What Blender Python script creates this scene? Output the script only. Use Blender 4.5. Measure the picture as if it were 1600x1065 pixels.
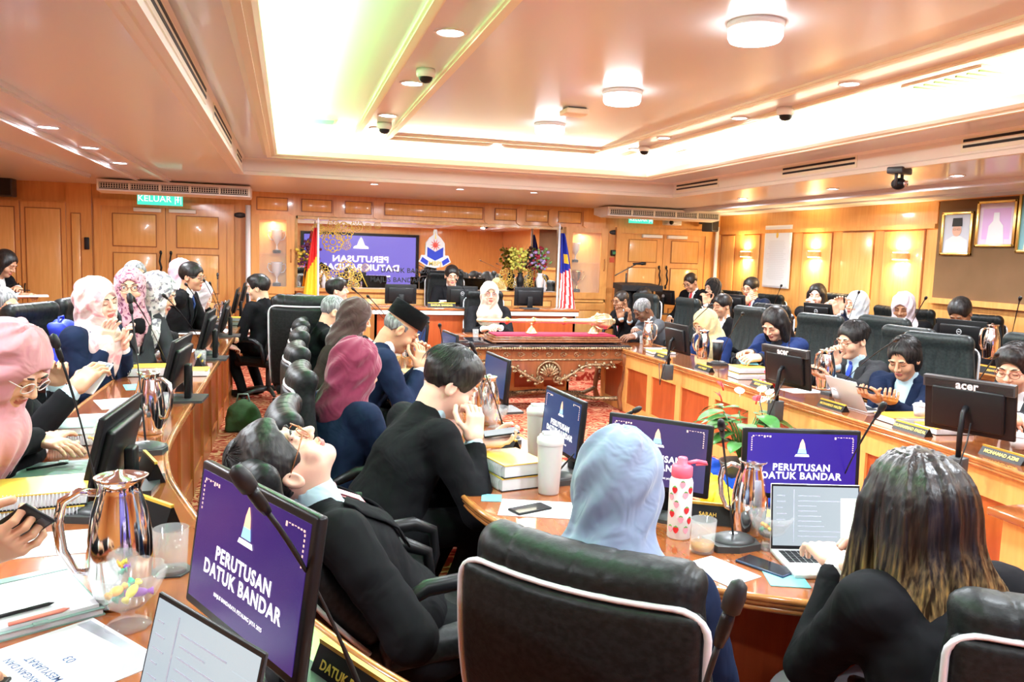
import bpy, bmesh, math, random
import numpy as np
from mathutils import Vector, Matrix, Euler, noise
random.seed(7)
for _o in list(bpy.data.objects): bpy.data.objects.remove(_o)
SC = bpy.context.scene
COL = SC.collection
PI = math.pi
# ---------------------------------------------------------------- camera
CAM_H, CAM_F = 1.65, 1254.7
_YAW, _PITCH, _ROLL = .27309, .10733, .03223
_cy, _sy, _cp, _sp = math.cos(_YAW), math.sin(_YAW), math.cos(_PITCH), math.sin(_PITCH)
CF = Vector((_sy*_cp, _cy*_cp, -_sp)); CR = Vector((_cy, -_sy, 0)); CU = CR.cross(CF)
_c, _s = math.cos(_ROLL), math.sin(_ROLL)
CR, CU = _c*CR + _s*CU, -_s*CR + _c*CU
CO = Vector((0, 0, CAM_H))
cam = bpy.data.objects.new('camera', bpy.data.cameras.new('camera')); COL.objects.link(cam)
cam.matrix_world = Matrix(((CR.x, CU.x, -CF.x, 0), (CR.y, CU.y, -CF.y, 0), (CR.z, CU.z, -CF.z, CAM_H), (0, 0, 0, 1)))
cam.data.sensor_width = 36; cam.data.lens = CAM_F/1600*36; cam.data.clip_start = .05
SC.camera = cam
def at(px, py, z=None, Y=None, X=None, D=None):
    d = (px-800)/CAM_F*CR - (py-532.5)/CAM_F*CU + CF
    if z is not None: t = (z-CAM_H)/d.z
    elif Y is not None: t = Y/d.y
    elif X is not None: t = X/d.x
    else: t = D
    return CO + t*d
# ---------------------------------------------------------------- view, world
SC.view_settings.view_transform = 'Standard'; SC.view_settings.look = 'None'
SC.view_settings.exposure = 1.05; SC.view_settings.gamma = 1; SC.view_settings.use_curve_mapping = False
SC.cycles.use_denoising = True; SC.cycles.max_bounces = 8; SC.cycles.caustics_reflective = False; SC.cycles.caustics_refractive = False
SC.cycles.transparent_max_bounces = 12; SC.cycles.sample_clamp_indirect = 6
wd = bpy.data.worlds.new('world'); SC.world = wd; wd.use_nodes = True
wd.node_tree.nodes['Background'].inputs[0].default_value = (1, .93, .85, 1); wd.node_tree.nodes['Background'].inputs[1].default_value = .3
def area(name, loc, size, power, color=(1, .95, .88), rot=(0, 0, 0), size_y=None, spread=None):
    l = bpy.data.lights.new(name, 'AREA'); l.energy = power; l.color = color; l.size = size
    if size_y: l.shape = 'RECTANGLE'; l.size_y = size_y
    else: l.shape = 'DISK'
    if spread: l.spread = spread
    o = bpy.data.objects.new(name, l); o.location = loc; o.rotation_euler = rot; COL.objects.link(o)
    return o
ZL, ZS, ZC = 2.40, 2.56, 2.75          # low ceiling, soffit, coffer ceiling
LAMPS = [(2.08, 3.42), (2.13, 5.09), (2.11, 6.57), (2.08, 1.5), (2.08, -.3)]
for i, (x, y) in enumerate(LAMPS): area('round_lamp_light', (x, y, ZC-.14), .3, 33, (.86, .94, 1))
for x, y, s_ in [(.78, 4.1, 9), (.78, 5.43, 9), (.78, 6.78, 9), (.78, 2.4, 9), (.78, .6, 9), (3.3, 4.3, 9), (3.3, 5.6, 9), (3.3, 2.6, 9), (3.3, 6.9, 9), (3.3, .6, 9)]:
    area('downlight_light', (x, y, ZC-.05), .12, s_*1.2, (.84, .92, 1))
for x, y in [(-1.55, 6.1), (-1.55, 7.3), (-1.55, 8.5), (-1.55, 4.9), (-1.55, 2.5), (-1.55, 3.7), (-1.55, 1.0), (.94, 9.5), (1.95, 9.5), (2.84, 9.5), (0, 9.5), (3.7, 9.5),
             (5.35, 3.0), (5.35, 4.6), (5.35, 6.2), (5.35, 7.8), (5.35, 9.4), (5.35, 1.2)]:
    area('downlight_light', (x, y, ZL-.03), .12, 23, (.88, .94, 1))
# cove strips lying on the hidden shelf round the raised ceiling
area('cove_light', (-.27, 3.9, ZS+.05), .10, 62, (.92, 1, .72), (PI, 0, 0), 9.6)
area('cove_light', (4.02, 3.9, ZS+.05), .10, 95, (1, .93, .66), (PI, 0, 0), 9.6)
area('cove_light', (1.9, 8.58, ZS+.05), 4.0, 55, (1, .93, .66), (PI, 0, 0), .10)
area('floating_green_light', (.16, 4.6, ZS+.06), .05, 40, (.08, 1, .25), (PI, 0, 0), 7.0)  # added off the shelf, floating below the raised ceiling for its green cast
# ---------------------------------------------------------------- materials
def nt(m): return m.node_tree.nodes, m.node_tree.links
def mat(name, col, rough=.5, metal=0, coat=0, emit=None, es=1, trans=0, ior=1.45, spec=.5, sheen=0, alpha=1):
    m = bpy.data.materials.new(name); m.use_nodes = True
    b = m.node_tree.nodes['Principled BSDF']; I = b.inputs
    I['Base Color'].default_value = (*col, 1); I['Roughness'].default_value = rough; I['Metallic'].default_value = metal
    I['Coat Weight'].default_value = coat; I['Coat Roughness'].default_value = .08
    I['Transmission Weight'].default_value = trans; I['IOR'].default_value = ior; I['Specular IOR Level'].default_value = spec
    I['Sheen Weight'].default_value = sheen; I['Alpha'].default_value = alpha
    if emit: I['Emission Color'].default_value = (*emit, 1); I['Emission Strength'].default_value = es
    return m
def ramp(n, l, fac, stops):
    r = n.new('ShaderNodeValToRGB'); r.color_ramp.elements[0].position = stops[0][0]; r.color_ramp.elements[0].color = (*stops[0][1], 1)
    r.color_ramp.elements[1].position = stops[-1][0]; r.color_ramp.elements[1].color = (*stops[-1][1], 1)
    for p, c in stops[1:-1]: e = r.color_ramp.elements.new(p); e.color = (*c, 1)
    l.new(fac, r.inputs[0]); return r
def wood(name, c1, c2, rough=.25, coat=.3, scale=(9, 9, .8), spec=.5):
    m = mat(name, c1, rough, coat=coat, spec=spec); n, l = nt(m)
    tc = n.new('ShaderNodeTexCoord'); mp = n.new('ShaderNodeMapping'); mp.inputs['Scale'].default_value = scale
    nz = n.new('ShaderNodeTexNoise'); nz.inputs['Scale'].default_value = 3; nz.inputs['Detail'].default_value = 6; nz.inputs['Distortion'].default_value = .6
    l.new(tc.outputs['Object'], mp.inputs[0]); l.new(mp.outputs[0], nz.inputs['Vector'])
    r = ramp(n, l, nz.outputs[0], [(.3, c1), (.7, c2)]); l.new(r.outputs[0], n['Principled BSDF'].inputs['Base Color'])
    return m
def noisy(name, c1, c2, scale=30, rough=.6, bump=.0, detail=4, **k):
    m = mat(name, c1, rough, **k); n, l = nt(m)
    tc = n.new('ShaderNodeTexCoord'); nz = n.new('ShaderNodeTexNoise'); nz.inputs['Scale'].default_value = scale; nz.inputs['Detail'].default_value = detail
    l.new(tc.outputs['Object'], nz.inputs['Vector'])
    r = ramp(n, l, nz.outputs[0], [(.38, c1), (.62, c2)]); l.new(r.outputs[0], n['Principled BSDF'].inputs['Base Color'])
    if bump:
        b = n.new('ShaderNodeBump'); b.inputs['Strength'].default_value = bump; b.inputs['Distance'].default_value = .01
        l.new(nz.outputs[0], b.inputs['Height']); l.new(b.outputs[0], n['Principled BSDF'].inputs['Normal'])
    return m
def cloth(name, c, rough=.85, sc=7, bump=.35, sheen=.0, fine=True):
    """plain cloth with soft creases in its relief"""
    m = mat(name, c, rough, sheen=sheen, spec=.12); n, l = nt(m)
    tc = n.new('ShaderNodeTexCoord'); nz = n.new('ShaderNodeTexNoise'); nz.inputs['Scale'].default_value = sc; nz.inputs['Detail'].default_value = 2; nz.inputs['Distortion'].default_value = 1.2
    l.new(tc.outputs['Object'], nz.inputs['Vector'])
    b = n.new('ShaderNodeBump'); b.inputs['Strength'].default_value = bump; b.inputs['Distance'].default_value = .03
    l.new(nz.outputs[0], b.inputs['Height']); l.new(b.outputs[0], n['Principled BSDF'].inputs['Normal'])
    return m
M = {}
M['oak'] = wood('oak_panel', (.68, .31, .085), (.78, .39, .12), .28, .35)
M['oak_panel'] = wood('oak_inset', (.74, .38, .11), (.84, .46, .155), .25, .35)
M['oak_dark'] = wood('oak_groove', (.30, .10, .025), (.38, .14, .04), .4, .1)
M['oak_h'] = wood('oak_band', (.68, .31, .085), (.78, .39, .12), .28, .3, (.8, 9, 9))
M['mahog'] = wood('mahogany_panel', (.33, .060, .015), (.42, .085, .022), .3, .3)
M['top'] = wood('desk_top', (.24, .065, .018), (.36, .11, .03), .12, .8, (6, .8, 6))
M['nose'] = wood('desk_nosing', (.36, .13, .035), (.50, .21, .06), .15, .8, (4, 4, 4))
M['gold_wood'] = wood('gilt_moulding', (.62, .34, .10), (.80, .50, .20), .15, .8, (4, 4, 4))
M['ceil'] = mat('stretch_ceiling', (.74, .78, .82), .30, coat=.5, spec=.6)
M['ceil'].node_tree.nodes['Principled BSDF'].inputs['Coat Roughness'].default_value = .16
M['ceil_low'] = mat('lower_ceiling', (.76, .77, .81), .32, coat=.4)
M['mould'] = mat('cream_moulding', (.88, .84, .68), .35)
M['white_paint'] = mat('white_paint', (.86, .82, .76), .4)
M['blk'] = mat('black_plastic', (.009, .009, .010), .36, spec=.3)
M['blk_m'] = mat('matt_black', (.008, .008, .009), .55)
M['dgrey'] = mat('dark_grey_plastic', (.045, .048, .05), .4)
M['leather'] = noisy('black_leather', (.007, .008, .008), (.013, .015, .015), 60, .42, .12, spec=.25)
M['leather_g'] = noisy('green_black_leather', (.012, .017, .017), (.022, .030, .030), 60, .42, .12, spec=.4)
M['chrome'] = mat('polished_steel', (.80, .80, .82), .09, 1)
M['silver'] = mat('silver_trim', (.72, .73, .75), .3, .25)
M['glass'] = mat('clear_glass', (.7, .74, .74), .02, alpha=.20, spec=1)
M['pane'] = mat('window_pane', (.9, .95, .95), .02, alpha=.10)
M['water'] = mat('amber_tea', (.85, .40, .06), .05, trans=.6)
M['paper'] = mat('white_paper', (.68, .69, .71), .7)
M['yellow'] = mat('yellow_cover', (.74, .47, .06), .4)
M['ink'] = mat('black_ink', (.02, .02, .025), .5)
M['gold'] = mat('gold', (.85, .58, .18), .25, 1)
M['goldp'] = mat('gold_paint', (.80, .55, .10), .35, .3)
M['white'] = mat('white_plastic', (.74, .74, .75), .3)
M['red'] = mat('red_cloth', (.50, .01, .02), .7)
M['green_l'] = mat('sage_leatherette', (.22, .33, .30), .45)
M['blue'] = mat('royal_blue', (.02, .05, .55), .6)
M['screen'] = mat('screen_glass', (.01, .01, .015), .12)
def glow(name, c, s): return mat(name, c, .5, emit=c, es=s)
M['lamp_e'] = glow('lamp_diffuser', (.95, .98, 1), 8)
M['down_e'] = glow('downlight_lens', (.93, .95, 1), 22)
def screen_mat(name, c1, c2, s):
    m = mat(name, (0, 0, 0), .25); n, l = nt(m); tc = n.new('ShaderNodeTexCoord')
    sx = n.new('ShaderNodeSeparateXYZ'); l.new(tc.outputs['Generated'], sx.inputs[0])
    nz = n.new('ShaderNodeTexNoise'); nz.inputs['Scale'].default_value = 9; l.new(tc.outputs['Generated'], nz.inputs['Vector'])
    ad = n.new('ShaderNodeMath'); ad.operation = 'MULTIPLY_ADD'; ad.inputs[1].default_value = .25; l.new(nz.outputs[0], ad.inputs[0]); l.new(sx.outputs[0], ad.inputs[2])
    r = ramp(n, l, ad.outputs[0], [(.1, c1), (.9, c2)]); b = n['Principled BSDF']
    l.new(r.outputs[0], b.inputs['Emission Color']); b.inputs['Emission Strength'].default_value = s
    return m
M['scr_purple'] = screen_mat('purple_slide', (.075, .03, .26), (.12, .04, .30), .34)
M['scr_blue'] = screen_mat('blue_violet_slide', (.05, .02, .42), (.07, .04, .48), .48)
M['scr_slate'] = screen_mat('slate_slide', (.03, .06, .17), (.05, .08, .20), .6)
M['scr_dusk'] = screen_mat('dusk_slide', (.07, .06, .17), (.09, .05, .19), .6)
M['scr_white'] = screen_mat('white_page', (.62, .72, .80), (.70, .80, .86), .42)
M['scr_wall'] = screen_mat('wall_screen', (.22, .17, .85), (.30, .24, .95), .45)
M['ui_grey'] = glow('page_text_grey', (.30, .33, .40), .3)
M['ui_green'] = glow('page_green', (.50, .78, .55), .5)
M['ui_text'] = glow('slide_text', (.92, .92, .95), .46)
M['ui_gold'] = glow('slide_gold', (.75, .50, .45), .35)
M['ui_skyb'] = glow('slide_blue', (.25, .50, .75), .5)
M['ui_orange'] = glow('slide_orange', (.85, .45, .30), .5)
# carpet: red ground with pale swirls
def carpet():
    m = mat('swirl_carpet', (.5, .1, .05), .95, spec=.1); n, l = nt(m); tc = n.new('ShaderNodeTexCoord')
    nz = n.new('ShaderNodeTexNoise'); nz.inputs['Scale'].default_value = 4.5; nz.inputs['Detail'].default_value = 1
    l.new(tc.outputs['Object'], nz.inputs['Vector'])
    mx = n.new('ShaderNodeVectorMath'); mx.operation = 'MULTIPLY_ADD'; mx.inputs[1].default_value = (.35, .35, .35)
    l.new(nz.outputs['Color'], mx.inputs[0]); l.new(tc.outputs['Object'], mx.inputs[2])
    w = n.new('ShaderNodeTexWave'); w.wave_type = 'RINGS'; w.rings_direction = 'Z'; w.inputs['Scale'].default_value = 5; w.inputs['Distortion'].default_value = 9; w.inputs['Detail'].default_value = 1.5; w.inputs['Detail Scale'].default_value = 2.2
    l.new(mx.outputs[0], w.inputs['Vector'])
    n2 = n.new('ShaderNodeTexNoise'); n2.inputs['Scale'].default_value = 90; l.new(tc.outputs['Object'], n2.inputs['Vector'])
    r = ramp(n, l, w.outputs[0], [(.0, (.30, .03, .018)), (.5, (.40, .045, .025)), (.62, (.60, .22, .12)), (1, (.68, .33, .20))])
    mm = n.new('ShaderNodeMixRGB'); mm.blend_type = 'MULTIPLY'; mm.inputs[0].default_value = .5; l.new(r.outputs[0], mm.inputs[1])
    r2 = ramp(n, l, n2.outputs[0], [(.3, (.55, .5, .5)), (.6, (1, 1, 1))]); l.new(r2.outputs[0], mm.inputs[2])
    l.new(mm.outputs[0], n['Principled BSDF'].inputs['Base Color'])
    return m
M['carpet'] = carpet()
# ---------------------------------------------------------------- object helpers
def link(name, me, parent=None, loc=None):
    o = bpy.data.objects.new(name, me); COL.objects.link(o)
    if parent: o.parent = parent
    if loc is not None: o.location = loc
    return o
def tag(o, label, cat, group=None):
    o['label'] = label; o['category'] = cat
    if group: o['group'] = group
    return o
def thing(name, label, cat, loc=(0, 0, 0), rz=0, group=None, rot=None):
    o = bpy.data.objects.new(name, None); COL.objects.link(o); o.empty_display_size = .1
    o.location = loc; o.rotation_euler = rot if rot else (0, 0, rz)
    return tag(o, label, cat, group)
def struct(o): o['kind'] = 'structure'; return o
def copy_tree(o, parent=None):
    c = o.copy(); COL.objects.link(c); c.parent = parent
    if not parent: c.parent = None
    for ch in o.children: copy_tree(ch, c)
    return c
class MB:
    """collects shapes and links them as one mesh object"""
    def __init__(s): s.v = []; s.f = []; s.mi = []; s.m = 0; s.sm = []
    def add(s, vs, fs, smooth=False):
        b = len(s.v); s.v += [tuple(v) for v in vs]; s.f += [tuple(b+i for i in f) for f in fs]; s.mi += [s.m]*len(fs); s.sm += [smooth]*len(fs); return s
    def mtl(s, i): s.m = i; return s
    def box(s, x0, x1, y0, y1, z0, z1, mt=None, bev=0):
        if bev:
            b = min(bev, (x1-x0)/2.01, (y1-y0)/2.01, (z1-z0)/2.01)
            bm = bmesh.new(); bmesh.ops.create_cube(bm, size=1)
            for v in bm.verts: v.co = Vector(((x0+x1)/2+v.co.x*(x1-x0), (y0+y1)/2+v.co.y*(y1-y0), (z0+z1)/2+v.co.z*(z1-z0)))
            bmesh.ops.bevel(bm, geom=list(bm.edges), offset=b, segments=2, affect='EDGES', profile=.5)
            bm.verts.index_update(); vs = [v.co.copy() for v in bm.verts]; fs = [[v.index for v in f.verts] for f in bm.faces]; bm.free()
        else:
            vs = [Vector(p) for p in ((x0,y0,z0),(x1,y0,z0),(x1,y1,z0),(x0,y1,z0),(x0,y0,z1),(x1,y0,z1),(x1,y1,z1),(x0,y1,z1))]
            fs = [(0,3,2,1),(4,5,6,7),(0,1,5,4),(1,2,6,5),(2,3,7,6),(3,0,4,7)]
        if mt: vs = [mt @ v for v in vs]
        return s.add(vs, fs, bool(bev))
    def tube(s, pts, r, n=10, cap=True):
        pts = [Vector(p) for p in pts]; rs = r if isinstance(r, (list, tuple)) else [r]*len(pts)
        vs = []; fs = []; up = None
        for i, p in enumerate(pts):
            t = (pts[min(i+1, len(pts)-1)]-pts[max(i-1, 0)]).normalized()
            if up is None: up = t.orthogonal().normalized()
            up = (up - t*up.dot(t)); up = up.normalized() if up.length > 1e-6 else t.orthogonal().normalized()
            w = t.cross(up)
            for k in range(n):
                a = 2*PI*k/n; vs.append(p + (up*math.cos(a)+w*math.sin(a))*rs[i])
        for i in range(len(pts)-1):
            for k in range(n): fs.append((i*n+k, i*n+(k+1) % n, (i+1)*n+(k+1) % n, (i+1)*n+k))
        if cap: fs.append(tuple(range(n))[::-1]); fs.append(tuple((len(pts)-1)*n+k for k in range(n)))
        return s.add(vs, fs, True)
    def lathe(s, prof, n=24, c=(0, 0, 0), mt=None, wob=None):
        vs = []; fs = []; m = len(prof); c = Vector(c)
        for i, (r, z) in enumerate(prof):
            for k in range(n):
                a = 2*PI*k/n; rr = r*(1+(wob(a, i) if wob else 0)); vs.append(c+Vector((rr*math.cos(a), rr*math.sin(a), z)))
        for i in range(m-1):
            for k in range(n): fs.append((i*n+k, i*n+(k+1) % n, (i+1)*n+(k+1) % n, (i+1)*n+k))
        if mt: vs = [mt @ v for v in vs]
        return s.add(vs, fs, True)
    def prism(s, poly, z0, z1, mt=None, smooth=False):
        n = len(poly); vs = [Vector((x, y, z0)) for x, y in poly]+[Vector((x, y, z1)) for x, y in poly]
        fs = [tuple(range(n))[::-1], tuple(range(n, 2*n))]+[(i, (i+1) % n, n+(i+1) % n, n+i) for i in range(n)]
        if mt: vs = [mt @ v for v in vs]
        return s.add(vs, fs, smooth)
    def ell(s, c, r, mt=None, u=16, v=10):
        vs = []; fs = []; c = Vector(c)
        for i in range(v+1):
            ph = PI*i/v
            for k in range(u):
                a = 2*PI*k/u; p = Vector((r[0]*math.sin(ph)*math.cos(a), r[1]*math.sin(ph)*math.sin(a), r[2]*math.cos(ph)))
                vs.append((mt @ p if mt else p)+c)
        for i in range(v):
            for k in range(u): fs.append((i*u+k, (i+1)*u+k, (i+1)*u+(k+1) % u, i*u+(k+1) % u))
        return s.add(vs, fs, True)
    def grid(s, P, nu, nv, smooth=True, closed=False):
        vs = [P(i/(nu-1), j/(nv-1)) for j in range(nv) for i in range(nu)]
        fs = [(j*nu+i, j*nu+i+1, (j+1)*nu+i+1, (j+1)*nu+i) for j in range(nv-1) for i in range(nu-1)]
        return s.add(vs, fs, smooth)
    def join(s, me):
        b = len(s.v); s.v += [tuple(v.co) for v in me.vertices]
        for p in me.polygons: s.f.append(tuple(b+i for i in p.vertices)); s.mi.append(s.m); s.sm.append(p.use_smooth)
        return s
    def mesh(s, name, mats):
        me = bpy.data.meshes.new(name); me.from_pydata([tuple(v) for v in s.v], [], s.f)
        for m in (mats if isinstance(mats, (list, tuple)) else [mats]): me.materials.append(m)
        me.polygons.foreach_set('material_index', s.mi); me.polygons.foreach_set('use_smooth', s.sm); me.update(); return me
    def build(s, name, mats, parent=None, loc=None): return link(name, s.mesh(name, mats), parent, loc)
def text_mesh(t, size, depth=.001, align='CENTER', bold=.008, xs=1.0, sp=1.04):
    c = bpy.data.curves.new('t', 'FONT'); c.body = t; c.size = size; c.extrude = depth; c.align_x = align; c.align_y = 'CENTER'; c.offset = size*bold; c.resolution_u = 3; c.space_character = sp
    o = bpy.data.objects.new('t', c); COL.objects.link(o); dg = bpy.context.evaluated_depsgraph_get(); dg.update()
    me = bpy.data.meshes.new_from_object(o.evaluated_get(dg)); bpy.data.objects.remove(o); bpy.data.curves.remove(c)
    for v in me.vertices: v.co.x *= xs
    return me
def add_text(mb, t, size, mt, **k):
    me = text_mesh(t, size, **k); me.transform(mt); mb.join(me); bpy.data.meshes.remove(me); return mb
def frame(o, x, y, z): return Matrix(((x[0], y[0], z[0], o[0]), (x[1], y[1], z[1], o[1]), (x[2], y[2], z[2], o[2]), (0, 0, 0, 1)))
# ================================================================ room
XL, XR, YB, YF = -3.95, 6.85, 11.9, -2.2
struct(MB().box(XL, XR, YF, YB, -.06, 0).build('floor', M['carpet']))
struct(MB().box(XL, XL+.05, YF, YB, 0, 3.0).build('wall_left', M['oak']))
# right wall: panelled
w = MB().box(XR, XR+.1, YF, YB, 0, 3.0); struct(w.build('wall_right', M['oak']))
struct(MB().box(XL, XR, YB, YB+.1, 0, 3.0).build('wall_back', M['oak']))
struct(MB().box(XL, XR, YF-.1, YF, 0, 3.0).build('wall_front', M['oak']))
# raised platforms of the outer ring and of the head table
struct(MB().box(XL+.05, -.62, YF, YB, 0, .12).build('trim_1', M['carpet'])) if False else None
# ceiling
c = MB()
cx0, cx1, cy1, cy0 = -.12, 3.86, 8.42, -1.2
fx0, fx1, fy1, fy0 = -.47, 4.47, 8.95, -1.6
c.m = 0
# low ceiling ring
for a in [(XL, fx0, YF, YB), (fx1, XR, YF, YB), (fx0, fx1, fy1, YB), (fx0, fx1, YF, fy0)]: c.box(a[0], a[1], a[2], a[3], ZL, ZL+.02)
struct(c.build('ceiling', M['ceil_low']))
c = MB()
for a in [(fx0, cx0, fy0, fy1), (cx1, fx1, fy0, fy1), (cx0, cx1, cy1, fy1), (cx0, cx1, fy0, cy0)]: c.box(a[0], a[1], a[2], a[3], ZS, ZS+.03)
struct(c.build('ceiling_soffit', M['ceil_low']))
c = MB().box(fx0, fx1, fy0, fy1, ZC, ZC+.03); struct(c.build('ceiling_coffer', M['ceil']))
# bulkhead faces with slot vents
c = MB()
c.box(fx0-.02, fx0, fy0, fy1, ZL, ZC).box(fx1, fx1+.02, fy0, fy1, ZL, ZC).box(fx0-.02, fx1+.02, fy1, fy1+.02, ZL, ZC).box(fx0, fx1, fy0-.02, fy0, ZL, ZC)
struct(c.build('trim_1', M['white_paint']))
# cornice mouldings
def ring_mould(name, x0, x1, y0, y1, prof, m):
    """profile (offset outwards, z) swept round a rectangle"""
    mb = MB(); cs = [(x0, y0, -1, -1), (x1, y0, 1, -1), (x1, y1, 1, 1), (x0, y1, -1, 1)]
    n = len(prof); vs = []
    for (x, y, sx, sy) in cs:
        for (d, z) in prof: vs.append((x+sx*d, y+sy*d, z))
    fs = [(i*n+k, i*n+k+1, ((i+1) % 4)*n+k+1, ((i+1) % 4)*n+k) for i in range(4) for k in range(n-1)]
    mb.add(vs, fs); return struct(mb.build(name, m))
ring_mould('trim_2', cx0, cx1, cy0, cy1, [(.010, ZS+.055), (-.008, ZS+.050), (-.008, ZS+.0), (.015, ZS-.016), (.05, ZS-.016), (.05, ZS-.030), (.09, ZS-.030), (.09, ZS-.010), (.125, ZS-.002)], M['mould'])
ring_mould('trim_3', fx0, fx1, fy0, fy1, [(-.03, ZS+.001), (-.006, ZS-.02), (-.006, ZL+.03), (-.018, ZL+.02), (-.018, ZL-.012), (.02, ZL-.012), (.04, ZL-.004), (.07, ZL-.004), (.09, ZL)], M['white_paint'])
# lamp bands on the raised ceiling
k = 4
for (xa, xb) in [(.62, .93), (3.09, 3.45)]:
    for x in (xa, xb):
        k += 1; struct(MB().box(x-.035, x+.035, fy0, fy1, ZC-.016, ZC).box(x-.020, x+.020, fy0, fy1, ZC-.026, ZC-.014).build('trim_%d' % k, M['mould']))
k += 1; struct(MB().box(.93, 3.09, 8.02, 8.07, ZC-.03, ZC).box(.93, 3.09, 7.80, 7.83, ZC-.02, ZC).build('trim_%d' % k, M['mould']))
# beams over the left gallery
for (x0, x1) in [(-1.40, -1.32), (-1.72, -1.66), (-2.30, -2.16)]:
    k += 1; struct(MB().box(x0, x1, YF, 10.2, ZL-.03, ZL).box(x0+.015, x1-.015, YF, 10.2, ZL-.045, ZL-.03).build('trim_%d' % k, M['ceil_low']))
k += 1; struct(MB().box(5.62, 5.70, YF, YB, ZL-.035, ZL).box(5.64, 5.68, YF, YB, ZL-.05, ZL).build('trim_%d' % k, M['ceil_low']))
k += 1; struct(MB().box(6.45, XR, YF, YB, ZL-.02, ZL).build('trim_%d' % k, M['ceil_low']))
TRIM = k
# ---- fixtures
def round_lamp(loc, label):
    t = thing('ceiling_lamp', label, 'ceiling lamp', loc, 0, 'round surface lamps on the raised ceiling')
    MB().lathe([(.0, 0), (.130, 0), (.130, -.025), (.125, -.03)], 32).build('base', M['white'], t)
    MB().lathe([(.124, -.02), (.124, -.065), (.115, -.082), (.08, -.090), (0, -.092)], 32).build('diffuser', M['lamp_e'], t)
    return t
labs = ['large glowing round ceiling lamp, the one at the top edge', 'glowing round ceiling lamp, middle one of the three in the row', 'glowing round ceiling lamp, smallest and deepest of the three']
for (x, y), lb in zip(LAMPS[:3], labs): round_lamp((x, y, ZC), lb)
_dl = None
def downlight(x, y, z, label, group, r=.055):
    global _dl
    if _dl is None:
        t = thing('downlight', label, 'downlight', (x, y, z), 0, group)
        MB().lathe([(.062, 0), (.062, -.006), (.05, -.008), (.048, 0)], 20).build('rim', M['white'], t)
        MB().lathe([(.048, -.003), (.03, -.006), (0, -.007)], 20).build('lens', M['down_e'], t); _dl = t
    else:
        t = copy_tree(_dl); t.location = (x, y, z); t['label'] = label; t['group'] = group
    s = r/.055; t.scale = (s, s, 1)
    return t
for (x, y), lb in zip([(.78, 4.12), (.78, 5.43), (.78, 6.78), (.78, 7.53)], ['nearest and largest', 'second, by the bigger camera,', 'third', 'deepest, beside the small camera,']):
    downlight(x, y, ZC, 'downlight in the grey ceiling band, '+lb+' of four', 'downlights in the grey ceiling band', .075)
for (x, y), lb in zip([(3.29, 4.31), (3.34, 5.64), (3.29, 6.84), (3.38, 7.69)], ['largest, closest to the green-louvred vent', 'second, just past the dome camera', 'third, before the small dome camera', 'deepest and smallest']):
    downlight(x, y, ZC, 'downlight in the sloping cream band by the cove: '+lb, 'downlights along the cove band', .06)
downlight(2.02, 8.0, ZC, 'downlight in the bright strip of ceiling behind the deepest round lamp', 'downlights along the cove band', .05)
for i, (x, y) in enumerate([(-1.556, 6.14), (-1.55, 7.3), (-1.556, 8.53)]):
    downlight(x, y, ZL, 'downlight between the gallery beams, '+['largest of three', 'middle of three', 'smallest of three, next to the air conditioner'][i], 'downlights between the gallery beams', .07)
for i, (x, y) in enumerate([(.94, 9.40), (1.95, 9.45), (2.84, 9.38)]):
    downlight(x, y, ZL, 'small downlight in the lower ceiling strip over the head table, '+['nearest the left flag', 'middle of three', 'nearest the right flag'][i], 'downlights over the head table', .05)
for i, (x, y) in enumerate([(5.2, 8.6), (5.2, 6.95), (5.2, 5.4), (5.2, 4.5)]):
    downlight(x, y, ZL, 'low-ceiling downlight before the sconce wall, '+['deepest, beside the air conditioner', 'third from the right', 'just left of the hanging video camera', 'just right of the hanging video camera'][i], 'downlights before the sconce wall', .055)
def slot_vent(x, y0, y1, label, sx):
    t = thing('slot_vent', label, 'air vent', (x, (y0+y1)/2, 2.50), 0, 'slot vents in the ceiling step'); h = (y1-y0)/2
    MB().box(-.004, .004, -h-.02, h+.02, -.055, .055).build('frame', M['mould'], t)
    for z in (-.028, .012): MB().box(-.007, .007, -h, h, z, z+.018).build('slot', M['blk_m'], t)
for (a, b), lb in zip([(1.6, 5.0), (5.55, 7.1), (7.9, 8.6)], ['long dark slot vent in the left ceiling step', 'medium slot vent in the left ceiling step', 'shortest slot vent in the left ceiling step']):
    slot_vent(fx0+.010, a, b, lb, 1)
for (a, b), lb in zip([(7.9, 8.85), (5.7, 6.7), (3.2, 4.6)], ['dark slot vent in the right ceiling step, nearest the corner', 'dark slot vent in the right ceiling step, middle one', 'dark slot vent in the right ceiling step, above the hanging video camera']):
    slot_vent(fx1-.010, a, b, lb, 1)
def grille(x, y, z, wx, wy, label, m):
    t = thing('ceiling_grille', label, 'air vent', (x, y, z))
    MB().box(-wx, wx, -wy, wy, -.012, 0).build('frame', M['mould'], t)
    s = MB(); n = 7
    for i in range(n): yy = -wy*.8+i*wy*1.6/(n-1); s.box(-wx*.8, wx*.8, yy-.006, yy+.006, -.02, -.011)
    s.build('louvre', m, t)
grille(.26, 7.3, ZC, .14, .12, 'small rectangular vent glowing green by the left cove', mat('green_glow_tint', (.45, .85, .55), .4))  # green glow of the cove is put into the louvre colour
grille(3.83, 3.95, ZC, .22, .30, 'large square ceiling grille with green louvres at the right', mat('green_louvre', (.30, .62, .25), .4))
grille(3.93, 7.55, ZC, .10, .12, 'small brown-slatted ceiling grille in the right cove', mat('brown_louvre', (.40, .25, .12), .4))
t = thing('smoke_detector_box', 'cream rectangular box fixed to the ceiling between two round lamps', 'detector', (2.06, 5.83, ZC))
MB().box(-.09, .09, -.09, .09, -.05, -.01, bev=.008).build('housing', M['mould'], t); MB().box(-.07, .07, -.07, .07, -.012, 0).build('mount', M['dgrey'], t)
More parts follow.
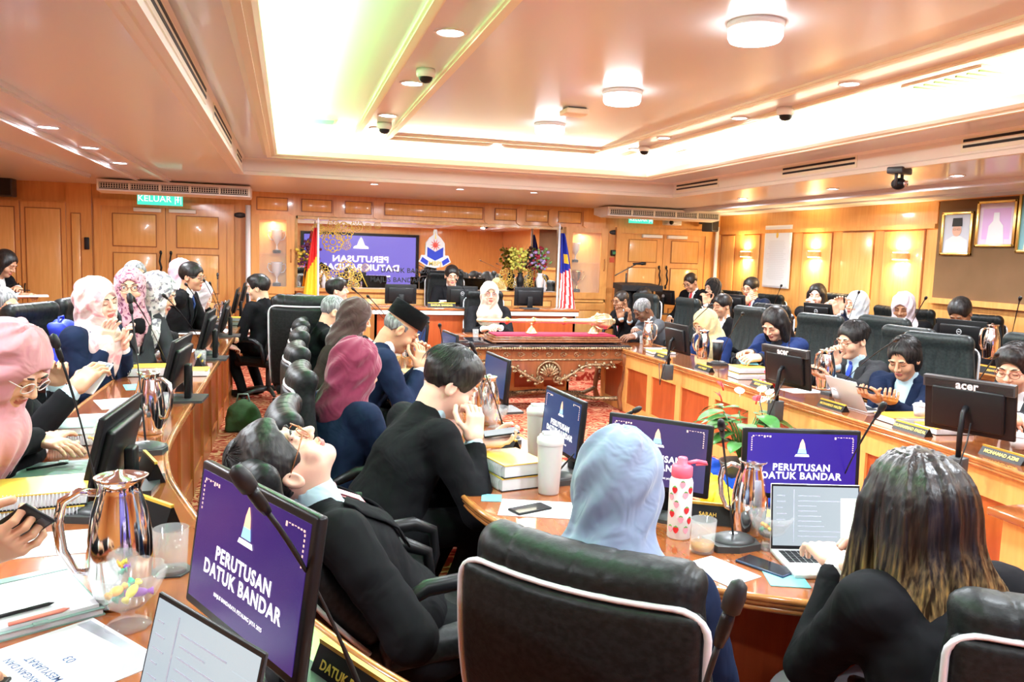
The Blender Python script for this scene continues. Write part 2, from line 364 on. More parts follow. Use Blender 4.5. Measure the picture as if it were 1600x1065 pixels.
def dome_cam(x, y, z, label, s=1):
    t = thing('dome_camera', label, 'security camera', (x, y, z), 0, 'white dome cameras'); t.scale = (s, s, s)
    MB().lathe([(0, 0), (.062, 0), (.066, -.02), (.06, -.05), (.05, -.055)], 24).build('housing', M['white'], t)
    MB().lathe([(.048, -.05), (.044, -.072), (.028, -.088), (0, -.094)], 24).build('dome', M['blk'], t)
dome_cam(.80, 4.99, ZC, 'white dome camera beside the second downlight of the grey band', .9)
dome_cam(.80, 7.2, ZC, 'small white dome camera at the deep end of the grey band')
dome_cam(3.41, 5.14, ZC, 'white dome camera on the cream band by the right cove', 1)
dome_cam(3.38, 7.45, ZC, 'tiny white dome camera near the right cove corner', .9)
# PTZ camera hanging upside down
t = thing('video_camera', 'dark pan-tilt video camera hanging from the ceiling step at right', 'camera', at(1406, 262, z=ZL)); t.rotation_euler = (0, 0, .5)
MB().box(-.10, .10, -.06, .06, -.05, 0, bev=.01).build('base', M['dgrey'], t)
b = MB(); b.box(-.07, -.045, -.03, .03, -.15, -.04, bev=.008).box(.045, .07, -.03, .03, -.15, -.04, bev=.008); b.v = []; b.f = []; b.mi = []; b.sm = []; b.tube([(-.058, 0, -.14), (-.058, 0, -.05), (-.04, 0, -.035), (.04, 0, -.035), (.058, 0, -.05), (.058, 0, -.14)], .013, 8); b.build('yoke', M['dgrey'], t)
MB().ell((0, 0, -.12), (.046, .055, .046)).build('camera_head', M['blk'], t)
MB().lathe([(0, .065), (.022, .065), (.024, .04), (.024, .03)], 16, mt=Matrix.Translation((0, -.0, -.12)) @ Matrix.Rotation(PI/2, 4, 'X')).build('lens', M['chrome'], t)
# air conditioners
def aircon(x0, x1, y, z0, z1, label):
    t = thing('air_conditioner', label, 'air conditioner', ((x0+x1)/2, y, z0), 0, 'ceiling air conditioners'); h = (x1-x0)/2
    H = z1-z0
    MB().prism([(-.0, 0), (0, H), (.55, H), (.55, .03), (.25, -.02)], -h, h, mt=frame((0, 0, 0), (0, 1, 0), (0, 0, 1), (1, 0, 0))).build('housing', M['white_paint'], t)
    MB().box(-h+.02, h-.02, -.012, .0, .02, H*.72).build('grille_recess', M['blk_m'], t)
    g = MB()
    for i in range(60): xx = -h+.04+i*(2*h-.08)/59; g.box(xx-.003, xx+.003, -.02, -.01, .03, H*.69)
    for zz in (.03, .055, .08): g.box(-h+.03, h-.03, -.022, -.01, zz, zz+.004)
    for i in range(6): xx = -h+.02+i*(2*h-.04)/5; g.box(xx-.008, xx+.008, -.024, -.01, .02, H*.72)
    g.build('grille', M['mould'], t)
aircon(-2.19, -.46, 10.6, 2.25, ZL-.02, 'white ceiling air conditioner above the left double door')
aircon(4.42, 6.22, 10.9, 2.25, ZL-.02, 'white ceiling air conditioner above the right double door')
# ---- back wall joinery (all at YB, facing -y)
def panel(mb_frame, x0, x1, z0, z1, y=YB, d=.02, g=.012):
    """raised inset with a dark groove round it; boxes stand in front of the wall"""
    mb_frame.m = 1; mb_frame.box(x0-g, x1+g, y-d*.4, y, z0-g, z1+g); mb_frame.m = 2; mb_frame.box(x0, x1, y-d, y, z0, z1, bev=.006); mb_frame.m = 0
PM = [M['oak'], M['oak_dark'], M['oak_panel']]
b = MB()
# frieze band
b.box(-.50, 4.76, YB-.10, YB, 2.09, ZL)
for (x0, x1) in [(-.42, -.02), (.18, .58), (.78, 1.14), (1.34, 2.78), (2.98, 3.30), (3.46, 3.80), (3.98, 4.34)]: panel(b, x0, x1, 2.16, 2.32, YB-.10)
for x in (.08, .68, 1.24, 2.88, 3.38, 3.89, 4.45): b.prism([(x-.07, 2.12), (x, 2.08), (x+.07, 2.12), (x+.07, 2.34), (x, 2.38), (x-.07, 2.34)], -(YB-.10), -(YB-.13), mt=Matrix(((1, 0, 0, 0), (0, 0, -1, 0), (0, 1, 0, 0), (0, 0, 0, 1))))
struct(b.build('trim_%d' % (TRIM+1), PM))
b = MB()
# dado below mirror
b.box(.10, 4.05, YB-.14, YB, 0, 1.06).box(.05, 4.05, YB-.20, YB, 1.04, 1.09)
for i in range(6): x0 = .22+i*.63; panel(b, x0, x0+.52, .25, .95, YB-.14)
struct(b.build('trim_%d' % (TRIM+2), PM))
# left of the left door: cupboard doors
def panel_door(name, x0, x1, z0, z1, y, rows, label=None, hx=None):
    b = MB(); b.box(x0, x1, y-.03, y, z0, z1)
    for r in rows: panel(b, x0+.12, x1-.12, r[0], r[1], y-.03)
    return b.build(name, PM)
def cabinet(x0, x1, z0, z1, y, label, rows):
    t = thing('wall_cabinet', label, 'cabinet', ((x0+x1)/2, y, z0)); c = (x0+x1)/2
    MB().box(x0-c, x1-c, -.02, 0, 0, z1-z0).build('carcass', M['oak'], t)
    for s in (-1, 1):
        a, e = (x0-c+.01, -.008) if s < 0 else (.008, x1-c-.01)
        d = MB().box(a, e, -.05, -.02, .02, z1-z0-.02)
        for r in rows: panel(d, a+.06, e-.06, r[0]-z0, r[1]-z0, -.05)
        do = d.build('door', PM, t)
        MB().tube([(e-.03 if s < 0 else a+.03, -.055, .95-z0+.12), (e-.03 if s < 0 else a+.03, -.08, .95-z0+.09), (e-.03 if s < 0 else a+.03, -.08, .95-z0), (e-.03 if s < 0 else a+.03, -.055, .95-z0-.03)], .008, 6).build('handle', M['blk'], do)
cabinet(-3.9, -2.82, .12, 2.16, YB, 'oak two-door wall cabinet at the far left end of the back wall', [(.30, 2.05)])
b = MB().box(-2.82, -2.52, YB-.03, YB, .1, ZL); panel(b, -2.76, -2.66, .2, 2.0, YB-.03); struct(b.build('trim_%d' % (TRIM+3), PM))
# big double doors
def double_door(n, x0, x1, z1, y):
    fr = MB().box(x0-.09, x0, y-.06, y, 0, z1+.09).box(x1, x1+.09, y-.06, y, 0, z1+.09).box(x0, x1, y-.06, y, z1, z1+.09)
    root = struct(fr.build('door_%d' % n, M['oak'])); m = (x0+x1)/2
    for a, e, s in ((x0, m-.004, 1), (m+.004, x1, -1)):
        d = MB().box(a, e, y-.035, y, .02, z1)
        panel(d, a+.14, e-.12, .25, .85, y-.035); panel(d, a+.14, e-.12, .98, 1.50, y-.035); panel(d, a+.14, e-.12, 1.60, z1-.10, y-.035)
        d.build('door_leaf', PM, root)
        hx = e-.06 if s > 0 else a+.06
        MB().tube([(hx, y-.04, 1.50), (hx, y-.09, 1.47), (hx-.01, y-.09, 1.40), (hx+.01, y-.09, 1.32), (hx, y-.09, 1.25), (hx, y-.04, 1.22)], [.012, .010, .014, .014, .010, .012], 8).ell((hx, y-.05, 1.52), (.018, .01, .03)).ell((hx, y-.05, 1.20), (.018, .01, .03)).build('door_handle', M['blk'], root)
        cx = m-.22 if s > 0 else m+.22
        MB().box(cx-.17, cx+.17, y-.10, y-.035, z1-.06, z1-.01, bev=.006).build('door_closer', M['white_paint'], root)
double_door(1, -2.40, -.82, 2.12, YB); double_door(2, 5.06, 6.53, 2.04, YB)
# trophy cabinets
def trophy(t_x, t_y, t_z, h, m, label, handles=True):
    t = thing('trophy_cup', label, 'trophy', (t_x, t_y, t_z)); s = h/.30
    MB().lathe([(0, 0), (.05*s, 0), (.05*s, .035*s), (.045*s, .04*s), (0, .04*s)], 16).build('base', M['blk'], t)
    MB().lathe([(0, .04*s), (.03*s, .042*s), (.012*s, .06*s), (.010*s, .11*s), (.02*s, .125*s), (.035*s, .15*s), (.06*s, .20*s), (.065*s, .28*s), (.07*s, .30*s), (.062*s, .295*s), (.05*s, .2*s), (0, .16*s)], 20).build('cup', m, t)
    if handles:
        for sx in (-1, 1): MB().tube([(sx*.06*s, 0, .27*s), (sx*.10*s, 0, .28*s), (sx*.11*s, 0, .23*s), (sx*.085*s, 0, .18*s), (sx*.045*s, 0, .165*s)], .006*s, 6).build('handle', m, t)
def showcase(x0, x1, y, label, wd=.16):
    c = (x0+x1)/2; t = thing('trophy_showcase', label, 'display cabinet', (c, y, 0)); h = (x1-x0)/2
    b = MB(); z0, z1 = 1.10, 2.02
    b.box(-h, h, -.02, 0, 0, 2.09).box(-h, -h+.02, -wd-.04, 0, 0, 2.09).box(h-.02, h, -wd-.04, 0, 0, 2.09).box(-h, h, -wd-.04, 0, 0, .03).box(-h, h, -wd-.04, 0, .95, 1.02)
    b.build('carcass', M['oak_panel'], t)
    d = MB().box(-h, -h+.11, -wd-.07, -wd-.04, 1.0, 2.09).box(h-.11, h, -wd-.07, -wd-.04, 1.0, 2.09).box(-h+.11, h-.11, -wd-.07, -wd-.04, 1.0, z0).box(-h+.11, h-.11, -wd-.07, -wd-.04, z1, 2.09)
    d.build('glazed_door', M['oak'], t)
    MB().box(-h+.11, h-.11, -wd-.055, -wd-.05, z0, z1).build('glass_pane', M['pane'], t)
    MB().box(-h+.02, h-.02, -wd-.03, -.02, 1.545, 1.555).build('glass_shelf', M['pane'], t)
    d = MB().box(-h, h, -wd-.07, -wd-.04, .06, .94); panel(d, -h+.10, h-.10, .2, .82, -wd-.07); d.build('lower_door', PM, t)
    MB().tube([(h-.05, -wd-.08, 1.62), (h-.05, -wd-.095, 1.58), (h-.05, -wd-.095, 1.48), (h-.05, -wd-.08, 1.44)], .006, 6).build('handle', M['oak_dark'], t)
for xx in (-.21, 4.41): area('showcase_light', (xx, YB-.12, 2.0), .06, 1.6, (1, .85, .6))
showcase(-.50, .08, YB, 'oak trophy showcase with glass door left of the mirror')
showcase(4.07, 4.76, YB, 'oak trophy showcase with glass door right of the mirror')
trophy(-.16, YB-.10, 1.56, .33, M['silver'], 'silver trophy cup on the upper shelf of the left showcase')
trophy(-.16, YB-.10, 1.10, .34, M['silver'], 'tall two-handled trophy with ribbons on the lower shelf of the left showcase')
trophy(4.28, YB-.10, 1.56, .30, M['silver'], 'silver and blue trophy on the upper shelf of the right showcase', False)
trophy(4.32, YB-.10, 1.10, .34, M['gold'], 'gold-and-white trophy on the lower shelf of the right showcase')
# mirror
b = MB().box(.12, 4.03, YB-.012, YB-.004, 1.09, 2.08)
mr = tag(b.build('wall_mirror', mat('mirror_silver', (.93, .90, .86), .015, 1)), 'wide wall mirror behind the head table, etched with gold flowers', 'mirror')
b = MB().box(.10, 4.05, YB-.10, YB, 2.05, 2.095).box(.08, .12, YB-.10, YB, 1.09, 2.09).box(4.03, 4.07, YB-.10, YB, 1.09, 2.09); b.build('frame', M['gold_wood'], mr)
# gold floral decals on the mirror (a child of it)
b = MB()
def flower(mb, x, z, r, y=YB-.016):
    n = 8
    for q in range(n):
        a = 2*PI*q/n; mb.tube([(x+r*.45*math.cos(a+u)+r*.42*math.cos(u2)*1, y, z+r*.45*math.sin(a+u)+r*.42*math.sin(u2)) for u, u2 in [(0, a-2.2), (0, a-1.2), (0, a-.3), (0, a+.3), (0, a+1.2), (0, a+2.2)]], r*.05, 4, False)
    mb.tube([(x+r*.25*math.cos(i*PI/4), y, z+r*.25*math.sin(i*PI/4)) for i in range(9)], r*.05, 4, False)
for (px, py, r) in [(497, 358, .10), (521, 352, .10), (537, 362, .16), (558, 352, .10), (520, 378, .17), (505, 363, .10), (541, 383, .08), (520, 433, .13), (541, 421, .15), (556, 430, .11), (503, 424, .12), (552, 445, .10), (571, 418, .07), (512, 447, .10), (529, 448, .10), (500, 443, .09), (575, 354, .06), (590, 352, .06)]:
    p = at(px, py, Y=YB-.016); b = MB(); flower(b, p.x, p.z, r); b.build('gold_flower', M['goldp'], mr)
for (px, py, r) in [(790, 430, .12), (806, 420, .10), (820, 432, .12), (836, 424, .10), (846, 438, .10), (800, 442, .09), (828, 445, .10), (785, 444, .08)]:
    p = at(px, py, Y=YB-.016); b = MB(); flower(b, p.x, p.z, r); b.build('gold_flower', M['goldp'], mr)
b = MB(); p0 = at(560, 418, Y=YB-.016); p1 = at(574, 448, Y=YB-.016); b.tube([p0, p1], .01, 4)
b.build('gold_etching', M['goldp'], mr)
b = MB(); T = lambda x, z: frame((x, YB-.018, z), (1, 0, 0), (0, 0, 1), (0, -1, 0))
add_text(b, 'MAJLIS BANDARAYA', .10, T(1.62, 1.22)); add_text(b, 'DATUK BANDAR', .10, T(1.70, 1.36)); b.build('lettering', M['ink'], mr)
# emblem on the mirror
p = at(680, 388, Y=YB-.03); t = thing('council_emblem', 'red, white and blue council emblem hung on the mirror', 'emblem', p); t.scale = (1.0, 1, 1.0)
R90 = Matrix(((1, 0, 0, 0), (0, 0, -1, 0), (0, 1, 0, 0), (0, 0, 0, 1)))
out = [(-.24, -.20), (-.12, -.27), (0, -.29), (.12, -.27), (.24, -.20), (.20, -.10), (.15, -.10), (.14, .08), (.08, .16), (.03, .20), (.02, .28), (-.02, .28), (-.03, .20), (-.08, .16), (-.14, .08), (-.15, -.10), (-.20, -.10)]
MB().prism(out, -.01, .01, mt=R90).build('white_backing', M['white'], t)
MB().prism([(-.12, -.12), (0, -.18), (.12, -.12), (.12, .02), (0, -.05), (-.12, .02)], .01, .014, mt=R90).build('blue_book', M['blue'], t)
MB().prism([(-.22, -.19), (-.12, -.25), (-.10, -.19), (-.19, -.13)], .01, .014, mt=R90).prism([(.22, -.19), (.12, -.25), (.10, -.19), (.19, -.13)], .01, .014, mt=R90).build('blue_ribbon', M['blue'], t)
b = MB()
for q in range(10):
    a = q*2*PI/10; b.prism([(.03*math.cos(a-.3), .05+.03*math.sin(a-.3)), (.085*math.cos(a), .05+.095*math.sin(a)), (.03*math.cos(a+.3), .05+.03*math.sin(a+.3))], .012, .017, mt=R90)
b.lathe([(.035, .0), (.02, .006), (0, .008)], 16, mt=Matrix.Translation((0, -.015, .05)) @ Matrix.Rotation(PI/2, 4, 'X')); b.build('red_flower', mat('emblem_red', (.75, .09, .06), .5), t)
MB().prism([(-.01, .14), (0, .25), (.01, .14)], .012, .02, mt=R90).build('gold_spire', M['goldp'], t)
b = MB(); add_text(b, 'MBPJ', .09, frame((0, -.018, -.225), (1, 0, 0), (0, 0, 1), (0, -1, 0))); b.build('lettering', M['goldp'], t)
# big wall screen on the wall behind the camera, seen in the mirror
t = thing('wall_screen', 'large purple wall screen seen in the mirror', 'screen', (2.2, YF+.06, 1.32))
MB().box(-1.85, 1.85, -.05, .0, -.85, .85).build('bezel', M['blk'], t); MB().box(-1.74, 1.74, 0, .01, -.76, .76).build('display', M['scr_wall'], t)
b = MB(); T2 = lambda x, z: frame((x, .012, z), (-1, 0, 0), (0, 0, 1), (0, 1, 0))
add_text(b, 'PERUTUSAN', .27, T2(0, .02), bold=.02, xs=1.15); add_text(b, 'DATUK BANDAR', .27, T2(0, -.24), bold=.02, xs=1.15); add_text(b, 'MAJLIS BANDARAYA PETALING JAYA', .075, T2(.3, -.50)); add_text(b, 'PERUTUSAN DATUK BANDAR 2025', .06, T2(-.2, -.58)) if False else None
b.prism([(-.24, .36), (.24, .36), (.22, .42), (.12, .46), (.06, .62), (0, .72), (-.06, .62), (-.12, .46), (-.22, .42)], .01, .014, mt=Matrix(((1, 0, 0, 0), (0, 0, 1, 0), (0, 1, 0, 0), (0, 0, 0, 1))))
b.build('lettering', M['ui_text'], t)
# exit signs
def exit_sign(p, w, label, txt='KELUAR'):
    t = thing('exit_sign', label, 'exit sign', p); h = w*.22
    MB().box(-w/2, w/2, 0, .03, -h/2*1.3, h/2*1.3).build('light_box', glow('exit_green', (.03, .42, .30), 1.0), t)
    b = MB(); add_text(b, txt, w*.20, frame((-w*.12, -.003, 0), (1, 0, 0), (0, 0, 1), (0, -1, 0)), bold=.01); b.build('lettering', M['ui_text'], t)
    b = MB().ell((w*.40, -.004, h*.32), (.016, .003, .016)).box(w*.385, w*.41, -.006, 0, -h*.30, h*.25).box(w*.36, w*.43, -.006, 0, -h*.05, h*.05).box(w*.33, w*.345, -.006, 0, -h*.5, h*.5).box(w*.455, w*.47, -.006, 0, -h*.5, h*.5); b.build('running_figure', M['ui_text'], t)
    MB().box(-.2*w, -.18*w, .01, .02, h*.5, h*.5+.10).box(.18*w, .2*w, .01, .02, h*.5, h*.5+.10).build('bracket', M['silver'], t)
exit_sign(at(250, 311, Y=11.3), .54, 'green KELUAR exit sign above the left double door')
exit_sign(at(1002, 343, Y=11.6), .40, 'green KELUAR exit sign above the right double door')
# wall bits
tag(MB().box(-.03, .03, -.03, 0, -.08, .08, bev=.008).build('wall_phone', M['blk_m'], None, at(136, 380, Y=YB-.04)), 'black handset on the wall left of the left double door', 'intercom')
t = thing('door_sensor', 'small green-black sensor box left of the right door', 'sensor', at(960, 395, Y=YB)); MB().box(-.07, .07, -.05, 0, -.045, .045, bev=.008).build('housing', M['blk_m'], t); MB().box(-.05, .01, -.055, -.05, -.02, .02).build('green_lens', mat('sensor_green', (.02, .25, .10), .3), t)
tag(MB().box(-.05, .05, -.01, 0, -.04, .04).build('fire_notice', mat('notice_red', (.7, .12, .05), .6), None, at(957, 406, Y=YB)), 'small red notice under the green-black sensor', 'notice')
for px, lb in ((375, 'oval metal room plate beside the left double door'), (960, 'oval metal room plate beside the right double door')):
    tag(MB().lathe([(0, .01), (.075, .01), (.085, 0)], 24, mt=Matrix.Scale(.45, 4, (0, 0, 1)) @ Matrix.Rotation(PI/2, 4, 'X')).build('door_plate', M['dgrey'], None, at(px, 336 if px < 500 else 363, Y=YB)), lb, 'door plate')
tag(MB().tube([(0, 0, 0), (0, 0, 2.2)], .035, 12).build('conduit_pipe', M['white'], None, (-.535, YB-.27, 0)), 'white vertical pipe beside the left trophy showcase', 'pipe')
tag(MB().tube([(0, 0, 0), (0, 0, 2.2)], .03, 12).build('conduit_pipe', M['white_paint'], None, (6.72, YB-.08, 0)), 'pale vertical pipe in the back right corner', 'pipe')
t = thing('projector', 'small grey projector under the right air conditioner', 'projector', at(1050, 347, Y=11.65)); MB().box(-.12, .12, -.1, .1, -.05, .03, bev=.01).build('housing', M['silver'], t); MB().lathe([(0, .02), (.03, .02), (.035, 0)], 16, mt=Matrix.Translation((-.06, -.10, -.01)) @ Matrix.Rotation(PI/2, 4, 'X')).build('lens', M['blk'], t); MB().tube([(0, 0, .03), (0, 0, .16)], .012, 8).build('pole', M['dgrey'], t)
def speaker(p, w, h, label, rz):
    t = thing('wall_speaker', label, 'loudspeaker', p, rz); MB().box(-w/2, w/2, -.1, .1, -h/2, h/2, bev=.015).build('cabinet', M['dgrey'], t); MB().box(-w/2+.015, w/2-.015, -.108, -.1, -h/2+.02, h/2-.02).build('grille_cloth', M['blk_m'], t); MB().box(-.02, .02, .1, .2, -.03, .03).build('bracket', M['dgrey'], t)
speaker(at(3, 287, Y=11.7), .28, .32, 'black loudspeaker on the back wall at the left edge', 0)
speaker(at(1110, 347, Y=11.6), .18, .30, 'black loudspeaker in the back right corner', .5)
# ---- right wall (facing -x)
TZ = Matrix(((0, 1, 0, 0), (-1, 0, 0, 0), (0, 0, 1, 0), (0, 0, 0, 1)))   # local x -> -y ; local -y -> -x
b = MB()
def rbox(mb, y0, y1, z0, z1, d0, d1, bev=0): mb.box(XR-d1, XR-d0, y0, y1, z0, z1, bev=bev)
rbox(b, 7.3, YB, 2.13, ZL, 0, .03); rbox(b, YF, YB, 0, .9, 0, .04); rbox(b, 7.3, YB, 2.08, 2.13, 0, .06)
yy = [11.75, 11.05, 10.72, 9.98, 9.68, 8.98, 8.62, 7.98, 7.32]
def ypx(px, py=400): return at(px, py, X=XR-.03).y
stiles = [(1163, 1143), (1198, 1183), (1248, 1236), (1310, 1296), (1372, 1360), (1462, 1442)]
def rp(pxa, pxb, z0=.95, z1=2.06):
    ya, yb = ypx(pxa), ypx(pxb); b.m = 1; rbox(b, yb-.012, ya+.012, z0-.012, z1+.012, 0, .012); b.m = 2; rbox(b, yb, ya, z0, z1, .0, .022, .006); b.m = 0
for pa, pb in [(1126, 1145), (1160, 1184), (1252, 1296), (1313, 1361), (1378, 1440)]: rp(pa, pb)
struct(b.build('trim_%d' % (TRIM+4), PM))
# sconces
lights_sc = []
def sconce(px, py, label, s=1):
    p = at(px, py, X=XR-.03); t = thing('wall_sconce', label, 'wall lamp', p, 0, 'half-round sconces on the panelled wall')
    # shallow half-drum shade
    a = [(-.10*math.sin(q*PI/12), .13*math.cos(q*PI/12)) for q in range(13)]
    MB().prism(a, -.035, .035).build('shade', M['gold_wood'], t)
    MB().prism([(x*.8, y*.8) for x, y in a], .036, .045).prism([(x*.8, y*.8) for x, y in a], -.045, -.036).build('bulb', glow('sconce_glow', (1, .78, .36), 10), t)
    for s_ in (1, -1): area('sconce_light', (p.x-.07, p.y, p.z+s_*.07), .10, 7, (1, .76, .40), (0 if s_ < 0 else PI, 0, 0))
sconce(1166, 397, 'lit wall sconce between the back corner and the white notice'); sconce(1273, 397, 'lit wall sconce just right of the white notice'); sconce(1408, 400, 'lit wall sconce beside the brown board')
# framed notice
y0, y1 = at(1236, 400, X=XR-.03).y, at(1195, 400, X=XR-.03).y
t = thing('framed_notice', 'tall white framed notice with printed text on the right wall', 'notice', (XR-.03, (y0+y1)/2, 1.74)); hw = (y1-y0)/2
MB().box(-.02, 0, -hw, hw, -.45, .45, bev=.004).build('frame', M['silver'], t); MB().box(-.025, -.018, -hw+.025, hw-.025, -.425, .425).build('paper', M['paper'], t)
b = MB(); TT = lambda z, y=0: frame((-.026, y, z), (0, -1, 0), (0, 0, 1), (-1, 0, 0))
rnd = random.Random(3)
for i in range(22): z = .22-i*.026; ww = hw*(.5+.25*rnd.random()); b.box(-.0265, -.0255, -ww, ww, z, z+.006)
b.build('printed_text', mat('grey_print', (.55, .55, .56), .6), t); MB().ell((-.026, 0, .31), (.002, .03, .045)).build('crest', M['goldp'], t)
# brown felt board and framed portraits
y0, y1 = 2.0, at(1466, 380, X=XR-.03).y
bd = tag(MB().box(XR-.05, XR-.02, y0, y1, 1.33, ZL-.02).build('felt_board', noisy('brown_felt', (.16, .085, .035), (.19, .10, .045), 2, .9)), 'large brown felt display board on the right wall', 'display board')
MB().box(XR-.09, XR-.02, y0, y1+.06, 1.27, 1.33).box(XR-.07, XR-.02, y0, y1+.06, ZL-.03, ZL).build('ledge', M['oak'], bd)
def picture(pxa, pxb, pya, pyb, label, art):
    pa, pb = at(pxa, (pya+pyb)/2, X=XR-.06), at(pxb, (pya+pyb)/2, X=XR-.06)
    zt, zb = at((pxa+pxb)/2, pya, X=XR-.06).z, at((pxa+pxb)/2, pyb, X=XR-.06).z
    t = thing('framed_portrait', label, 'picture', (XR-.052, (pa.y+pb.y)/2, (zt+zb)/2)); hw, hh = abs(pa.y-pb.y)/2, (zt-zb)/2; g = .028
    MB().box(-.03, 0, -hw, hw, hh-g, hh, bev=.005).box(-.03, 0, -hw, hw, -hh, -hh+g, bev=.005).box(-.03, 0, -hw, -hw+g, -hh, hh, bev=.005).box(-.03, 0, hw-g, hw, -hh, hh, bev=.005).build('gilt_frame', M['gold'], t)
    art(t, hw-g, hh-g)
SK = mat('picture_skin', (.72, .42, .30), .5)
def art_man(t, w, h):
    MB().box(-.012, 0, -w, w, -h, h).build('backdrop', mat('picture_grey', (.55, .58, .66), .4), t)
    F = lambda z0, z1: frame((-.012, 0, 0), (0, 1, 0), (0, 0, 1), (-1, 0, 0))
    body = [(-w*.9, -h), (w*.9, -h), (w*.8, -h*.35), (w*.3, -h*.12), (-w*.3, -h*.12), (-w*.8, -h*.35)]
    MB().prism(body, 0, .002, mt=F(0, 0)).build('white_shirt', M['white'], t)
    MB().prism([(w*.34*math.cos(a), h*.18+h*.32*math.sin(a)) for a in np.linspace(0, 2*PI, 20, endpoint=False)], .002, .004, mt=F(0, 0)).build('face', SK, t)
    MB().prism([(-w*.38, h*.38), (w*.38, h*.38), (w*.34, h*.82), (-w*.34, h*.82)], .004, .006, mt=F(0, 0)).build('dark_cap', M['blk_m'], t)
    g = MB()
    for s in (-1, 1): g.tube([(-.018, s*w*.16+w*.11*math.cos(a), h*.22+h*.05*math.sin(a)) for a in np.linspace(0, 2*PI, 9)], .0012, 4, False)
    g.build('glasses', M['ink'], t)
def art_pale(t, w, h):
    MB().box(-.012, 0, -w, w, -h, h).build('backdrop', mat('picture_mauve', (.72, .62, .74), .4), t)
    F = frame((-.012, 0, 0), (0, 1, 0), (0, 0, 1), (-1, 0, 0))
    MB().prism([(-w*.8, -h*.75), (w*.8, -h*.75), (w*.8, h*.75), (-w*.8, h*.75)], 0, .001, mt=F).build('mauve_ground', mat('mauve_deep', (.68, .42, .74), .4), t)
    MB().prism([(-w*.5, -h), (w*.5, -h), (w*.42, -h*.1), (w*.18, h*.15), (w*.16, h*.55), (-w*.16, h*.55), (-w*.18, h*.15), (-w*.42, -h*.1)], .001, .003, mt=F).build('white_robe', M['white'], t)
def art_blue(t, w, h):
    MB().box(-.012, 0, -w, w, -h, h).build('backdrop', mat('picture_teal', (.20, .42, .45), .4), t)
    F = frame((-.012, 0, 0), (0, 1, 0), (0, 0, 1), (-1, 0, 0))
    MB().prism([(-w*.7, -h), (w*.7, -h), (w*.5, h*.1), (0, h*.5), (-w*.5, h*.1)], 0, .002, mt=F).build('pale_robe', mat('pale_yellow', (.8, .7, .4), .5), t)
picture(1472, 1520, 331, 399, 'gilt-framed portrait of a person in a dark cap and white shirt', art_man)
picture(1527, 1589, 313, 386, 'gilt-framed mauve picture with a pale robed figure', art_pale)
picture(1592, 1650, 296, 395, 'gilt-framed picture cut by the right edge of the view', art_blue)
# ================================================================ smooth solid modelling (distance fields -> one mesh)
def A(*v): return np.array(v, float)
def caps(P, a, b, ra, rb):
    a = np.asarray(a, float); b = np.asarray(b, float); d = b-a; L = max(float(d@d), 1e-9)
    t = np.clip(((P-a)@d)/L, 0, 1); return np.linalg.norm(P-a-t[:, None]*d, axis=1)-(ra+(rb-ra)*t)
def ell(P, c, r, Rm=None):
    q = P-np.asarray(c, float)
    if Rm is not None: q = q@Rm
    r = np.asarray(r, float); k0 = np.linalg.norm(q/r, axis=1); k1 = np.linalg.norm(q/(r*r), axis=1)
    return k0*(k0-1)/np.maximum(k1, 1e-9)
def rbox(P, c, b, rr, Rm=None):
    q = P-np.asarray(c, float)
    if Rm is not None: q = q@Rm
    q = np.abs(q)-(np.asarray(b, float)-rr); return np.linalg.norm(np.maximum(q, 0), axis=1)+np.minimum(q.max(axis=1), 0)-rr
def smin(a, b, k):
    h = np.clip(.5+.5*(b-a)/k, 0, 1); return b*(1-h)+a*h-k*h*(1-h)
def smax(a, b, k): return -smin(-a, -b, k)
def wob(P, f, sd=0):
    x, y, z = P[:, 0]*f, P[:, 1]*f, P[:, 2]*f
    return (np.sin(x*1.0+2.1*np.sin(z*.7+sd)+sd)+np.sin(y*1.3+1.7*np.sin(x*.9+2*sd)+sd*2)+np.sin(z*1.1+1.9*np.sin(y*.8+sd*3)))/3
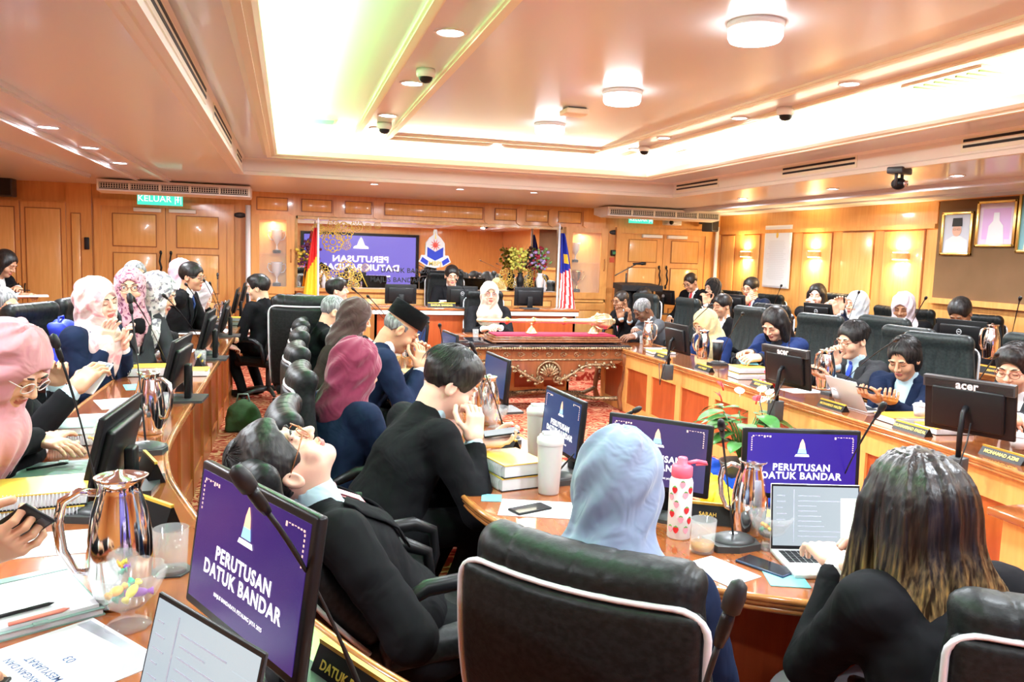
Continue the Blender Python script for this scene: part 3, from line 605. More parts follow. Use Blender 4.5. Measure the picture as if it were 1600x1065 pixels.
def sdf_mesh(fn, lo, hi, h):
    lo = np.asarray(lo, float); hi = np.asarray(hi, float); n = np.maximum(np.ceil((hi-lo)/h).astype(int)+1, 3)
    g = [lo[i]+h*np.arange(n[i]) for i in range(3)]
    X, Y, Z = np.meshgrid(*g, indexing='ij'); Pp = np.stack([X.ravel(), Y.ravel(), Z.ravel()], 1)
    F = fn(Pp).reshape(n)
    F[0] = np.maximum(F[0], h*.2); F[-1] = np.maximum(F[-1], h*.2); F[:, 0] = np.maximum(F[:, 0], h*.2); F[:, -1] = np.maximum(F[:, -1], h*.2); F[:, :, 0] = np.maximum(F[:, :, 0], h*.2); F[:, :, -1] = np.maximum(F[:, :, -1], h*.2)
    S = F < 0; m = tuple(n-1); acc = np.zeros(m+(3,)); cnt = np.zeros(m)
    def sl(o): return tuple(slice(o[i], o[i]+m[i]) for i in range(3))
    for ax in range(3):
        for u in (0, 1):
            for v in (0, 1):
                o = [0, 0, 0]; others = [i for i in range(3) if i != ax]; o[others[0]] = u; o[others[1]] = v; o2 = list(o); o2[ax] = 1
                f0, f1 = F[sl(o)], F[sl(o2)]; cr = S[sl(o)] != S[sl(o2)]
                t = np.where(cr, f0/np.where(cr, f0-f1, 1), 0)
                for i in range(3): acc[..., i] += np.where(cr, (t if i == ax else o[i]), 0)
                cnt += cr
    act = cnt > 0; idx = -np.ones(m, int); idx[act] = np.arange(act.sum())
    cell = np.argwhere(act); V = lo+h*(cell+acc[act]/cnt[act][:, None])
    Q = []
    for ax in range(3):
        a, b = [i for i in range(3) if i != ax]
        if ax == 1: a, b = b, a
        s0 = [slice(1, -1)]*3; s1 = [slice(1, -1)]*3; s0[ax] = slice(0, m[ax]); s1[ax] = slice(1, m[ax]+1)
        s0 = tuple(s0); s1 = tuple(s1); cr = S[s0] != S[s1]; ii = np.argwhere(cr)
        if not len(ii): continue
        base = ii.copy(); base[:, a] += 1; base[:, b] += 1
        def cidx(da, db): c_ = base.copy(); c_[:, a] -= da; c_[:, b] -= db; return idx[c_[:, 0], c_[:, 1], c_[:, 2]]
        q = np.stack([cidx(1, 1), cidx(0, 1), cidx(0, 0), cidx(1, 0)], 1); ins = S[s0][cr]
        q[~ins] = q[~ins][:, ::-1]; Q.append(q)
    Q = np.concatenate(Q); Q = Q[(Q >= 0).all(axis=1)]
    return V, Q
def np_mesh(name, parts, mats):
    """parts: list of (V, Q, material index or array)"""
    me = bpy.data.meshes.new(name); vs = []; qs = []; mi = []; b = 0
    for V, Q, k in parts: vs.append(V); qs.append(Q+b); mi.append(np.broadcast_to(k, (len(Q),))); b += len(V)
    V = np.concatenate(vs); Q = np.concatenate(qs); mi = np.concatenate(mi).astype(np.int32)
    me.vertices.add(len(V)); me.vertices.foreach_set('co', V.astype(np.float32).ravel())
    me.loops.add(len(Q)*4); me.loops.foreach_set('vertex_index', Q.astype(np.int32).ravel())
    me.polygons.add(len(Q)); me.polygons.foreach_set('loop_start', np.arange(0, len(Q)*4, 4, dtype=np.int32))
    me.polygons.foreach_set('loop_total', np.full(len(Q), 4, np.int32))
    for m in (mats if isinstance(mats, (list, tuple)) else [mats]): me.materials.append(m)
    me.polygons.foreach_set('material_index', mi); me.polygons.foreach_set('use_smooth', np.ones(len(Q), bool)); me.update(calc_edges=True); me.validate(); return me
# ================================================================ people
def skinm(name, c):
    m = mat(name, c, .48, spec=.4); b = m.node_tree.nodes['Principled BSDF']
    b.inputs['Subsurface Weight'].default_value = .12; b.inputs['Subsurface Radius'].default_value = (.02, .008, .004); b.inputs['Subsurface Scale'].default_value = .4
    return m
SKIN = {'fair': skinm('skin_fair', (.80, .50, .38)), 'light': skinm('skin_light', (.72, .42, .28)), 'tan': skinm('skin_tan', (.56, .30, .18)), 'brown': skinm('skin_brown', (.36, .17, .09)), 'dark': skinm('skin_dark', (.20, .09, .05))}
M['lip'] = mat('lips', (.50, .14, .12), .4); M['lip_d'] = mat('lips_dark', (.25, .09, .07), .45)
M['eye'] = mat('eye_white', (.8, .78, .75), .2); M['iris'] = mat('iris_brown', (.03, .015, .01), .15)
def hairm(name, c1, c2, sc=90, r=.42):
    m = mat(name, c1, r, spec=.4); n, l = nt(m); tc = n.new('ShaderNodeTexCoord'); mp = n.new('ShaderNodeMapping'); mp.inputs['Scale'].default_value = (1, 1, .12)
    nz = n.new('ShaderNodeTexNoise'); nz.inputs['Scale'].default_value = sc; nz.inputs['Detail'].default_value = 3
    l.new(tc.outputs['Object'], mp.inputs[0]); l.new(mp.outputs[0], nz.inputs['Vector'])
    rr = ramp(n, l, nz.outputs[0], [(.4, c1), (.65, c2)]); l.new(rr.outputs[0], n['Principled BSDF'].inputs['Base Color'])
    b = n.new('ShaderNodeBump'); b.inputs['Strength'].default_value = .3; b.inputs['Distance'].default_value = .004; l.new(nz.outputs[0], b.inputs['Height']); l.new(b.outputs[0], n['Principled BSDF'].inputs['Normal'])
    return m
HAIR = {'black': hairm('hair_black', (.006, .005, .005), (.028, .024, .022)), 'grey': hairm('hair_grey', (.10, .10, .10), (.32, .32, .33)), 'dark': hairm('hair_dark_brown', (.012, .008, .006), (.04, .028, .022))}
CL = {k: cloth('cloth_'+k, c) for k, c in dict(black=(.008, .008, .0095), navy=(.009, .016, .042), blue=(.015, .03, .11), charcoal=(.035, .036, .04), grey=(.085, .09, .10), brown=(.035, .024, .02), white=(.80, .80, .80), sky=(.50, .68, .76), patterned=(.30, .24, .30)).items()}
def hijabm(name, c, pat=None, sc=12):
    m = cloth('headscarf_'+name, c, .75, 9, .5, .3)
    if pat:
        n, l = nt(m); tc = n.new('ShaderNodeTexCoord'); v = n.new('ShaderNodeTexNoise'); v.inputs['Scale'].default_value = sc; v.inputs['Detail'].default_value = 3; v.inputs['Distortion'].default_value = 1.5
        l.new(tc.outputs['Object'], v.inputs['Vector']); r = ramp(n, l, v.outputs[0], [(.50, c), (.60, pat)]); l.new(r.outputs[0], n['Principled BSDF'].inputs['Base Color'])
    return m
HJ = dict(pink=hijabm('pink', (.60, .27, .30)), blush=hijabm('blush', (.66, .54, .51), (.62, .30, .32), 7), rose=hijabm('rose_print', (.58, .32, .37), (.20, .05, .10), 30), floral=hijabm('white_floral', (.60, .58, .57), (.16, .15, .18), 22),
          palepink=hijabm('pale_pink', (.64, .40, .48)), white=hijabm('white', (.62, .66, .68)), brown=hijabm('brown', (.055, .028, .024)), maroon=hijabm('maroon', (.20, .024, .060)), bluegrey=hijabm('blue_grey', (.20, .25, .36)),
          beige=hijabm('beige', (.56, .46, .36)), yellow=hijabm('pale_yellow', (.66, .52, .26)), black=hijabm('black', (.012, .012, .013)), lilac=hijabm('pale_lilac', (.60, .52, .56)))
def rotm(yaw=0, pitch=0, roll=0):
    """yaw: turn to the person's left (+), pitch: look up (+), roll: tilt to the right (+); degrees"""
    y, p, r = map(math.radians, (yaw, pitch, roll))
    return np.array(Matrix.Rotation(y, 3, 'Z') @ Matrix.Rotation(p, 3, 'X') @ Matrix.Rotation(r, 3, 'Y'))
def unit(v): v = np.asarray(v, float); return v/max(np.linalg.norm(v), 1e-9)
def head_fn(s, Hc, R, fat=1.0):
    def f(P):
        q = ((P-Hc)@R)/s
        d = ell(q, (0, -.012, .030), (.074*fat, .093, .088))
        d = smin(d, ell(q, (0, .028, -.042), (.058*fat, .056, .066)), .035)
        d = smin(d, ell(q, (0, .066, -.088), (.024*fat, .022, .020)), .03)
        for sx in (-1, 1):
            d = smin(d, ell(q, (sx*.040*fat, .062, -.028), (.024, .020, .024)), .02)       # cheeks
            d = smax(d, -ell(q, (sx*.031, .096, .010), (.019, .013, .012)), .012)           # sockets
            d = smin(d, ell(q, (sx*.031, .074, .010), (.015, .012, .011)), .006)            # lids
            d = smin(d, ell(q, (sx*.030, .082, .030), (.022, .010, .007)), .012)            # brow
        d = smin(d, caps(q, (0, .086, .014), (0, .107, -.020), .007, .0115), .010)
        for sx in (-1, 1): d = smin(d, ell(q, (sx*.012, .094, -.025), (.009, .010, .008)), .006)
        d = smin(d, ell(q, (0, .088, -.050), (.022, .010, .0065)), .005)
        d = smin(d, ell(q, (0, .086, -.061), (.018, .010, .0070)), .005)
        for sx in (-1, 1):
            e = ell(q, (sx*.078*fat, -.010, -.006), (.010, .020, .032)); e = smax(e, -ell(q, (sx*.088*fat, -.004, -.002), (.010, .012, .020)), .006); d = smin(d, e, .008)
        return d*s
    return f
def hand_parts(W, d, n, s, side, curl=.5, spread=.12, thumb=.5, h=.004, point=None):
    """a right/left hand at wrist W, fingers along d, palm facing n"""
    d = unit(d); n = unit(n-np.dot(n, d)*d); x = np.cross(n, d)*side      # x points towards the thumb side
    x = -x
    fr = []
    bx = [.030, .010, -.010, -.029]; ln = [.068, .076, .070, .056]; rr = [.0088, .0092, .0088, .0078]
    for i in range(4):
        c = curl if isinstance(curl, (int, float)) else curl[i]
        b = W+s*(d*.088+x*bx[i]); dirv = unit(d+x*(bx[i]/.03)*spread); ang = c*.5; pts = [b]
        for L in (.44, .31, .25):
            v = dirv*math.cos(ang)+n*math.sin(ang); pts.append(pts[-1]+v*ln[i]*L*s*1.05); ang += c*1.15
        fr.append((pts, rr[i]*s))
    tb = W+s*(d*.030+x*.030); t1 = tb+s*(d*.036+x*.034+n*.012*(1+thumb)); t2 = t1+s*(d*.030+x*(.012-.02*thumb)+n*.012*(1+thumb)); t3 = t2+s*(d*.022-x*.014*thumb+n*.006)
    fr.append(([tb, t1, t2, t3], .0105*s))
    def f(P):
        a = W+s*(d*.012); b = W+s*(d*.082)
        m = np.stack([x, d, n], 1)
        pal = rbox(P, W+s*d*.050, s*A(.040, .046, .0135), .012*s, m)
        pal = smin(pal, caps(P, W-d*.03*s, W+d*.02*s, .024*s, .026*s), .02*s)
        pal = smin(pal, ell(P, W+s*(d*.035+x*.028+n*.006), s*A(.018, .030, .015), m), .012*s)
        g = None
        for pts, r in fr:
            for j in range(3):
                e = caps(P, pts[j], pts[j+1], r*(1-.06*j), r*(.94-.07*j)); g = e if g is None else smin(g, e, .003*s)
        return smin(pal, g, .008*s)
    allp = np.array([p for pts, _ in fr for p in pts]+[W-d*.05*s]); lo = allp.min(0)-.035*s; hi = allp.max(0)+.035*s
    V, Q = sdf_mesh(f, lo, hi, h); return V, Q, fr, (x, d, n)
PEOPLE = {}
def person(key, label, pos, face, lean=12, s=1.15, head=(0, -15, 0), skin='light', top='black', shirt='white', hijab=None, hair='short', hcol='black', glasses=None, tie=None,
           L=None, R=None, res=1, fat=1.0, bulk=1.0, eyes='down', songkok=False, curlL=.6, curlR=.6, hdL=None, hdR=None, nL=None, nR=None, floor=0, legs=True, drape=1.0, trousers='black', torso=.43, hijab_m=None, armlen=1.0, elbow=(None, None), showhands=(True, True), fringe=0, skirt=None, badge=False, twist=0, lapel=True):
    """pos: world position of the middle of the head. face: compass angle of the body, 0=+X, 90=+Y."""
    W = Vector(pos); ca = math.radians(face-90); Rz = Matrix.Rotation(ca, 3, 'Z')
    HR = rotm(*head); Hz = W.z-floor
    # local coordinates have the pelvis over the origin
    le = math.radians(lean); t = A(0, math.sin(le), math.cos(le))
    N0 = -(HR@A(0, .022, .098))*s - A(0, .012, .036)*s           # neck base relative to the head centre
    pel = N0 - t*torso*s; off = A(-pel[0], -pel[1], Hz)
    Hc = off; N = off+N0; Pv = off+pel
    root_w = W - Rz @ Vector((Hc[0], Hc[1], 0)); root_w.z = floor
    root = thing('person', label, 'person', root_w, ca)
    inv = Rz.transposed()
    def loc(v):
        if v is None: return None
        v = Vector(v); q = inv @ (v-root_w); return A(q.x, q.y, q.z)
    hv = {1: .0085, 2: .012, 3: .017}[res]; hh = {1: .0042, 2: .006, 3: .009}[res]; hf = {1: .0034, 2: .0048, 3: .0075}[res]
    B = bulk
    tw = math.radians(twist); xs = A(math.cos(tw), math.sin(tw), 0)
    fwd = unit(np.cross(t, xs))*-1 if np.cross(t, xs)[1] < 0 else unit(np.cross(t, xs))
    sh = [N-t*.055*s-xs*.172*s*B, N-t*.055*s+xs*.172*s*B]     # left, right
    ua, fa = .285*s*armlen, .255*s*armlen
    wr = []; el = []
    for k, tg in enumerate((L, R)):
        sx = -1 if k == 0 else 1
        if tg is None: g = A(sx*.13*s, N[1]+.30*s, max(N[2]-.36*s, .3))
        elif isinstance(tg, tuple) and tg[0] == 'l': g = A(*tg[1:])*s+A(0, N[1], N[2])
        else: g = loc(tg)
        S = sh[k]; v = g-S; D = np.linalg.norm(v); mx = (ua+fa)*.985
        if D > mx: g = S+v*mx/D; v = g-S; D = mx
        if D < .12: D = .12
        a = (ua*ua-fa*fa+D*D)/(2*D); hgt = math.sqrt(max(ua*ua-a*a, 0)); pole = elbow[k] if elbow[k] is not None else (sx*.55, -.25, -1)
        pole = unit(pole); vd = v/np.linalg.norm(v); pp = unit(pole-np.dot(pole, vd)*vd)
        el.append(S+vd*a+pp*hgt); wr.append(g)
    hip = [Pv+A(-.09*s, .02, 0), Pv+A(.09*s, .02, 0)]; kn = [A(hip[0][0]-.03, Pv[1]+.38*s, Pv[2]-.01), A(hip[1][0]+.03, Pv[1]+.38*s, Pv[2]-.01)]
    ft = [A(kn[0][0], kn[0][1]-.20, .09), A(kn[1][0], kn[1][1]-.20, .09)]
    # ---- body: head, neck and hidden torso, with both hands, as one mesh
    hfn = head_fn(s, Hc, HR, fat)
    def bodyf(P):
        d = hfn(P); nk = Hc+HR@A(0, -.028, -.07)*s
        return smin(d, caps(P, nk, N-t*.03*s, .054*s*fat, .062*s*fat), .03*s)
    r_ = .15*s; V, Q = sdf_mesh(bodyf, np.minimum(Hc-r_, N-.10*s), np.maximum(Hc+r_, N+.10*s), hh)
    q = ((V[Q].mean(1)-Hc)@HR)/s; mi = np.zeros(len(Q), int)
    mi[(np.abs(q[:, 0]) < .019) & (q[:, 1] > .075) & (q[:, 2] > -.0685) & (q[:, 2] < -.0455-.06*np.abs(q[:, 0])) & (q[:, 2] > -.070+.25*np.abs(q[:, 0]))] = 1
    parts = [(V, Q, mi)]; hands = []
    def torsof(P):
        d = ell(P, Pv+t*.10*s, (.11*s*B, .08*s*B, .14*s)); d = smin(d, ell(P, N-t*.17*s, (.11*s*B, .070*s*B, .13*s)), .04); return smin(d, caps(P, N-t*.1*s, N, .05*s, .045*s), .02)
    lo = np.minimum(Pv, N)-.2*s; hi = np.maximum(Pv, N)+.2*s; V, Q = sdf_mesh(torsof, lo, hi, .022); parts.append((V, Q, 0))
    for k, (hd, nn, cu) in enumerate(((hdL, nL, curlL), (hdR, nR, curlR))):
        if not showhands[k]: hands.append(None); continue
        sx = -1 if k == 0 else 1; fd = unit(wr[k]-el[k])
        d = unit(A(*hd)) if hd is not None else unit(fd+A(-sx*.15, 0, -.1)); n_ = A(*nn) if nn is not None else A(-sx*.45, 0, -1)
        V, Q, fr, ax = hand_parts(wr[k]+d*.01, d, n_, s, sx, cu, h=hf); parts.append((V, Q, 0)); hands.append((wr[k]+d*.01, ax, fr))
    lo_ = np.minimum(wr[0], wr[1])
    for k in (0, 1):
        if showhands[k]:
            a, b = el[k]*.35+wr[k]*.65, wr[k]; V, Q = sdf_mesh(lambda P: caps(P, a, b, .032*s, .026*s), np.minimum(a, b)-.045*s, np.maximum(a, b)+.045*s, hh*1.3); parts.append((V, Q, 0))
    body = link('body', np_mesh('body', parts, [SKIN[skin], M['lip_d' if skin in ('dark', 'brown') else 'lip']]), root)
    # ---- jacket
    sdn = hash(key) % 97 if False else sum(map(ord, key)) % 97
    chest = N-t*.19*s; belly = N-t*.36*s
    Rt = np.stack([xs, fwd, unit(np.cross(xs, fwd))], 1)
    def jk(P, g=0.0, arms=True):
        d = ell(P, Pv+t*.05*s, A(.172*B, .135*B, .13)*s+g, Rt)
        d = smin(d, ell(P, belly, A(.155*B, .122*B, .16)*s+g, Rt), .06*s)
        d = smin(d, ell(P, chest, A(.172*B, .122*B, .16)*s+g, Rt), .06*s)
        d = smin(d, caps(P, sh[0]+xs*.03*s, sh[1]-xs*.03*s, .060*s+g, .060*s+g), .05*s)
        d = smin(d, caps(P, N-t*.07*s, N+t*.005*s-fwd*.01, .075*s+g, .058*s+g), .04*s)
        if arms:
            for k in (0, 1):
                a_ = caps(P, sh[k], el[k], .062*s*B+g, .053*s*B+g); f_ = unit(wr[k]-el[k]); b_ = np.maximum(caps(P, el[k], wr[k], .053*s*B+g, .040*s+g), (P-wr[k])@f_+.012*s)
                d = smin(d, smin(a_, b_, .03*s), .035*s)
        return d
    nb = unit(np.cross(xs, fwd))
    def jacket(P):
        d = jk(P)+.0045*wob(P, 26, sdn)+.003*wob(P, 60, sdn+3)
        # V opening down the front
        q = P-N; zz = q@nb; yy = q@fwd; xx = np.abs(q@xs)
        cut = np.maximum(xx-(.010*s+np.clip(zz+.27*s, 0, 1)*.20), -(yy-.045*s)); cut = np.maximum(cut, zz-.20*s); cut = np.maximum(cut, -(zz+.29*s))
        d = smax(d, -cut, .012)
        # neck hole
        d = smax(d, -caps(P, N-t*.01*s+fwd*.012*s, N+t*.12*s, .052*s, .058*s), .01)
        return d
    pts = np.array([Pv, N, *sh, *el, *wr]); lo = pts.min(0)-.19*s; hi = pts.max(0)+.17*s; lo[2] = max(lo[2], Pv[2]-.16*s)
    V, Q = sdf_mesh(jacket, lo, hi, hv); link('jacket', np_mesh('jacket', [(V, Q, 0)], CL[top] if isinstance(top, str) else top), root)
    # ---- lapels laid along the V opening
    if res < 3 and lapel:
        for sx in (-1, 1):
            nu, nv = 5, 12; us = []
            for j in range(nv):
                v_ = j/(nv-1); z_ = (-.275+.25*v_)*s; xe = .010*s+max(z_+.27*s, 0)*.20; wd_ = (.010+.050*math.sin(min(1, v_*1.15)*PI*.62))*s
                for i in range(nu): us.append((sx*(xe+wd_*i/(nu-1)), z_+.012*s*i/(nu-1)*v_, i/(nu-1)))
            ys = np.linspace(.22, -.06, 57)*s; base_ = np.array([N+xs*x_+nb*z_ for x_, z_, _ in us]); PP = (base_[:, None, :]+ys[None, :, None]*fwd).reshape(-1, 3)
            dd = jk(PP, 0, False).reshape(len(us), len(ys)); k_ = np.argmax(dd < .002, axis=1); pts_ = base_+(ys[k_]+.010*s)[:, None]*fwd
            fs_ = [(j*nu+i, j*nu+i+1, (j+1)*nu+i+1, (j+1)*nu+i) for j in range(nv-1) for i in range(nu-1)]
            lp_ = MB().add(pts_, fs_, True).build('lapel', CL[top] if isinstance(top, str) else top, root); md_ = lp_.modifiers.new('thick', 'SOLIDIFY'); md_.thickness = .006; md_.offset = 0
    # ---- shirt with collar and cuffs
    def shirtf(P):
        d = jk(P, -.016*s, False)
        cr = caps(P, N+fwd*.0-t*.015*s, N+t*.030*s+fwd*.005*s, .064*s*max(fat, 1), .060*s*max(fat, 1)); cr = smax(cr, -caps(P, N+t*.0*s, N+t*.12*s, .050*s, .056*s), .006)
        d = smin(d, cr, .01*s)
        for k in (0, 1): d = np.minimum(d, caps(P, wr[k]-unit(wr[k]-el[k])*.05*s, wr[k]-unit(wr[k]-el[k])*.004, .034*s, .033*s))
        return d
    if hijab is None or res < 3:
        V, Q = sdf_mesh(shirtf, lo, hi, hv*1.15); link('shirt', np_mesh('shirt', [(V, Q, 0)], CL[shirt] if isinstance(shirt, str) else shirt), root)
    if tie:
        m_ = MB(); y0 = .098*s*B; c_ = N+fwd*(.055*s)-nb*.005*s
        pl = [c_, N+fwd*.10*s-nb*.07*s, chest+fwd*(y0+.006), belly+fwd*(y0+.004)]
        vs = []
        for i, (p, w_) in enumerate(zip(pl, (.014, .018, .028, .036))):
            for sx, dy in ((-1, -.002), (0, .006), (1, -.002)): vs.append(p+xs*sx*w_*s+fwd*dy*s)
        fs = [(i*3+j, i*3+j+1, i*3+j+4, i*3+j+3) for i in range(3) for j in range(2)]
        vs += [v-fwd*.01 for v in vs]; fs += [tuple(12+q_ for q_ in f_[::-1]) for f_ in fs]
        m_.add(vs, fs, True).ell(c_+fwd*.004, (.016*s, .012*s, .016*s)); m_.build('tie', mat('tie_'+key, tie, .45), root)
    # ---- trousers or skirt, shoes
    if legs:
        def trf(P):
            d = ell(P, Pv+A(0, .02, -.02), (.175*s*B, .15*s*B, .12*s))
            for k in (0, 1): d = smin(d, smin(caps(P, hip[k], kn[k], .085*s*B, .062*s), caps(P, kn[k], ft[k], .062*s, .045*s), .03), .05)
            if skirt: d = smin(d, rbox(P, (kn[0]+kn[1])/2+A(0, 0, -.22), (.20, .10, .24), .08), .08)
            return d+.004*wob(P, 24, sdn+5)
        lo = np.minimum.reduce([*hip, *kn, *ft])-.2*s; hi = np.maximum.reduce([*hip, *kn, *ft])+.17*s; lo[2] = .06
        V, Q = sdf_mesh(trf, lo, hi, .017 if res < 3 else .024); link('skirt' if skirt else 'trousers', np_mesh('trousers', [(V, Q, 0)], skirt if skirt else CL[trousers]), root)
        for k in (0, 1):
            f0 = ft[k]; MB().ell(f0+A(0, .06, -.045), (.045, .13, .042)).build('shoe', M['blk'], root)
    # ---- head covering and hair
    def hloc(P): return ((P-Hc)@HR)/s
    def bounds(lo, hi):
        c = np.array([[x, y, z] for x in (lo[0], hi[0]) for y in (lo[1], hi[1]) for z in (lo[2], hi[2])])*s@HR.T+Hc; return c.min(0), c.max(0)
    if hijab:
        def hj(P):
            q = hloc(P); d = ell(q, (0, -.016, .026), (.094*fat, .116, .112))
            d = smin(d, caps(q, (0, .012, -.045), (0, -.004, -.145), .078, .082), .05); d = smin(d, caps(q, (0, -.045, -.06), (0, -.050, -.19), .070, .085), .05)
            an = np.arctan2(q[:, 0], q[:, 1]+.02)
            d = d + .0035*np.sin(an*9+q[:, 2]*55+sdn)+.003*np.sin(q[:, 2]*70+an*4)
            op = ell(q, (0, .118, -.010), (.057*fat, .074, .080)); d = smax(d, -op, .010)
            d = d*s; q2 = P-N
            cape = ell(P, N-t*.085*s+fwd*.030*s, A(.150*drape, .118*drape, .110*drape)*s, Rt)
            cape = smin(cape, ell(P, N-t*.17*s+fwd*.075*s, A(.105*drape, .060*drape, .125*drape)*s, Rt), .05*s)
            a2 = np.arctan2(q2[:, 0], q2[:, 1]); cape = cape+.006*np.sin(a2*11+sdn)*np.clip(-(q2@nb)*8, 0, 1)
            return smin(d, cape, .045*s)
        lo1, hi1 = bounds((-.13, -.16, -.19), (.13, .14, .16)); lo = np.minimum(lo1, N-A(.19, .17, .33)*s*max(drape, 1)); hi = np.maximum(hi1, N+A(.19, .20, .05)*s*max(drape, 1))
        V, Q = sdf_mesh(hj, lo, hi, hv*.75); link('headscarf', np_mesh('headscarf', [(V, Q, 0)], hijab_m or HJ[hijab]), root)
    elif hair:
        def hr(P):
            q = hloc(P); nz_ = .0005*wob(q, 190, sdn)+.0018*wob(q, 50, sdn+1)
            if hair == 'bald': d = ell(q, (0, -.018, .020), (.078*fat, .095, .075)); d = np.maximum(d, (q[:, 2]-.035)); d = np.maximum(d, -(q[:, 2]+.05)); d = np.maximum(d, q[:, 1]-.02)
            elif hair == 'thin': d = ell(q, (0, -.016, .034), (.080*fat, .099, .090))
            else: d = ell(q, (0, -.016, .042), (.088*fat, .106, .094))
            if hair in ('short', 'thin', 'fluffy', 'bald'):
                if hair == 'fluffy': d = smin(d, ell(q, (0, .015, .085), (.070, .082, .050)), .03)+nz_
                d = smax(d, -ell(q, (0, .110, -.020-fringe), (.078, .074, .088)), .012)
                d = smax(d, -((q[:, 2]+.052)+.3*np.maximum(q[:, 1]+.03, 0)), .01)
                d = np.maximum(d, -np.where(np.abs(q[:, 0]) > .055, ell(q, (np.sign(1)*0, .0, -.035), (.2, .045, .045)), 1e3))
            else:
                d = smin(d, ell(q, (0, -.045, -.03), (.084, .072, .11)), .04)
                if hair in ('long', 'verylong'):
                    d = smin(d, ell(q, (.0, -.050, -.13), (.100, .062, .17)), .05); d = smin(d, caps(q, (.070, .020, .02), (.078, .015, -.20), .028, .030), .03); d = smin(d, caps(q, (-.070, .020, .02), (-.078, .015, -.20), .028, .030), .03)
                if hair == 'ponytail': d = smin(d, caps(q, (0, -.125, .035), (0, -.150, -.02), .030, .036), .01); d = smin(d, caps(q, (0, -.150, -.02), (0, -.120, -.16), .036, .022), .02)
                d = smax(d, -ell(q, (0, .120, (.002 if hair == 'ponytail' else -.010)-fringe), (.066, .080, .098)), .012)
            return (d+nz_)*s
        lo1, hi1 = bounds((-.14, -.20, -.34 if 'long' in hair else -.21), (.14, .15, .17)); V, Q = sdf_mesh(hr, lo1, hi1, hh*1.15)
        if len(Q): link('hair', np_mesh('hair', [(V, Q, 0)], HAIR[hcol]), root)
    hm = Matrix([[*(HR[i]*s), Hc[i]] for i in range(3)]+[[0, 0, 0, 1]])
    if res == 1 and not hijab and not songkok and hair in ('short', 'fluffy', 'ponytail'):
        rn = random.Random(sdn); sm_ = MB(); fl = hair == 'fluffy'
        for i in range(420):
            az = rn.uniform(0, 2*PI); t0 = rn.uniform(.05, 1.1); t1 = t0+rn.uniform(.35, .8); pth = []
            for j in range(5):
                th = t0+(t1-t0)*j/4; a_ = az+.25*math.sin(th*2+sdn); k_ = 1.0+.012*math.sin(j)+(.03 if fl else .012)*rn.random()
                q_ = A(.088*k_*math.sin(th)*math.cos(a_), -.016-.012*(1-math.cos(th))+.106*k_*math.sin(th)*math.sin(a_), .042+(.102 if fl else .096)*k_*math.cos(th))
                e_ = (q_-A(0, .110, -.020-fringe))/A(.078, .074, .088)
                if e_@e_ < 1.0 or q_[2] < -.055-.2*(q_[1]+.03)*(q_[1] > 0): break
                pth.append(hm @ Vector(q_))
            if len(pth) > 2: sm_.tube(pth, [.0011*s]*(len(pth)-1)+[.0004*s], 3, False)
        so_ = sm_.build('hair_strands', HAIR[hcol], root); so_['kind'] = 'stuff'
    def hp(x, y, z): return hm @ Vector((x, y, z))
    if songkok:
        m_ = MB(); n_ = 28; T_ = hm @ Matrix.Translation((0, -.012, .050)) @ Matrix.Rotation(math.radians(6), 4, 'X')
        rx, ry = .088, .110; prof = [(.97, 0), (1.0, .0), (.97, .085), (.94, .092), (.80, .088), (.70, .080), (0, .080)]
        vs = [T_ @ Vector((rx*r*math.cos(2*PI*k/n_), ry*r*math.sin(2*PI*k/n_), z)) for r, z in prof for k in range(n_)]
        fs = [(i*n_+k, i*n_+(k+1) % n_, (i+1)*n_+(k+1) % n_, (i+1)*n_+k) for i in range(len(prof)-1) for k in range(n_)]
        m_.add(vs, fs, True).build('velvet_cap', cloth('black_velvet', (.004, .004, .005), .95, sheen=.05), root)
    if eyes:
        for sx in (-1, 1):
            b_ = MB(); b_.tube([hp(sx*x, y, z) for x, y, z in ((.014, .090, .028), (.026, .0925, .035), (.040, .087, .034), (.050, .076, .028))], [.0022*s, .0034*s, .003*s, .0016*s], 6)
            if not (hijab and res == 3): b_.build('eyebrow', HAIR[hcol] if hcol != 'grey' else HAIR['black'], root)
            e_ = MB()
            if eyes == 'open': e_.m = 0; e_.ell(hp(sx*.031, .0775, .010), (.0118*s, .0118*s, .0118*s), u=12, v=8); e_.m = 1; e_.ell(hp(sx*.031, .0855, .009), (.0055*s,)*3, u=10, v=6)
            e_.m = 1; z0 = .013 if eyes == 'open' else .006
            e_.tube([hp(sx*x, y, z) for x, y, z in ((.019, .0855, z0), (.031, .0895, z0+(.004 if eyes == 'open' else -.003)), (.043, .0825, z0))], .0014*s, 5)
            e_.build('eye', [M['eye'], M['iris']], root)
    if glasses:
        g_ = MB(); gm = mat('glasses_'+key, glasses, .25, .3); 
        for sx in (-1, 1):
            g_.tube([hp(sx*.033+.024*math.cos(a), .103-.010*abs(math.cos(a)+sx)*.3, .006+.018*math.sin(a)) for a in np.linspace(0, 2*PI, 17)], .0017*s, 6, False)
            g_.tube([hp(sx*.057, .098, .012), hp(sx*.074*fat, .06, .012), hp(sx*.080*fat, -.005, .006)], .0016*s, 5)
        g_.tube([hp(-.010, .104, .010), hp(0, .107, .013), hp(.010, .104, .010)], .0016*s, 5); g_.build('glasses', gm, root)
    if badge:
        MB().box(-.03, .03, -.004, .004, -.05, .05, mt=frame(belly+fwd*.13*s-xs*.04, Vector(xs), Vector(fwd), Vector(nb))).build('badge', M['dgrey'], root)
    def tow(v): return root_w + Rz @ Vector([float(q_) for q_ in v])
    def dirw(v): return Rz @ Vector([float(q_) for q_ in v])
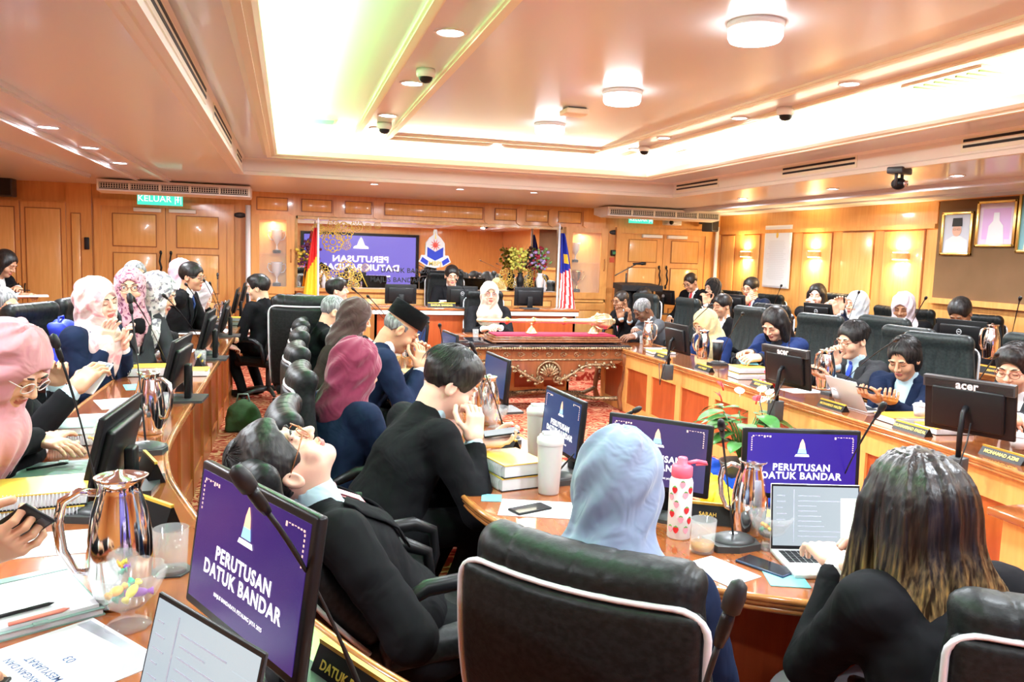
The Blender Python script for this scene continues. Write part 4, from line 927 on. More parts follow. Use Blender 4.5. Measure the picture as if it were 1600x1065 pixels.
    PEOPLE[key] = dict(root=root, hands=[None if h_ is None else (tow(h_[0]), [dirw(a_) for a_ in h_[1]]) for h_ in hands], pel=tow(Pv), face=face, s=s, N=tow(N), t=dirw(t), el=[tow(e) for e in el], sh=[tow(e) for e in sh], toloc=loc, fwd=dirw(fwd), head=W)
    return root
# ================================================================ chairs
def chair_back_fn(w, hgt, ribs):
    def wrap(P): Q = P.copy(); Q[:, 1] = P[:, 1]-.55*P[:, 0]**2+.05*np.sin((P[:, 2])*PI/hgt)-.02; return Q
    def cushion(P):
        Q = wrap(P); n_ = np.clip((Q[:, 2]-hgt*.6)/(hgt*.4), 0, 1); ww = w-.035*n_
        q = Q-A(0, .02, hgt/2+.01); b = np.stack([ww-.05, np.full(len(q), .035-.03), np.full(len(q), hgt/2-.05)], 1); q_ = np.abs(q)-b
        d = np.linalg.norm(np.maximum(q_, 0), axis=1)+np.minimum(q_.max(axis=1), 0)-.048
        d = smin(d, caps(Q, (-w*.72, .032, hgt-.045), (w*.72, .032, hgt-.045), .050, .050), .03)
        if ribs:
            m_ = np.clip((Q[:, 1]-.0)*30, 0, 1)*np.clip((hgt-.10-Q[:, 2])*15, 0, 1)*np.clip((w-.05-np.abs(Q[:, 0]))*25, 0, 1)
            d = d+.008*m_*(1-np.abs(np.sin(Q[:, 0]*PI/.078)))**2
        else: d = d+.006*np.clip(1-np.abs(np.mod(Q[:, 0]+.04, .08)-.04)/.006, 0, 1)*np.clip((Q[:, 2]-hgt+.13)*20, 0, 1)
        return d
    def shell(P):
        Q = wrap(P); return rbox(Q, (0, -.028, hgt/2-.035), (w-.012, .022, hgt/2-.045), .02)+0
    return wrap, cushion, shell
_chairs = {}
def make_chair(kind):
    w, hgt, ribs, lm = {'black': (.265, .70, False, M['leather']), 'green': (.265, .68, True, M['leather_g']), 'big': (.29, .78, False, M['leather']), 'recline': (.265, .70, False, M['leather'])}[kind]
    t = thing('office_chair', 'chair', 'chair'); wrap, cu, sh = chair_back_fn(w, hgt, ribs)
    T_ = Matrix.Translation((0, -.23, .46)) @ Matrix.Rotation(math.radians(9 if kind != 'recline' else 33), 4, 'X')
    V, Q = sdf_mesh(cu, (-.34, -.12, -.04), (.34, .22, hgt+.06), .0095); me = np_mesh('backrest', [(V, Q, 0)], lm); me.transform(T_); bo = link('backrest', me, t)
    V, Q = sdf_mesh(sh, (-.34, -.12, -.04), (.34, .22, hgt+.06), .011); me = np_mesh('back_shell', [(V, Q, 0)], M['leather'] if kind != 'green' else M['blk']); me.transform(T_); link('back_shell', me, t)
    # silver piping round the shell
    pts = []; r = .07; x1, z1 = w-.002, hgt-.070
    path = [(-x1, .02)]+[(-x1, z) for z in np.linspace(.1, z1-r, 8)]+[(-x1+r-r*math.cos(a), z1-r+r*math.sin(a)) for a in np.linspace(.3, PI/2, 5)]+[(x, z1) for x in np.linspace(-x1+r+.05, x1-r-.05, 7)]
    path += [(-x, z) for x, z in path[:14][::-1]]
    for x, z in path: y = .55*x*x-.05*math.sin(z*PI/hgt)+.02-.028; pts.append(T_ @ Vector((x, y-.006, z)))
    MB().tube(pts, .0085, 8).build('piping', M['silver'], t)
    def seat(P): q = P.copy(); q[:, 2] = P[:, 2]+.25*np.clip(P[:, 1]-.14, 0, 1)**1*1.0*.6; return rbox(q, (0, .02, .44), (.26, .255, .055), .05)
    V, Q = sdf_mesh(seat, (-.32, -.30, .34), (.32, .34, .54), .015); link('seat', np_mesh('seat', [(V, Q, 0)], lm), t)
    for s in (-1, 1):
        x = s*.285; MB().tube([(x*.85, -.16, .43), (x, -.18, .52), (x, -.15, .63), (x, -.05, .68), (x, .12, .685), (x, .20, .65), (x, .215, .55), (x*.85, .15, .42)], [.02, .022, .022, .028, .028, .022, .018, .018], 10).build('armrest', M['blk'], t)
    b = MB().tube([(0, 0, .10), (0, 0, .40)], .03, 12).box(-.12, .12, -.12, .12, .37, .40); b.build('gas_lift', M['dgrey'], t)
    for k in range(5):
        a = 2*PI*k/5+.3; c_, s_ = math.cos(a), math.sin(a)
        l_ = MB().tube([(0, 0, .12), (c_*.16, s_*.16, .11), (c_*.30, s_*.30, .08)], [.03, .024, .018], 8).build('foot', M['chrome'] if kind != 'black' else M['dgrey'], t)
        MB().tube([(c_*.30-s_*.015, s_*.30+c_*.015, .03), (c_*.30+s_*.015, s_*.30-c_*.015, .03)], .029, 14).build('caster', M['blk'], l_)
    return t
def chair(kind, x, y, face, label, group, z=0, s=1.0, tiltx=0):
    first = kind not in _chairs
    if first: _chairs[kind] = make_chair(kind)
    t = _chairs[kind] if first else copy_tree(_chairs[kind])
    t.location = (x, y, z); t.rotation_euler = (0, 0, math.radians(face-90)); t.scale = s if isinstance(s, tuple) else (s, s, s); t['label'] = label; t['group'] = group
    return t
# ================================================================ table-top things
def up(y=0): return frame
_mon = {}
def monitor(c, face, label, dz, w=.44, h=.29, tilt=8, scr='screen', text=False, logo=None, stand='foot', group='desk monitors', edge_mat=None):
    """c: middle of the panel, face: compass angle the display looks to, dz: height of the desk top"""
    a = math.radians(face-90); c = Vector(c); t = thing('monitor', label, 'monitor', (c.x, c.y, dz), a, group)
    z = c.z-dz; T_ = Matrix.Translation((0, 0, z)) @ Matrix.Rotation(math.radians(tilt), 4, 'X')     # display looks along +y
    b = MB().box(-w/2, w/2, -.022, .0, -h/2, h/2, mt=T_, bev=.006); b.box(-w*.40, w*.40, -.048, -.018, -h*.40, h*.34, mt=T_, bev=.012)
    body = b.build('casing', M['blk'], t); g = .016
    MB().box(-w/2+g, w/2-g, 0, .0015, -h/2+g*1.2, h/2-g, mt=T_).build('display', M[scr] if isinstance(scr, str) else scr, t)
    if text:
        tx = MB(); F = T_ @ frame((0, .0025, 0), (-1, 0, 0), (0, 0, 1), (0, 1, 0)); W_ = w-2*g
        add_text(tx, 'PERUTUSAN', W_*.088, F @ Matrix.Translation((0, -h*.05, 0)), depth=.0003, bold=.026, sp=1.12); add_text(tx, 'DATUK BANDAR', W_*.088, F @ Matrix.Translation((0, -h*.17, 0)), depth=.0003, bold=.026, sp=1.12)
        add_text(tx, 'MAJLIS BANDARAYA PETALING JAYA 2025', W_*.024, F @ Matrix.Translation((0, -h*.31, 0)), depth=.0002)
        tx.build('lettering', M['ui_text'], t)
        e = MB(); FF = F @ Matrix.Translation((0, h*.22, 0)); q = h*.11
        e.m = 0; e.prism([(-q*.95, -q), (q*.95, -q), (q*.8, -q*.7), (-q*.8, -q*.7)], 0, .0006, mt=FF)
        e.m = 1; e.prism([(-q*.6, -q*.6), (q*.6, -q*.6), (q*.42, q*.1), (-q*.42, q*.1)], 0, .0006, mt=FF)
        e.m = 2; e.prism([(-q*.42, q*.05), (q*.42, q*.05), (q*.30, q*.7), (q*.05, q*1.25), (-q*.05, q*1.25), (-q*.30, q*.7)], .0002, .0008, mt=FF)
        e.build('slide_emblem', [M['ui_text'], M['ui_skyb'], M['ui_orange']], t)
        o = MB(); rn = random.Random(5)
        for sx in (-1, 1):
            for i in range(7): o.box(sx*(W_/2-.018-i*.010)-.004, sx*(W_/2-.018-i*.010)+.002, .0, .0005, h*.38+rn.uniform(-.004, .004), h*.39+.002, mt=T_ @ Matrix.Translation((0, .002, 0)))
            for i in range(7): o.box(sx*(W_/2-.014)-.002, sx*(W_/2-.014)+.002, .0, .0005, h*(.36-.03*i), h*(.375-.03*i), mt=T_ @ Matrix.Translation((0, .002, 0)))
        o.build('slide_ornament', M['ui_gold'], t)
    if logo:
        if logo == 'acer':
            MB().prism([(-w*.5, h*.30), (w*.5, h*.30), (w*.5, h*.5), (-w*.5, h*.5)], .010, .04, mt=T_ @ Matrix(((1, 0, 0, 0), (0, 0, -1, 0), (0, 1, 0, 0), (0, 0, 0, 1)))).build('vent_ridge', M['dgrey'], t)
            v_ = MB()
            for i in range(7): v_.box(-w*.48, w*.48, -.0425, -.039, h*(.32+.022*i), h*(.326+.022*i), mt=T_)
            v_.build('vent_slots', M['blk_m'], t)
            l_ = MB(); add_text(l_, 'acer', .060, T_ @ frame((0, -.046, h*.395), (1, 0, 0), (0, 0, 1), (0, -1, 0)), depth=.001, bold=.03); l_.build('lettering', M['silver'], t)
        else:
            l_ = MB().tube([(.022*math.cos(q_), -.051, h*.12+.022*math.sin(q_)) for q_ in np.linspace(0, 2*PI, 20)], .0022, 6, False); add_text(l_, 'DELL', .016, frame((0, -.052, h*.12), (1, 0, 0), (0, 0, 1), (0, -1, 0)), depth=.001)
            for v_ in range(len(l_.v)): l_.v[v_] = tuple(T_ @ Vector(l_.v[v_]))
            l_.build('lettering', M['silver'], t)
    zb = z-h/2
    if stand == 'foot':
        MB().box(-.035, .035, -.09, -.055, .01, z, bev=.008).build('stand_neck', M['blk'], t); MB().prism([(-.11, -.16), (.11, -.16), (.12, .02), (.08, .06), (-.08, .06), (-.12, .02)], 0, .014).build('stand_foot', M['dgrey'], t)
    elif stand == 'clamp':
        MB().tube([(0, -.05, z), (0, -.075, z-.03), (0, -.09, z-.14), (0, -.085, .02)], .014, 8).build('arm', M['blk'], t)
        MB().box(-.04, .04, -.13, -.05, -.12, .02, bev=.006).build('clamp', M['dgrey'], t)
        rn = random.Random(int(c.y*100)); MB().tube([(.03, -.05, z-.08), (.05, -.12, z-.16), (.03, -.16, -.05), (-.02, -.15, -.17), (-.08, -.13, -.10), (-.16, -.10, .01)], .004, 6).build('cable', M['blk_m'], t)
    return t
def mic(base, tip, label, dz, sag=.06, group='gooseneck microphones', r=1.0, bface=0, basetype=True):
    r = r*.68
    b = Vector(base); t = thing('microphone', label, 'microphone', b, 0, group); e = Vector(tip)-b
    rm = Matrix.Rotation(math.radians(bface-90), 4, 'Z')
    if basetype:
        MB().prism([(-.055, -.09), (.055, -.09), (.075, -.02), (.06, .07), (0, .085), (-.06, .07), (-.075, -.02)], 0, .022, mt=rm, smooth=False).ell((0, -.0, .020), (.062, .078, .026), mt=rm.to_3x3().to_4x4()).build('base', M['dgrey'], t)
        MB().ell((0, 0, .044), (.012, .016, .004), mt=rm).build('button', M['silver'], t)
    p0 = Vector((0, 0, .03)); pts = [p0.lerp(e, q)+Vector((0, 0, sag*4*q*(1-q))) for q in np.linspace(0, 1, 12)]
    MB().tube(pts, [.0055*r]*3+[.0035*r]*5+[.0050*r]*4, 8).build('gooseneck', M['blk_m'], t)
    d = (pts[-1]-pts[-2]).normalized()
    MB().tube([e, e+d*.02*r, e+d*.045*r, e+d*.06*r], [.008*r, .011*r, .011*r, .009*r], 12).build('collar', M['blk'], t)
    MB().tube([e+d*.055*r, e+d*.062*r, e+d*.085*r, e+d*.105*r, e+d*.113*r], [.008*r, .0155*r, .0165*r, .013*r, .004*r], 14).build('windscreen', M['blk_m'], t)
    return t
def nameplate(x, y, z, face, label, txt='AHLI MAJLIS', w=.24, h=.075, s=1):
    t = thing('nameplate', label, 'nameplate', (x, y, z), math.radians(face+90), 'black name plates on the desks')    # text side looks along -y
    MB().prism([(-.032, 0), (.032, 0), (.003, h), (-.003, h)], -w/2, w/2, mt=frame((0, 0, 0), (0, 1, 0), (0, 0, 1), (1, 0, 0))).build('stand', M['blk'], t)
    MB().box(-w/2, w/2, -.0055, .0055, h-.004, h+.005).build('gold_edge', M['yellow'], t)
    a = math.atan2(.029, h); l_ = MB(); add_text(l_, txt, w*.10, Matrix.Translation((0, -.0195, h*.5)) @ Matrix.Rotation(-a, 4, 'X') @ frame((0, -.001, 0), (1, 0, 0), (0, 0, 1), (0, -1, 0)), depth=.0005, bold=.02)
    l_.build('lettering', M['goldp'], t)
    return t
_cache = {}
def cached(key, fn, loc, rz, label, group, scale=1):
    if key not in _cache: _cache[key] = fn(); t = _cache[key]
    else: t = copy_tree(_cache[key])
    t.location = loc; t.rotation_euler = (0, 0, rz); t['label'] = label
    if group: t['group'] = group
    t.scale = (scale,)*3
    return t
def _jug():
    t = thing('water_jug', '', 'jug')
    def w_(a, i): return .0 if i < 10 else (.18*math.exp(-(min(a, 2*PI-a)/.45)**2) if i < 14 else 0)
    pr = [(0, 0), (.052, 0), (.056, .006), (.055, .02), (.062, .05), (.066, .085), (.064, .12), (.054, .165), (.043, .195), (.040, .205), (.044, .215), (.050, .222), (.047, .222), (.038, .205), (.038, .19)]
    MB().lathe([(r_*.86, z_*1.08) for r_, z_ in pr], 36, wob=w_).build('body', M['chrome'], t)
    MB().tube([(-.038, 0, .212), (-.065, 0, .217), (-.092, 0, .20), (-.100, 0, .16), (-.094, 0, .11), (-.075, 0, .07), (-.052, 0, .065)], [.007, .008, .009, .009, .009, .008, .007], 10).build('handle', M['chrome'], t)
    MB().lathe([(.033, .230), (.026, .238), (.010, .243), (.008, .250), (0, .252)], 24).build('lid', M['chrome'], t)
    return t
def jug(p, rz, label, s=1): return cached('jug', _jug, p, rz, label, 'steel water jugs', s)
def _glass():
    t = thing('drinking_glass', '', 'glass'); MB().lathe([(0, 0), (.030, 0), (.0315, .004), (.036, .095), (.0345, .095), (.030, .008), (0, .008)], 28).build('tumbler', M['glass'], t); return t
def glass(p, label, s=1): return cached('glass', _glass, p, 0, label, 'glass tumblers', s)
def _bowl():
    t = thing('sweet_bowl', '', 'bowl')
    MB().lathe([(0, 0), (.040, 0), (.042, .004), (.030, .012), (.012, .022), (.012, .030), (.030, .042), (.052, .065), (.066, .095), (.070, .115), (.066, .115), (.060, .095), (.046, .070), (.026, .048), (0, .040)], 48, wob=lambda a, i: .05*math.cos(a*10) if i > 8 else .03*math.cos(a*10)).build('bowl', M['glass'], t)
    return t
_sw = [mat('sweet_'+n_, c, .3) for n_, c in [('violet', (.30, .06, .55)), ('green', (.10, .50, .32)), ('orange', (.85, .40, .05)), ('yellow', (.85, .75, .10)), ('red', (.70, .05, .04))]]
def bowl(p, label, s=1, fill=True):
    t = cached('bowl', _bowl, p, 0, label, 'crystal sweet bowls', s)
    if fill:
        rn = random.Random(int(p[0]*1000)); names = ['violet', 'green', 'orange', 'yellow', 'red']
        for i in range(4):
            a = i*1.6+rn.random(); k = i % 5
            o = MB().ell((0, 0, 0), (.017*s, .010*s, .008*s)).tube([(-.026*s, 0, 0), (-.015*s, 0, 0)], [.008*s, .003*s], 6).tube([(.015*s, 0, 0), (.026*s, 0, 0)], [.003*s, .008*s], 6).build('wrapped_sweet', _sw[k], None, (p[0]+.020*s*math.cos(a), p[1]+.020*s*math.sin(a), p[2]+s*(.066+.011*(i//2))))
            o.rotation_euler = (rn.random()*.5, rn.random()*.5, a*2); tag(o, names[k]+' wrapped sweet in the '+label.replace('crystal sweet bowl', 'crystal bowl'), 'sweet', 'sweets in the crystal bowls')
    return t
def book(p, rz, label, w=.21, l=.297, h=.05, cover='yellow', group='spiral-bound yellow agenda books', pages='paper', dark=True):
    """thick comb-bound book lying flat"""
    t = thing('agenda_book', label, 'book', p, rz, group)
    MB().box(-w/2+.004, w/2-.006, -l/2+.003, l/2-.003, .004, h-.004).build('pages', M[pages], t)
    MB().box(-w/2, w/2, -l/2, l/2, h-.004, h).build('front_cover', M[cover] if isinstance(cover, str) else cover, t); MB().box(-w/2, w/2, -l/2, l/2, 0, .004).build('back_cover', M['blk'] if dark else M['white'], t)
    s_ = MB()
    for i in range(26): yy = -l/2+.02+i*(l-.04)/25; s_.tube([(-w/2+.008, yy, h+.001), (-w/2-.008, yy, h*.8), (-w/2-.010, yy, h*.5), (-w/2-.006, yy, h*.1)], .0014, 4, False)
    s_.build('spiral_binding', M['silver'], t)
    return t
def paper(p, rz, label, w=.21, l=.297, h=.002, group='loose white papers', m='paper', name='paper_sheet', cat='paper', lines=True, txtc=None):
    t = thing(name, label, cat, p, rz, group)
    MB().box(-w/2, w/2, -l/2, l/2, 0, h).build('sheet', M[m] if isinstance(m, str) else m, t)
    if lines:
        b = MB(); rn = random.Random(int(abs(p[0])*997+abs(p[1])*91))
        for i in range(11): y_ = l*.36-i*l*.066; b.box(-w*.38, -w*.38+w*rn.uniform(.35, .76), y_, y_+.003, h, h+.0004)
        b.build('print', M['grey_print'], t)
    return t
M['grey_print'] = mat('grey_lines', (.45, .45, .47), .6); M['mint'] = mat('mint_paper', (.45, .75, .70), .6); M['ltblue'] = mat('light_blue_card', (.16, .50, .65), .55)
def phone(p, rz, label, rot=None, s=1, m='blk', lit=False, w=.075, l=.158):
    t = thing('smartphone', label, 'phone', p, rz, None, rot); t.scale = (s,)*3
    MB().box(-w/2, w/2, -l/2, l/2, 0, .008, bev=.0035).build('case', M[m] if isinstance(m, str) else m, t); MB().box(-w/2+.004, w/2-.004, -l/2+.004, l/2-.004, .0078, .0086).build('display', M['screen'] if not lit else M['scr_white'], t)
    MB().box(-w/2+.006, -w/2+.028, l/2-.032, l/2-.008, -.002, .001, bev=.001).build('camera_bump', M['dgrey'], t)
    return t
def phone_in_hand(key, k, label, **kw):
    """phone held against the palm of hand k of a person"""
    p, (x, d, n) = PEOPLE[key]['hands'][k]; y = (Vector(d)*.8+Vector(x)*.2).normalized(); n = Vector(n); n = (n-y*n.dot(y)).normalized(); xx = y.cross(n); s = PEOPLE[key]['s']
    c = Vector(p)+Vector(d)*.085*s+n*.030*s
    M_ = frame(c, xx, y, n); t = phone((0, 0, 0), 0, label, **kw); t.matrix_world = M_; return t
def laptop(c, face, label, screen='scr_white', w=.31, d=.215, ang=105, back='silver', body='silver', ui=True, z=0):
    t = thing('laptop', label, 'laptop', c, math.radians(face-90))      # user looks towards face: hinge at +y, user at -y
    MB().box(-w/2, w/2, -d/2, d/2, 0, .014, bev=.004).build('base', M[body], t)
    k = MB()
    for r in range(5):
        for q in range(13): k.box(-w*.43+q*w*.0665, -w*.43+q*w*.0665+w*.056, d*.40-r*.021-.017, d*.40-r*.021, .014, .0158)
    k.build('keyboard', M['blk'], t); MB().box(-w*.17, w*.17, -d*.45, -d*.10, .0138, .0146).build('trackpad', M['silver'], t)
    T_ = Matrix.Translation((0, d/2-.004, .012)) @ Matrix.Rotation(math.radians(90-ang), 4, 'X')
    lid = MB().box(-w/2, w/2, 0, .006, 0, d*.98, mt=T_, bev=.003).build('lid', M[back], t)
    MB().box(-w/2+.002, w/2-.002, -.0015, .0, .003, d*.98-.002, mt=T_).build('bezel', M['blk'], t)
    MB().box(-w/2+.007, w/2-.007, -.0025, -.001, .014, d*.98-.009, mt=T_).build('display', M[screen], t)
    if ui:
        u = MB(); rn = random.Random(int(w*1e4)+int(c[0]*100)); F = lambda a_, b_, e_, f_: u.box(-w/2+a_*w, -w/2+b_*w, -.0035, -.0022, d*e_, d*f_, mt=T_)
        u.m = 0
        for i in range(9): F(.30, .30+rn.uniform(.2, .5), .80-i*.075, .80-i*.075+.012)
        for i in range(6): F(.06, .06+rn.uniform(.05, .12), .80-i*.09, .80-i*.09+.012)
        F(.25, .26, .12, .90)
        u.m = 1; F(.78, .96, .20, .78); u.m = 0
        u.build('page', [M['ui_grey'], M['ui_green'] if ui == 'green' else M['ui_grey']] if ui == 'green' else [M['ui_grey'], M['scr_white']], t)
    return t
def pen(p, rz, label, m='blk', l=.14, z=0): return tag(_rz(MB().tube([(0, -l/2, 0), (0, l/2-.012, 0), (0, l/2, 0)], [.0045, .0048, .001], 8).build('pen', M[m] if isinstance(m, str) else m, None, p), rz), label, 'pen')
def _rz(o, rz): o.rotation_euler = (0, 0, rz); return o
def notebook(p, rz, label, w=.20, l=.27, h=.022):
    t = thing('notebook', label, 'notebook', p, rz); MB().box(-w/2, w/2, -l/2, l/2, 0, .003).box(-w/2, w/2, -l/2, l/2, h-.003, h, bev=.001).build('cover', M['green_l'], t)
    MB().box(-w/2+.004, w/2-.004, -l/2+.004, l/2-.004, .003, h-.003).build('pages', M['paper'], t); MB().box(w/2-.03, w/2+.004, -.015, .015, h-.001, h+.003).build('clasp', M['green_l'], t); MB().ell((w/2-.022, 0, h+.003), (.007, .007, .002)).build('snap', M['silver'], t)
    return t
def tumbler(p, label, s=1):
    t = thing('travel_tumbler', label, 'tumbler', p, 0, 'pale grey travel tumblers'); t.scale = (s,)*3; g_ = M.setdefault('tumbler', mat('pale_grey_enamel', (.50, .49, .48), .35))
    MB().lathe([(0, 0), (.032, 0), (.034, .005), (.042, .165), (.041, .170), (0, .170)], 32).build('body', g_, t)
    MB().lathe([(.043, .165), (.045, .170), (.044, .186), (.038, .190), (.036, .196), (0, .196)], 32).box(-.028, .028, -.012, .012, .195, .208, bev=.004).build('lid', M.setdefault('tlid', mat('pale_lid', (.60, .60, .59), .35)), t)
    return t
# ================================================================ desks
ZI, ZO, ZP = .68, .80, .94        # inner desks, outer desks, head table
def offs(path, d):
    out = []
    for i, p in enumerate(path):
        a = Vector(path[max(i-1, 0)]); b = Vector(path[min(i+1, len(path)-1)]); t = (b-a).normalized(); out.append((p[0]-t.y*d, p[1]+t.x*d))
    return out
def smooth_path(path, n=6):
    out = []
    P = [Vector(p) for p in path]; P = [P[0]*2-P[1]]+P+[P[-1]*2-P[-2]]
    for i in range(1, len(P)-2):
        for k in range(n):
            t = k/n; a, b, c, d = P[i-1:i+3]; v = .5*((2*b)+(-a+c)*t+(2*a-5*b+4*c-d)*t*t+(-a+3*b-3*c+d)*t*t*t); out.append((v.x, v.y))
    out.append(tuple(P[-2])); return out
def strip(mb, pa, pb, z0, z1):
    n = len(pa); vs = [(x, y, z) for z in (z0, z1) for P_ in (pa, pb) for x, y in P_]
    fs = []
    for i in range(n-1):
        fs += [(i, n+i, n+i+1, i+1), (2*n+i, 2*n+i+1, 3*n+i+1, 3*n+i), (i, i+1, 2*n+i+1, 2*n+i), (n+i, 3*n+i, 3*n+i+1, n+i+1)]
    fs += [(0, 2*n, 3*n, n), (n-1, 2*n-1, 4*n-1, 3*n-1)]
    return mb.add(vs, fs)
def desk(label, front, back, z, fm, style, inset=.05, zf=0, name='conference_desk', panel_len=.62, nose=True, apron=.16, nosem='nose'):
    """front: edge facing the middle of the room, back: edge where people sit (same number of points)"""
    root = thing(name, label, 'desk', (0, 0, 0)); n = len(front)
    sgn = 1
    c_ = Vector(front[n//2]); bk = Vector(back[n//2]); tt = (Vector(front[min(n//2+1, n-1)])-Vector(front[n//2-1])).normalized(); sgn = 1 if (bk-c_).dot(Vector((-tt.y, tt.x))) > 0 else -1
    strip(MB(), front, back, z-.035, z).build('desktop', M['top'], root)
    if nose:
        b = MB()
        for P_, q in ((front, -1), (back, 1)):
            for d, r, dz in ((.0, .019, -.018), (.012, .012, -.006), (.004, .010, -.040)): b.tube([(x, y, z+dz) for x, y in offs(P_, sgn*q*d)], r, 8)
        b.build('moulded_edge', M[nosem], root)
    f1 = offs(front, sgn*inset); f2 = offs(front, sgn*(inset+.03)); pnl = strip(MB(), f1, f2, zf, z-.03).build('front_panel', M[fm], root)
    b = MB()
    if style == 'oak':
        strip(b, offs(front, sgn*(inset-.02)), f1, z-.035-apron, z-.035); strip(b, offs(front, sgn*(inset-.015)), f1, zf, zf+.10)
    else:
        strip(b, offs(front, sgn*(inset-.012)), f1, z-.12, z-.035); strip(b, offs(front, sgn*(inset-.012)), f1, zf, zf+.12)
    L = 0; nxt = .0
    for i in range(n-1):
        a, c = Vector(f1[i]), Vector(f1[i+1]); seg = (c-a).length; t_ = (c-a).normalized()
        while nxt <= L+seg:
            p = a+t_*(nxt-L); nn = Vector((-t_.y, t_.x))*sgn; w_ = .05 if style == 'oak' else .035
            b.prism([(p+t_*w_-nn*.018)[:], (p-t_*w_-nn*.018)[:], (p-t_*w_+nn*.002)[:], (p+t_*w_+nn*.002)[:]], zf, z-.04)
            nxt += panel_len
        L += seg
    b.build('front_frame', M['oak' if style == 'oak' else 'mahog2'], root)
    b = MB()
    for i in (0, n-1):
        a, c = Vector(f1[i]), Vector(offs(back, -sgn*.08)[i]); t_ = (c-a).normalized(); nn = Vector((-t_.y, t_.x))*.015
        b.prism([(a+nn)[:], (a-nn)[:], (c-nn)[:], (c+nn)[:]], zf, z-.035)
    b.build('side_panel', M['oak' if style == 'oak' else 'mahog2'], root)
    return root
M['mahog2'] = wood('reddish_frame', (.42, .12, .03), (.52, .17, .05), .28, .4)
lf = smooth_path([(-.51, 9.25), (-.51, 7.0), (-.515, 5.0), (-.51, 3.75), (-.45, 3.2), (-.33, 2.75), (-.17, 2.28), (.02, 1.86), (.21, 1.50), (.48, 1.16), (.95, .88)])
lb = smooth_path([(-1.03, 9.25), (-1.03, 7.0), (-1.03, 5.0), (-1.03, 3.75), (-1.02, 3.0), (-.98, 2.45), (-.86, 1.85), (-.62, 1.30), (-.25, .80), (.15, .45), (.75, .16)])
desk('long polished outer desk curving from the left doors towards the front', lf, lb, ZO, 'mahog', 'red', .10)
rf = [(3.47, 8.55), (3.47, 7.5), (3.47, 6.5), (3.47, 5.5), (3.47, 4.5), (3.47, 3.6), (3.42, 2.95), (3.36, 2.70)]; rb = [(4.02, 8.55), (4.02, 7.5), (4.02, 6.5), (4.02, 5.5), (4.02, 4.5), (4.02, 3.6), (3.98, 2.95), (3.9, 2.6)]
desk('oak-fronted inner desk with red panels on the right of the carved table', smooth_path(rf, 3), smooth_path(rb, 3), ZI, 'mahog', 'oak', .04)
b_ = desk('oak-fronted outer desk before the sconce wall', [(5.52, 9.9), (5.52, 8), (5.52, 6), (5.52, 4.0), (5.52, 2.5)], [(6.0, 9.9), (6.0, 8), (6.0, 6), (6.0, 4.0), (6.0, 2.5)], ZO, 'mahog', 'oak', .04)
jf = smooth_path([(1.19, 8.0), (1.19, 6.5), (1.19, 5.0), (1.20, 4.1), (1.27, 3.35), (1.40, 2.95), (1.66, 2.66), (2.0, 2.50), (2.40, 2.42)])
jb = smooth_path([(.66, 8.0), (.66, 6.5), (.66, 5.0), (.67, 4.1), (.68, 3.3), (.75, 2.75), (1.02, 2.28), (1.40, 1.95), (1.95, 1.74)])
desk('polished inner desk where the man in the velvet cap and the long-haired woman sit', jf, jb, ZI, 'mahog', 'oak', .04)
# head table, woman's table, corner block
def box_desk(label, x0, x1, y0, y1, z, panels, m='mahog', zf=0, white=False):
    t = thing('desk', label, 'desk', ((x0+x1)/2, (y0+y1)/2, zf)); hx, hy = (x1-x0)/2, (y1-y0)/2; z -= zf
    MB().box(-hx, hx, -hy, hy, z-.035, z, bev=.008).build('desktop', M['top'], t)
    if white: MB().box(-hx+.01, hx-.01, -hy+.005, -hy+.03, z-.085, z-.036).build('pale_edge_strip', M['white_paint'], t)
    b = MB().box(-hx+.04, hx-.04, -hy+.04, -hy+.06, 0, z-.035).box(-hx+.04, -hx+.07, -hy+.04, hy-.05, 0, z-.035).box(hx-.07, hx-.04, -hy+.04, hy-.05, 0, z-.035); b.build('carcass', M['oak'] if m != 'full' else M['mahog'], t)
    if panels:
        p_ = MB(); w_ = (2*hx-.08)/panels
        for i in range(panels): p_.box(-hx+.04+i*w_+.05, -hx+.04+(i+1)*w_-.05, -hy+.030, -hy+.042, .09, z-.12, bev=.006)
        p_.build('red_panel', M['mahog'], t)
    return t
box_desk('head table with a red mahogany front under the mirror', 1.0, 3.75, 10.1, 10.75, ZP, 0, 'full', .12, True)
box_desk('low secretary table with red panels behind the carved table', 1.75, 3.30, 9.0, 9.42, .70, 4)
t = box_desk('free-standing oak desk end jutting in at the right edge', 2.78, 3.25, 2.05, 2.58, ZI, 0)
# floor platforms
struct(MB().box(XL+.05, -.64, YF, YB, 0, .12).build('floor_platform_1', M['carpet'])); struct(MB().box(5.58, XR, YF, YB, 0, .12).build('floor_platform_2', M['carpet'])); struct(MB().box(.12, 4.05, 9.98, YB, 0, .12).build('floor_platform_3', M['carpet']))
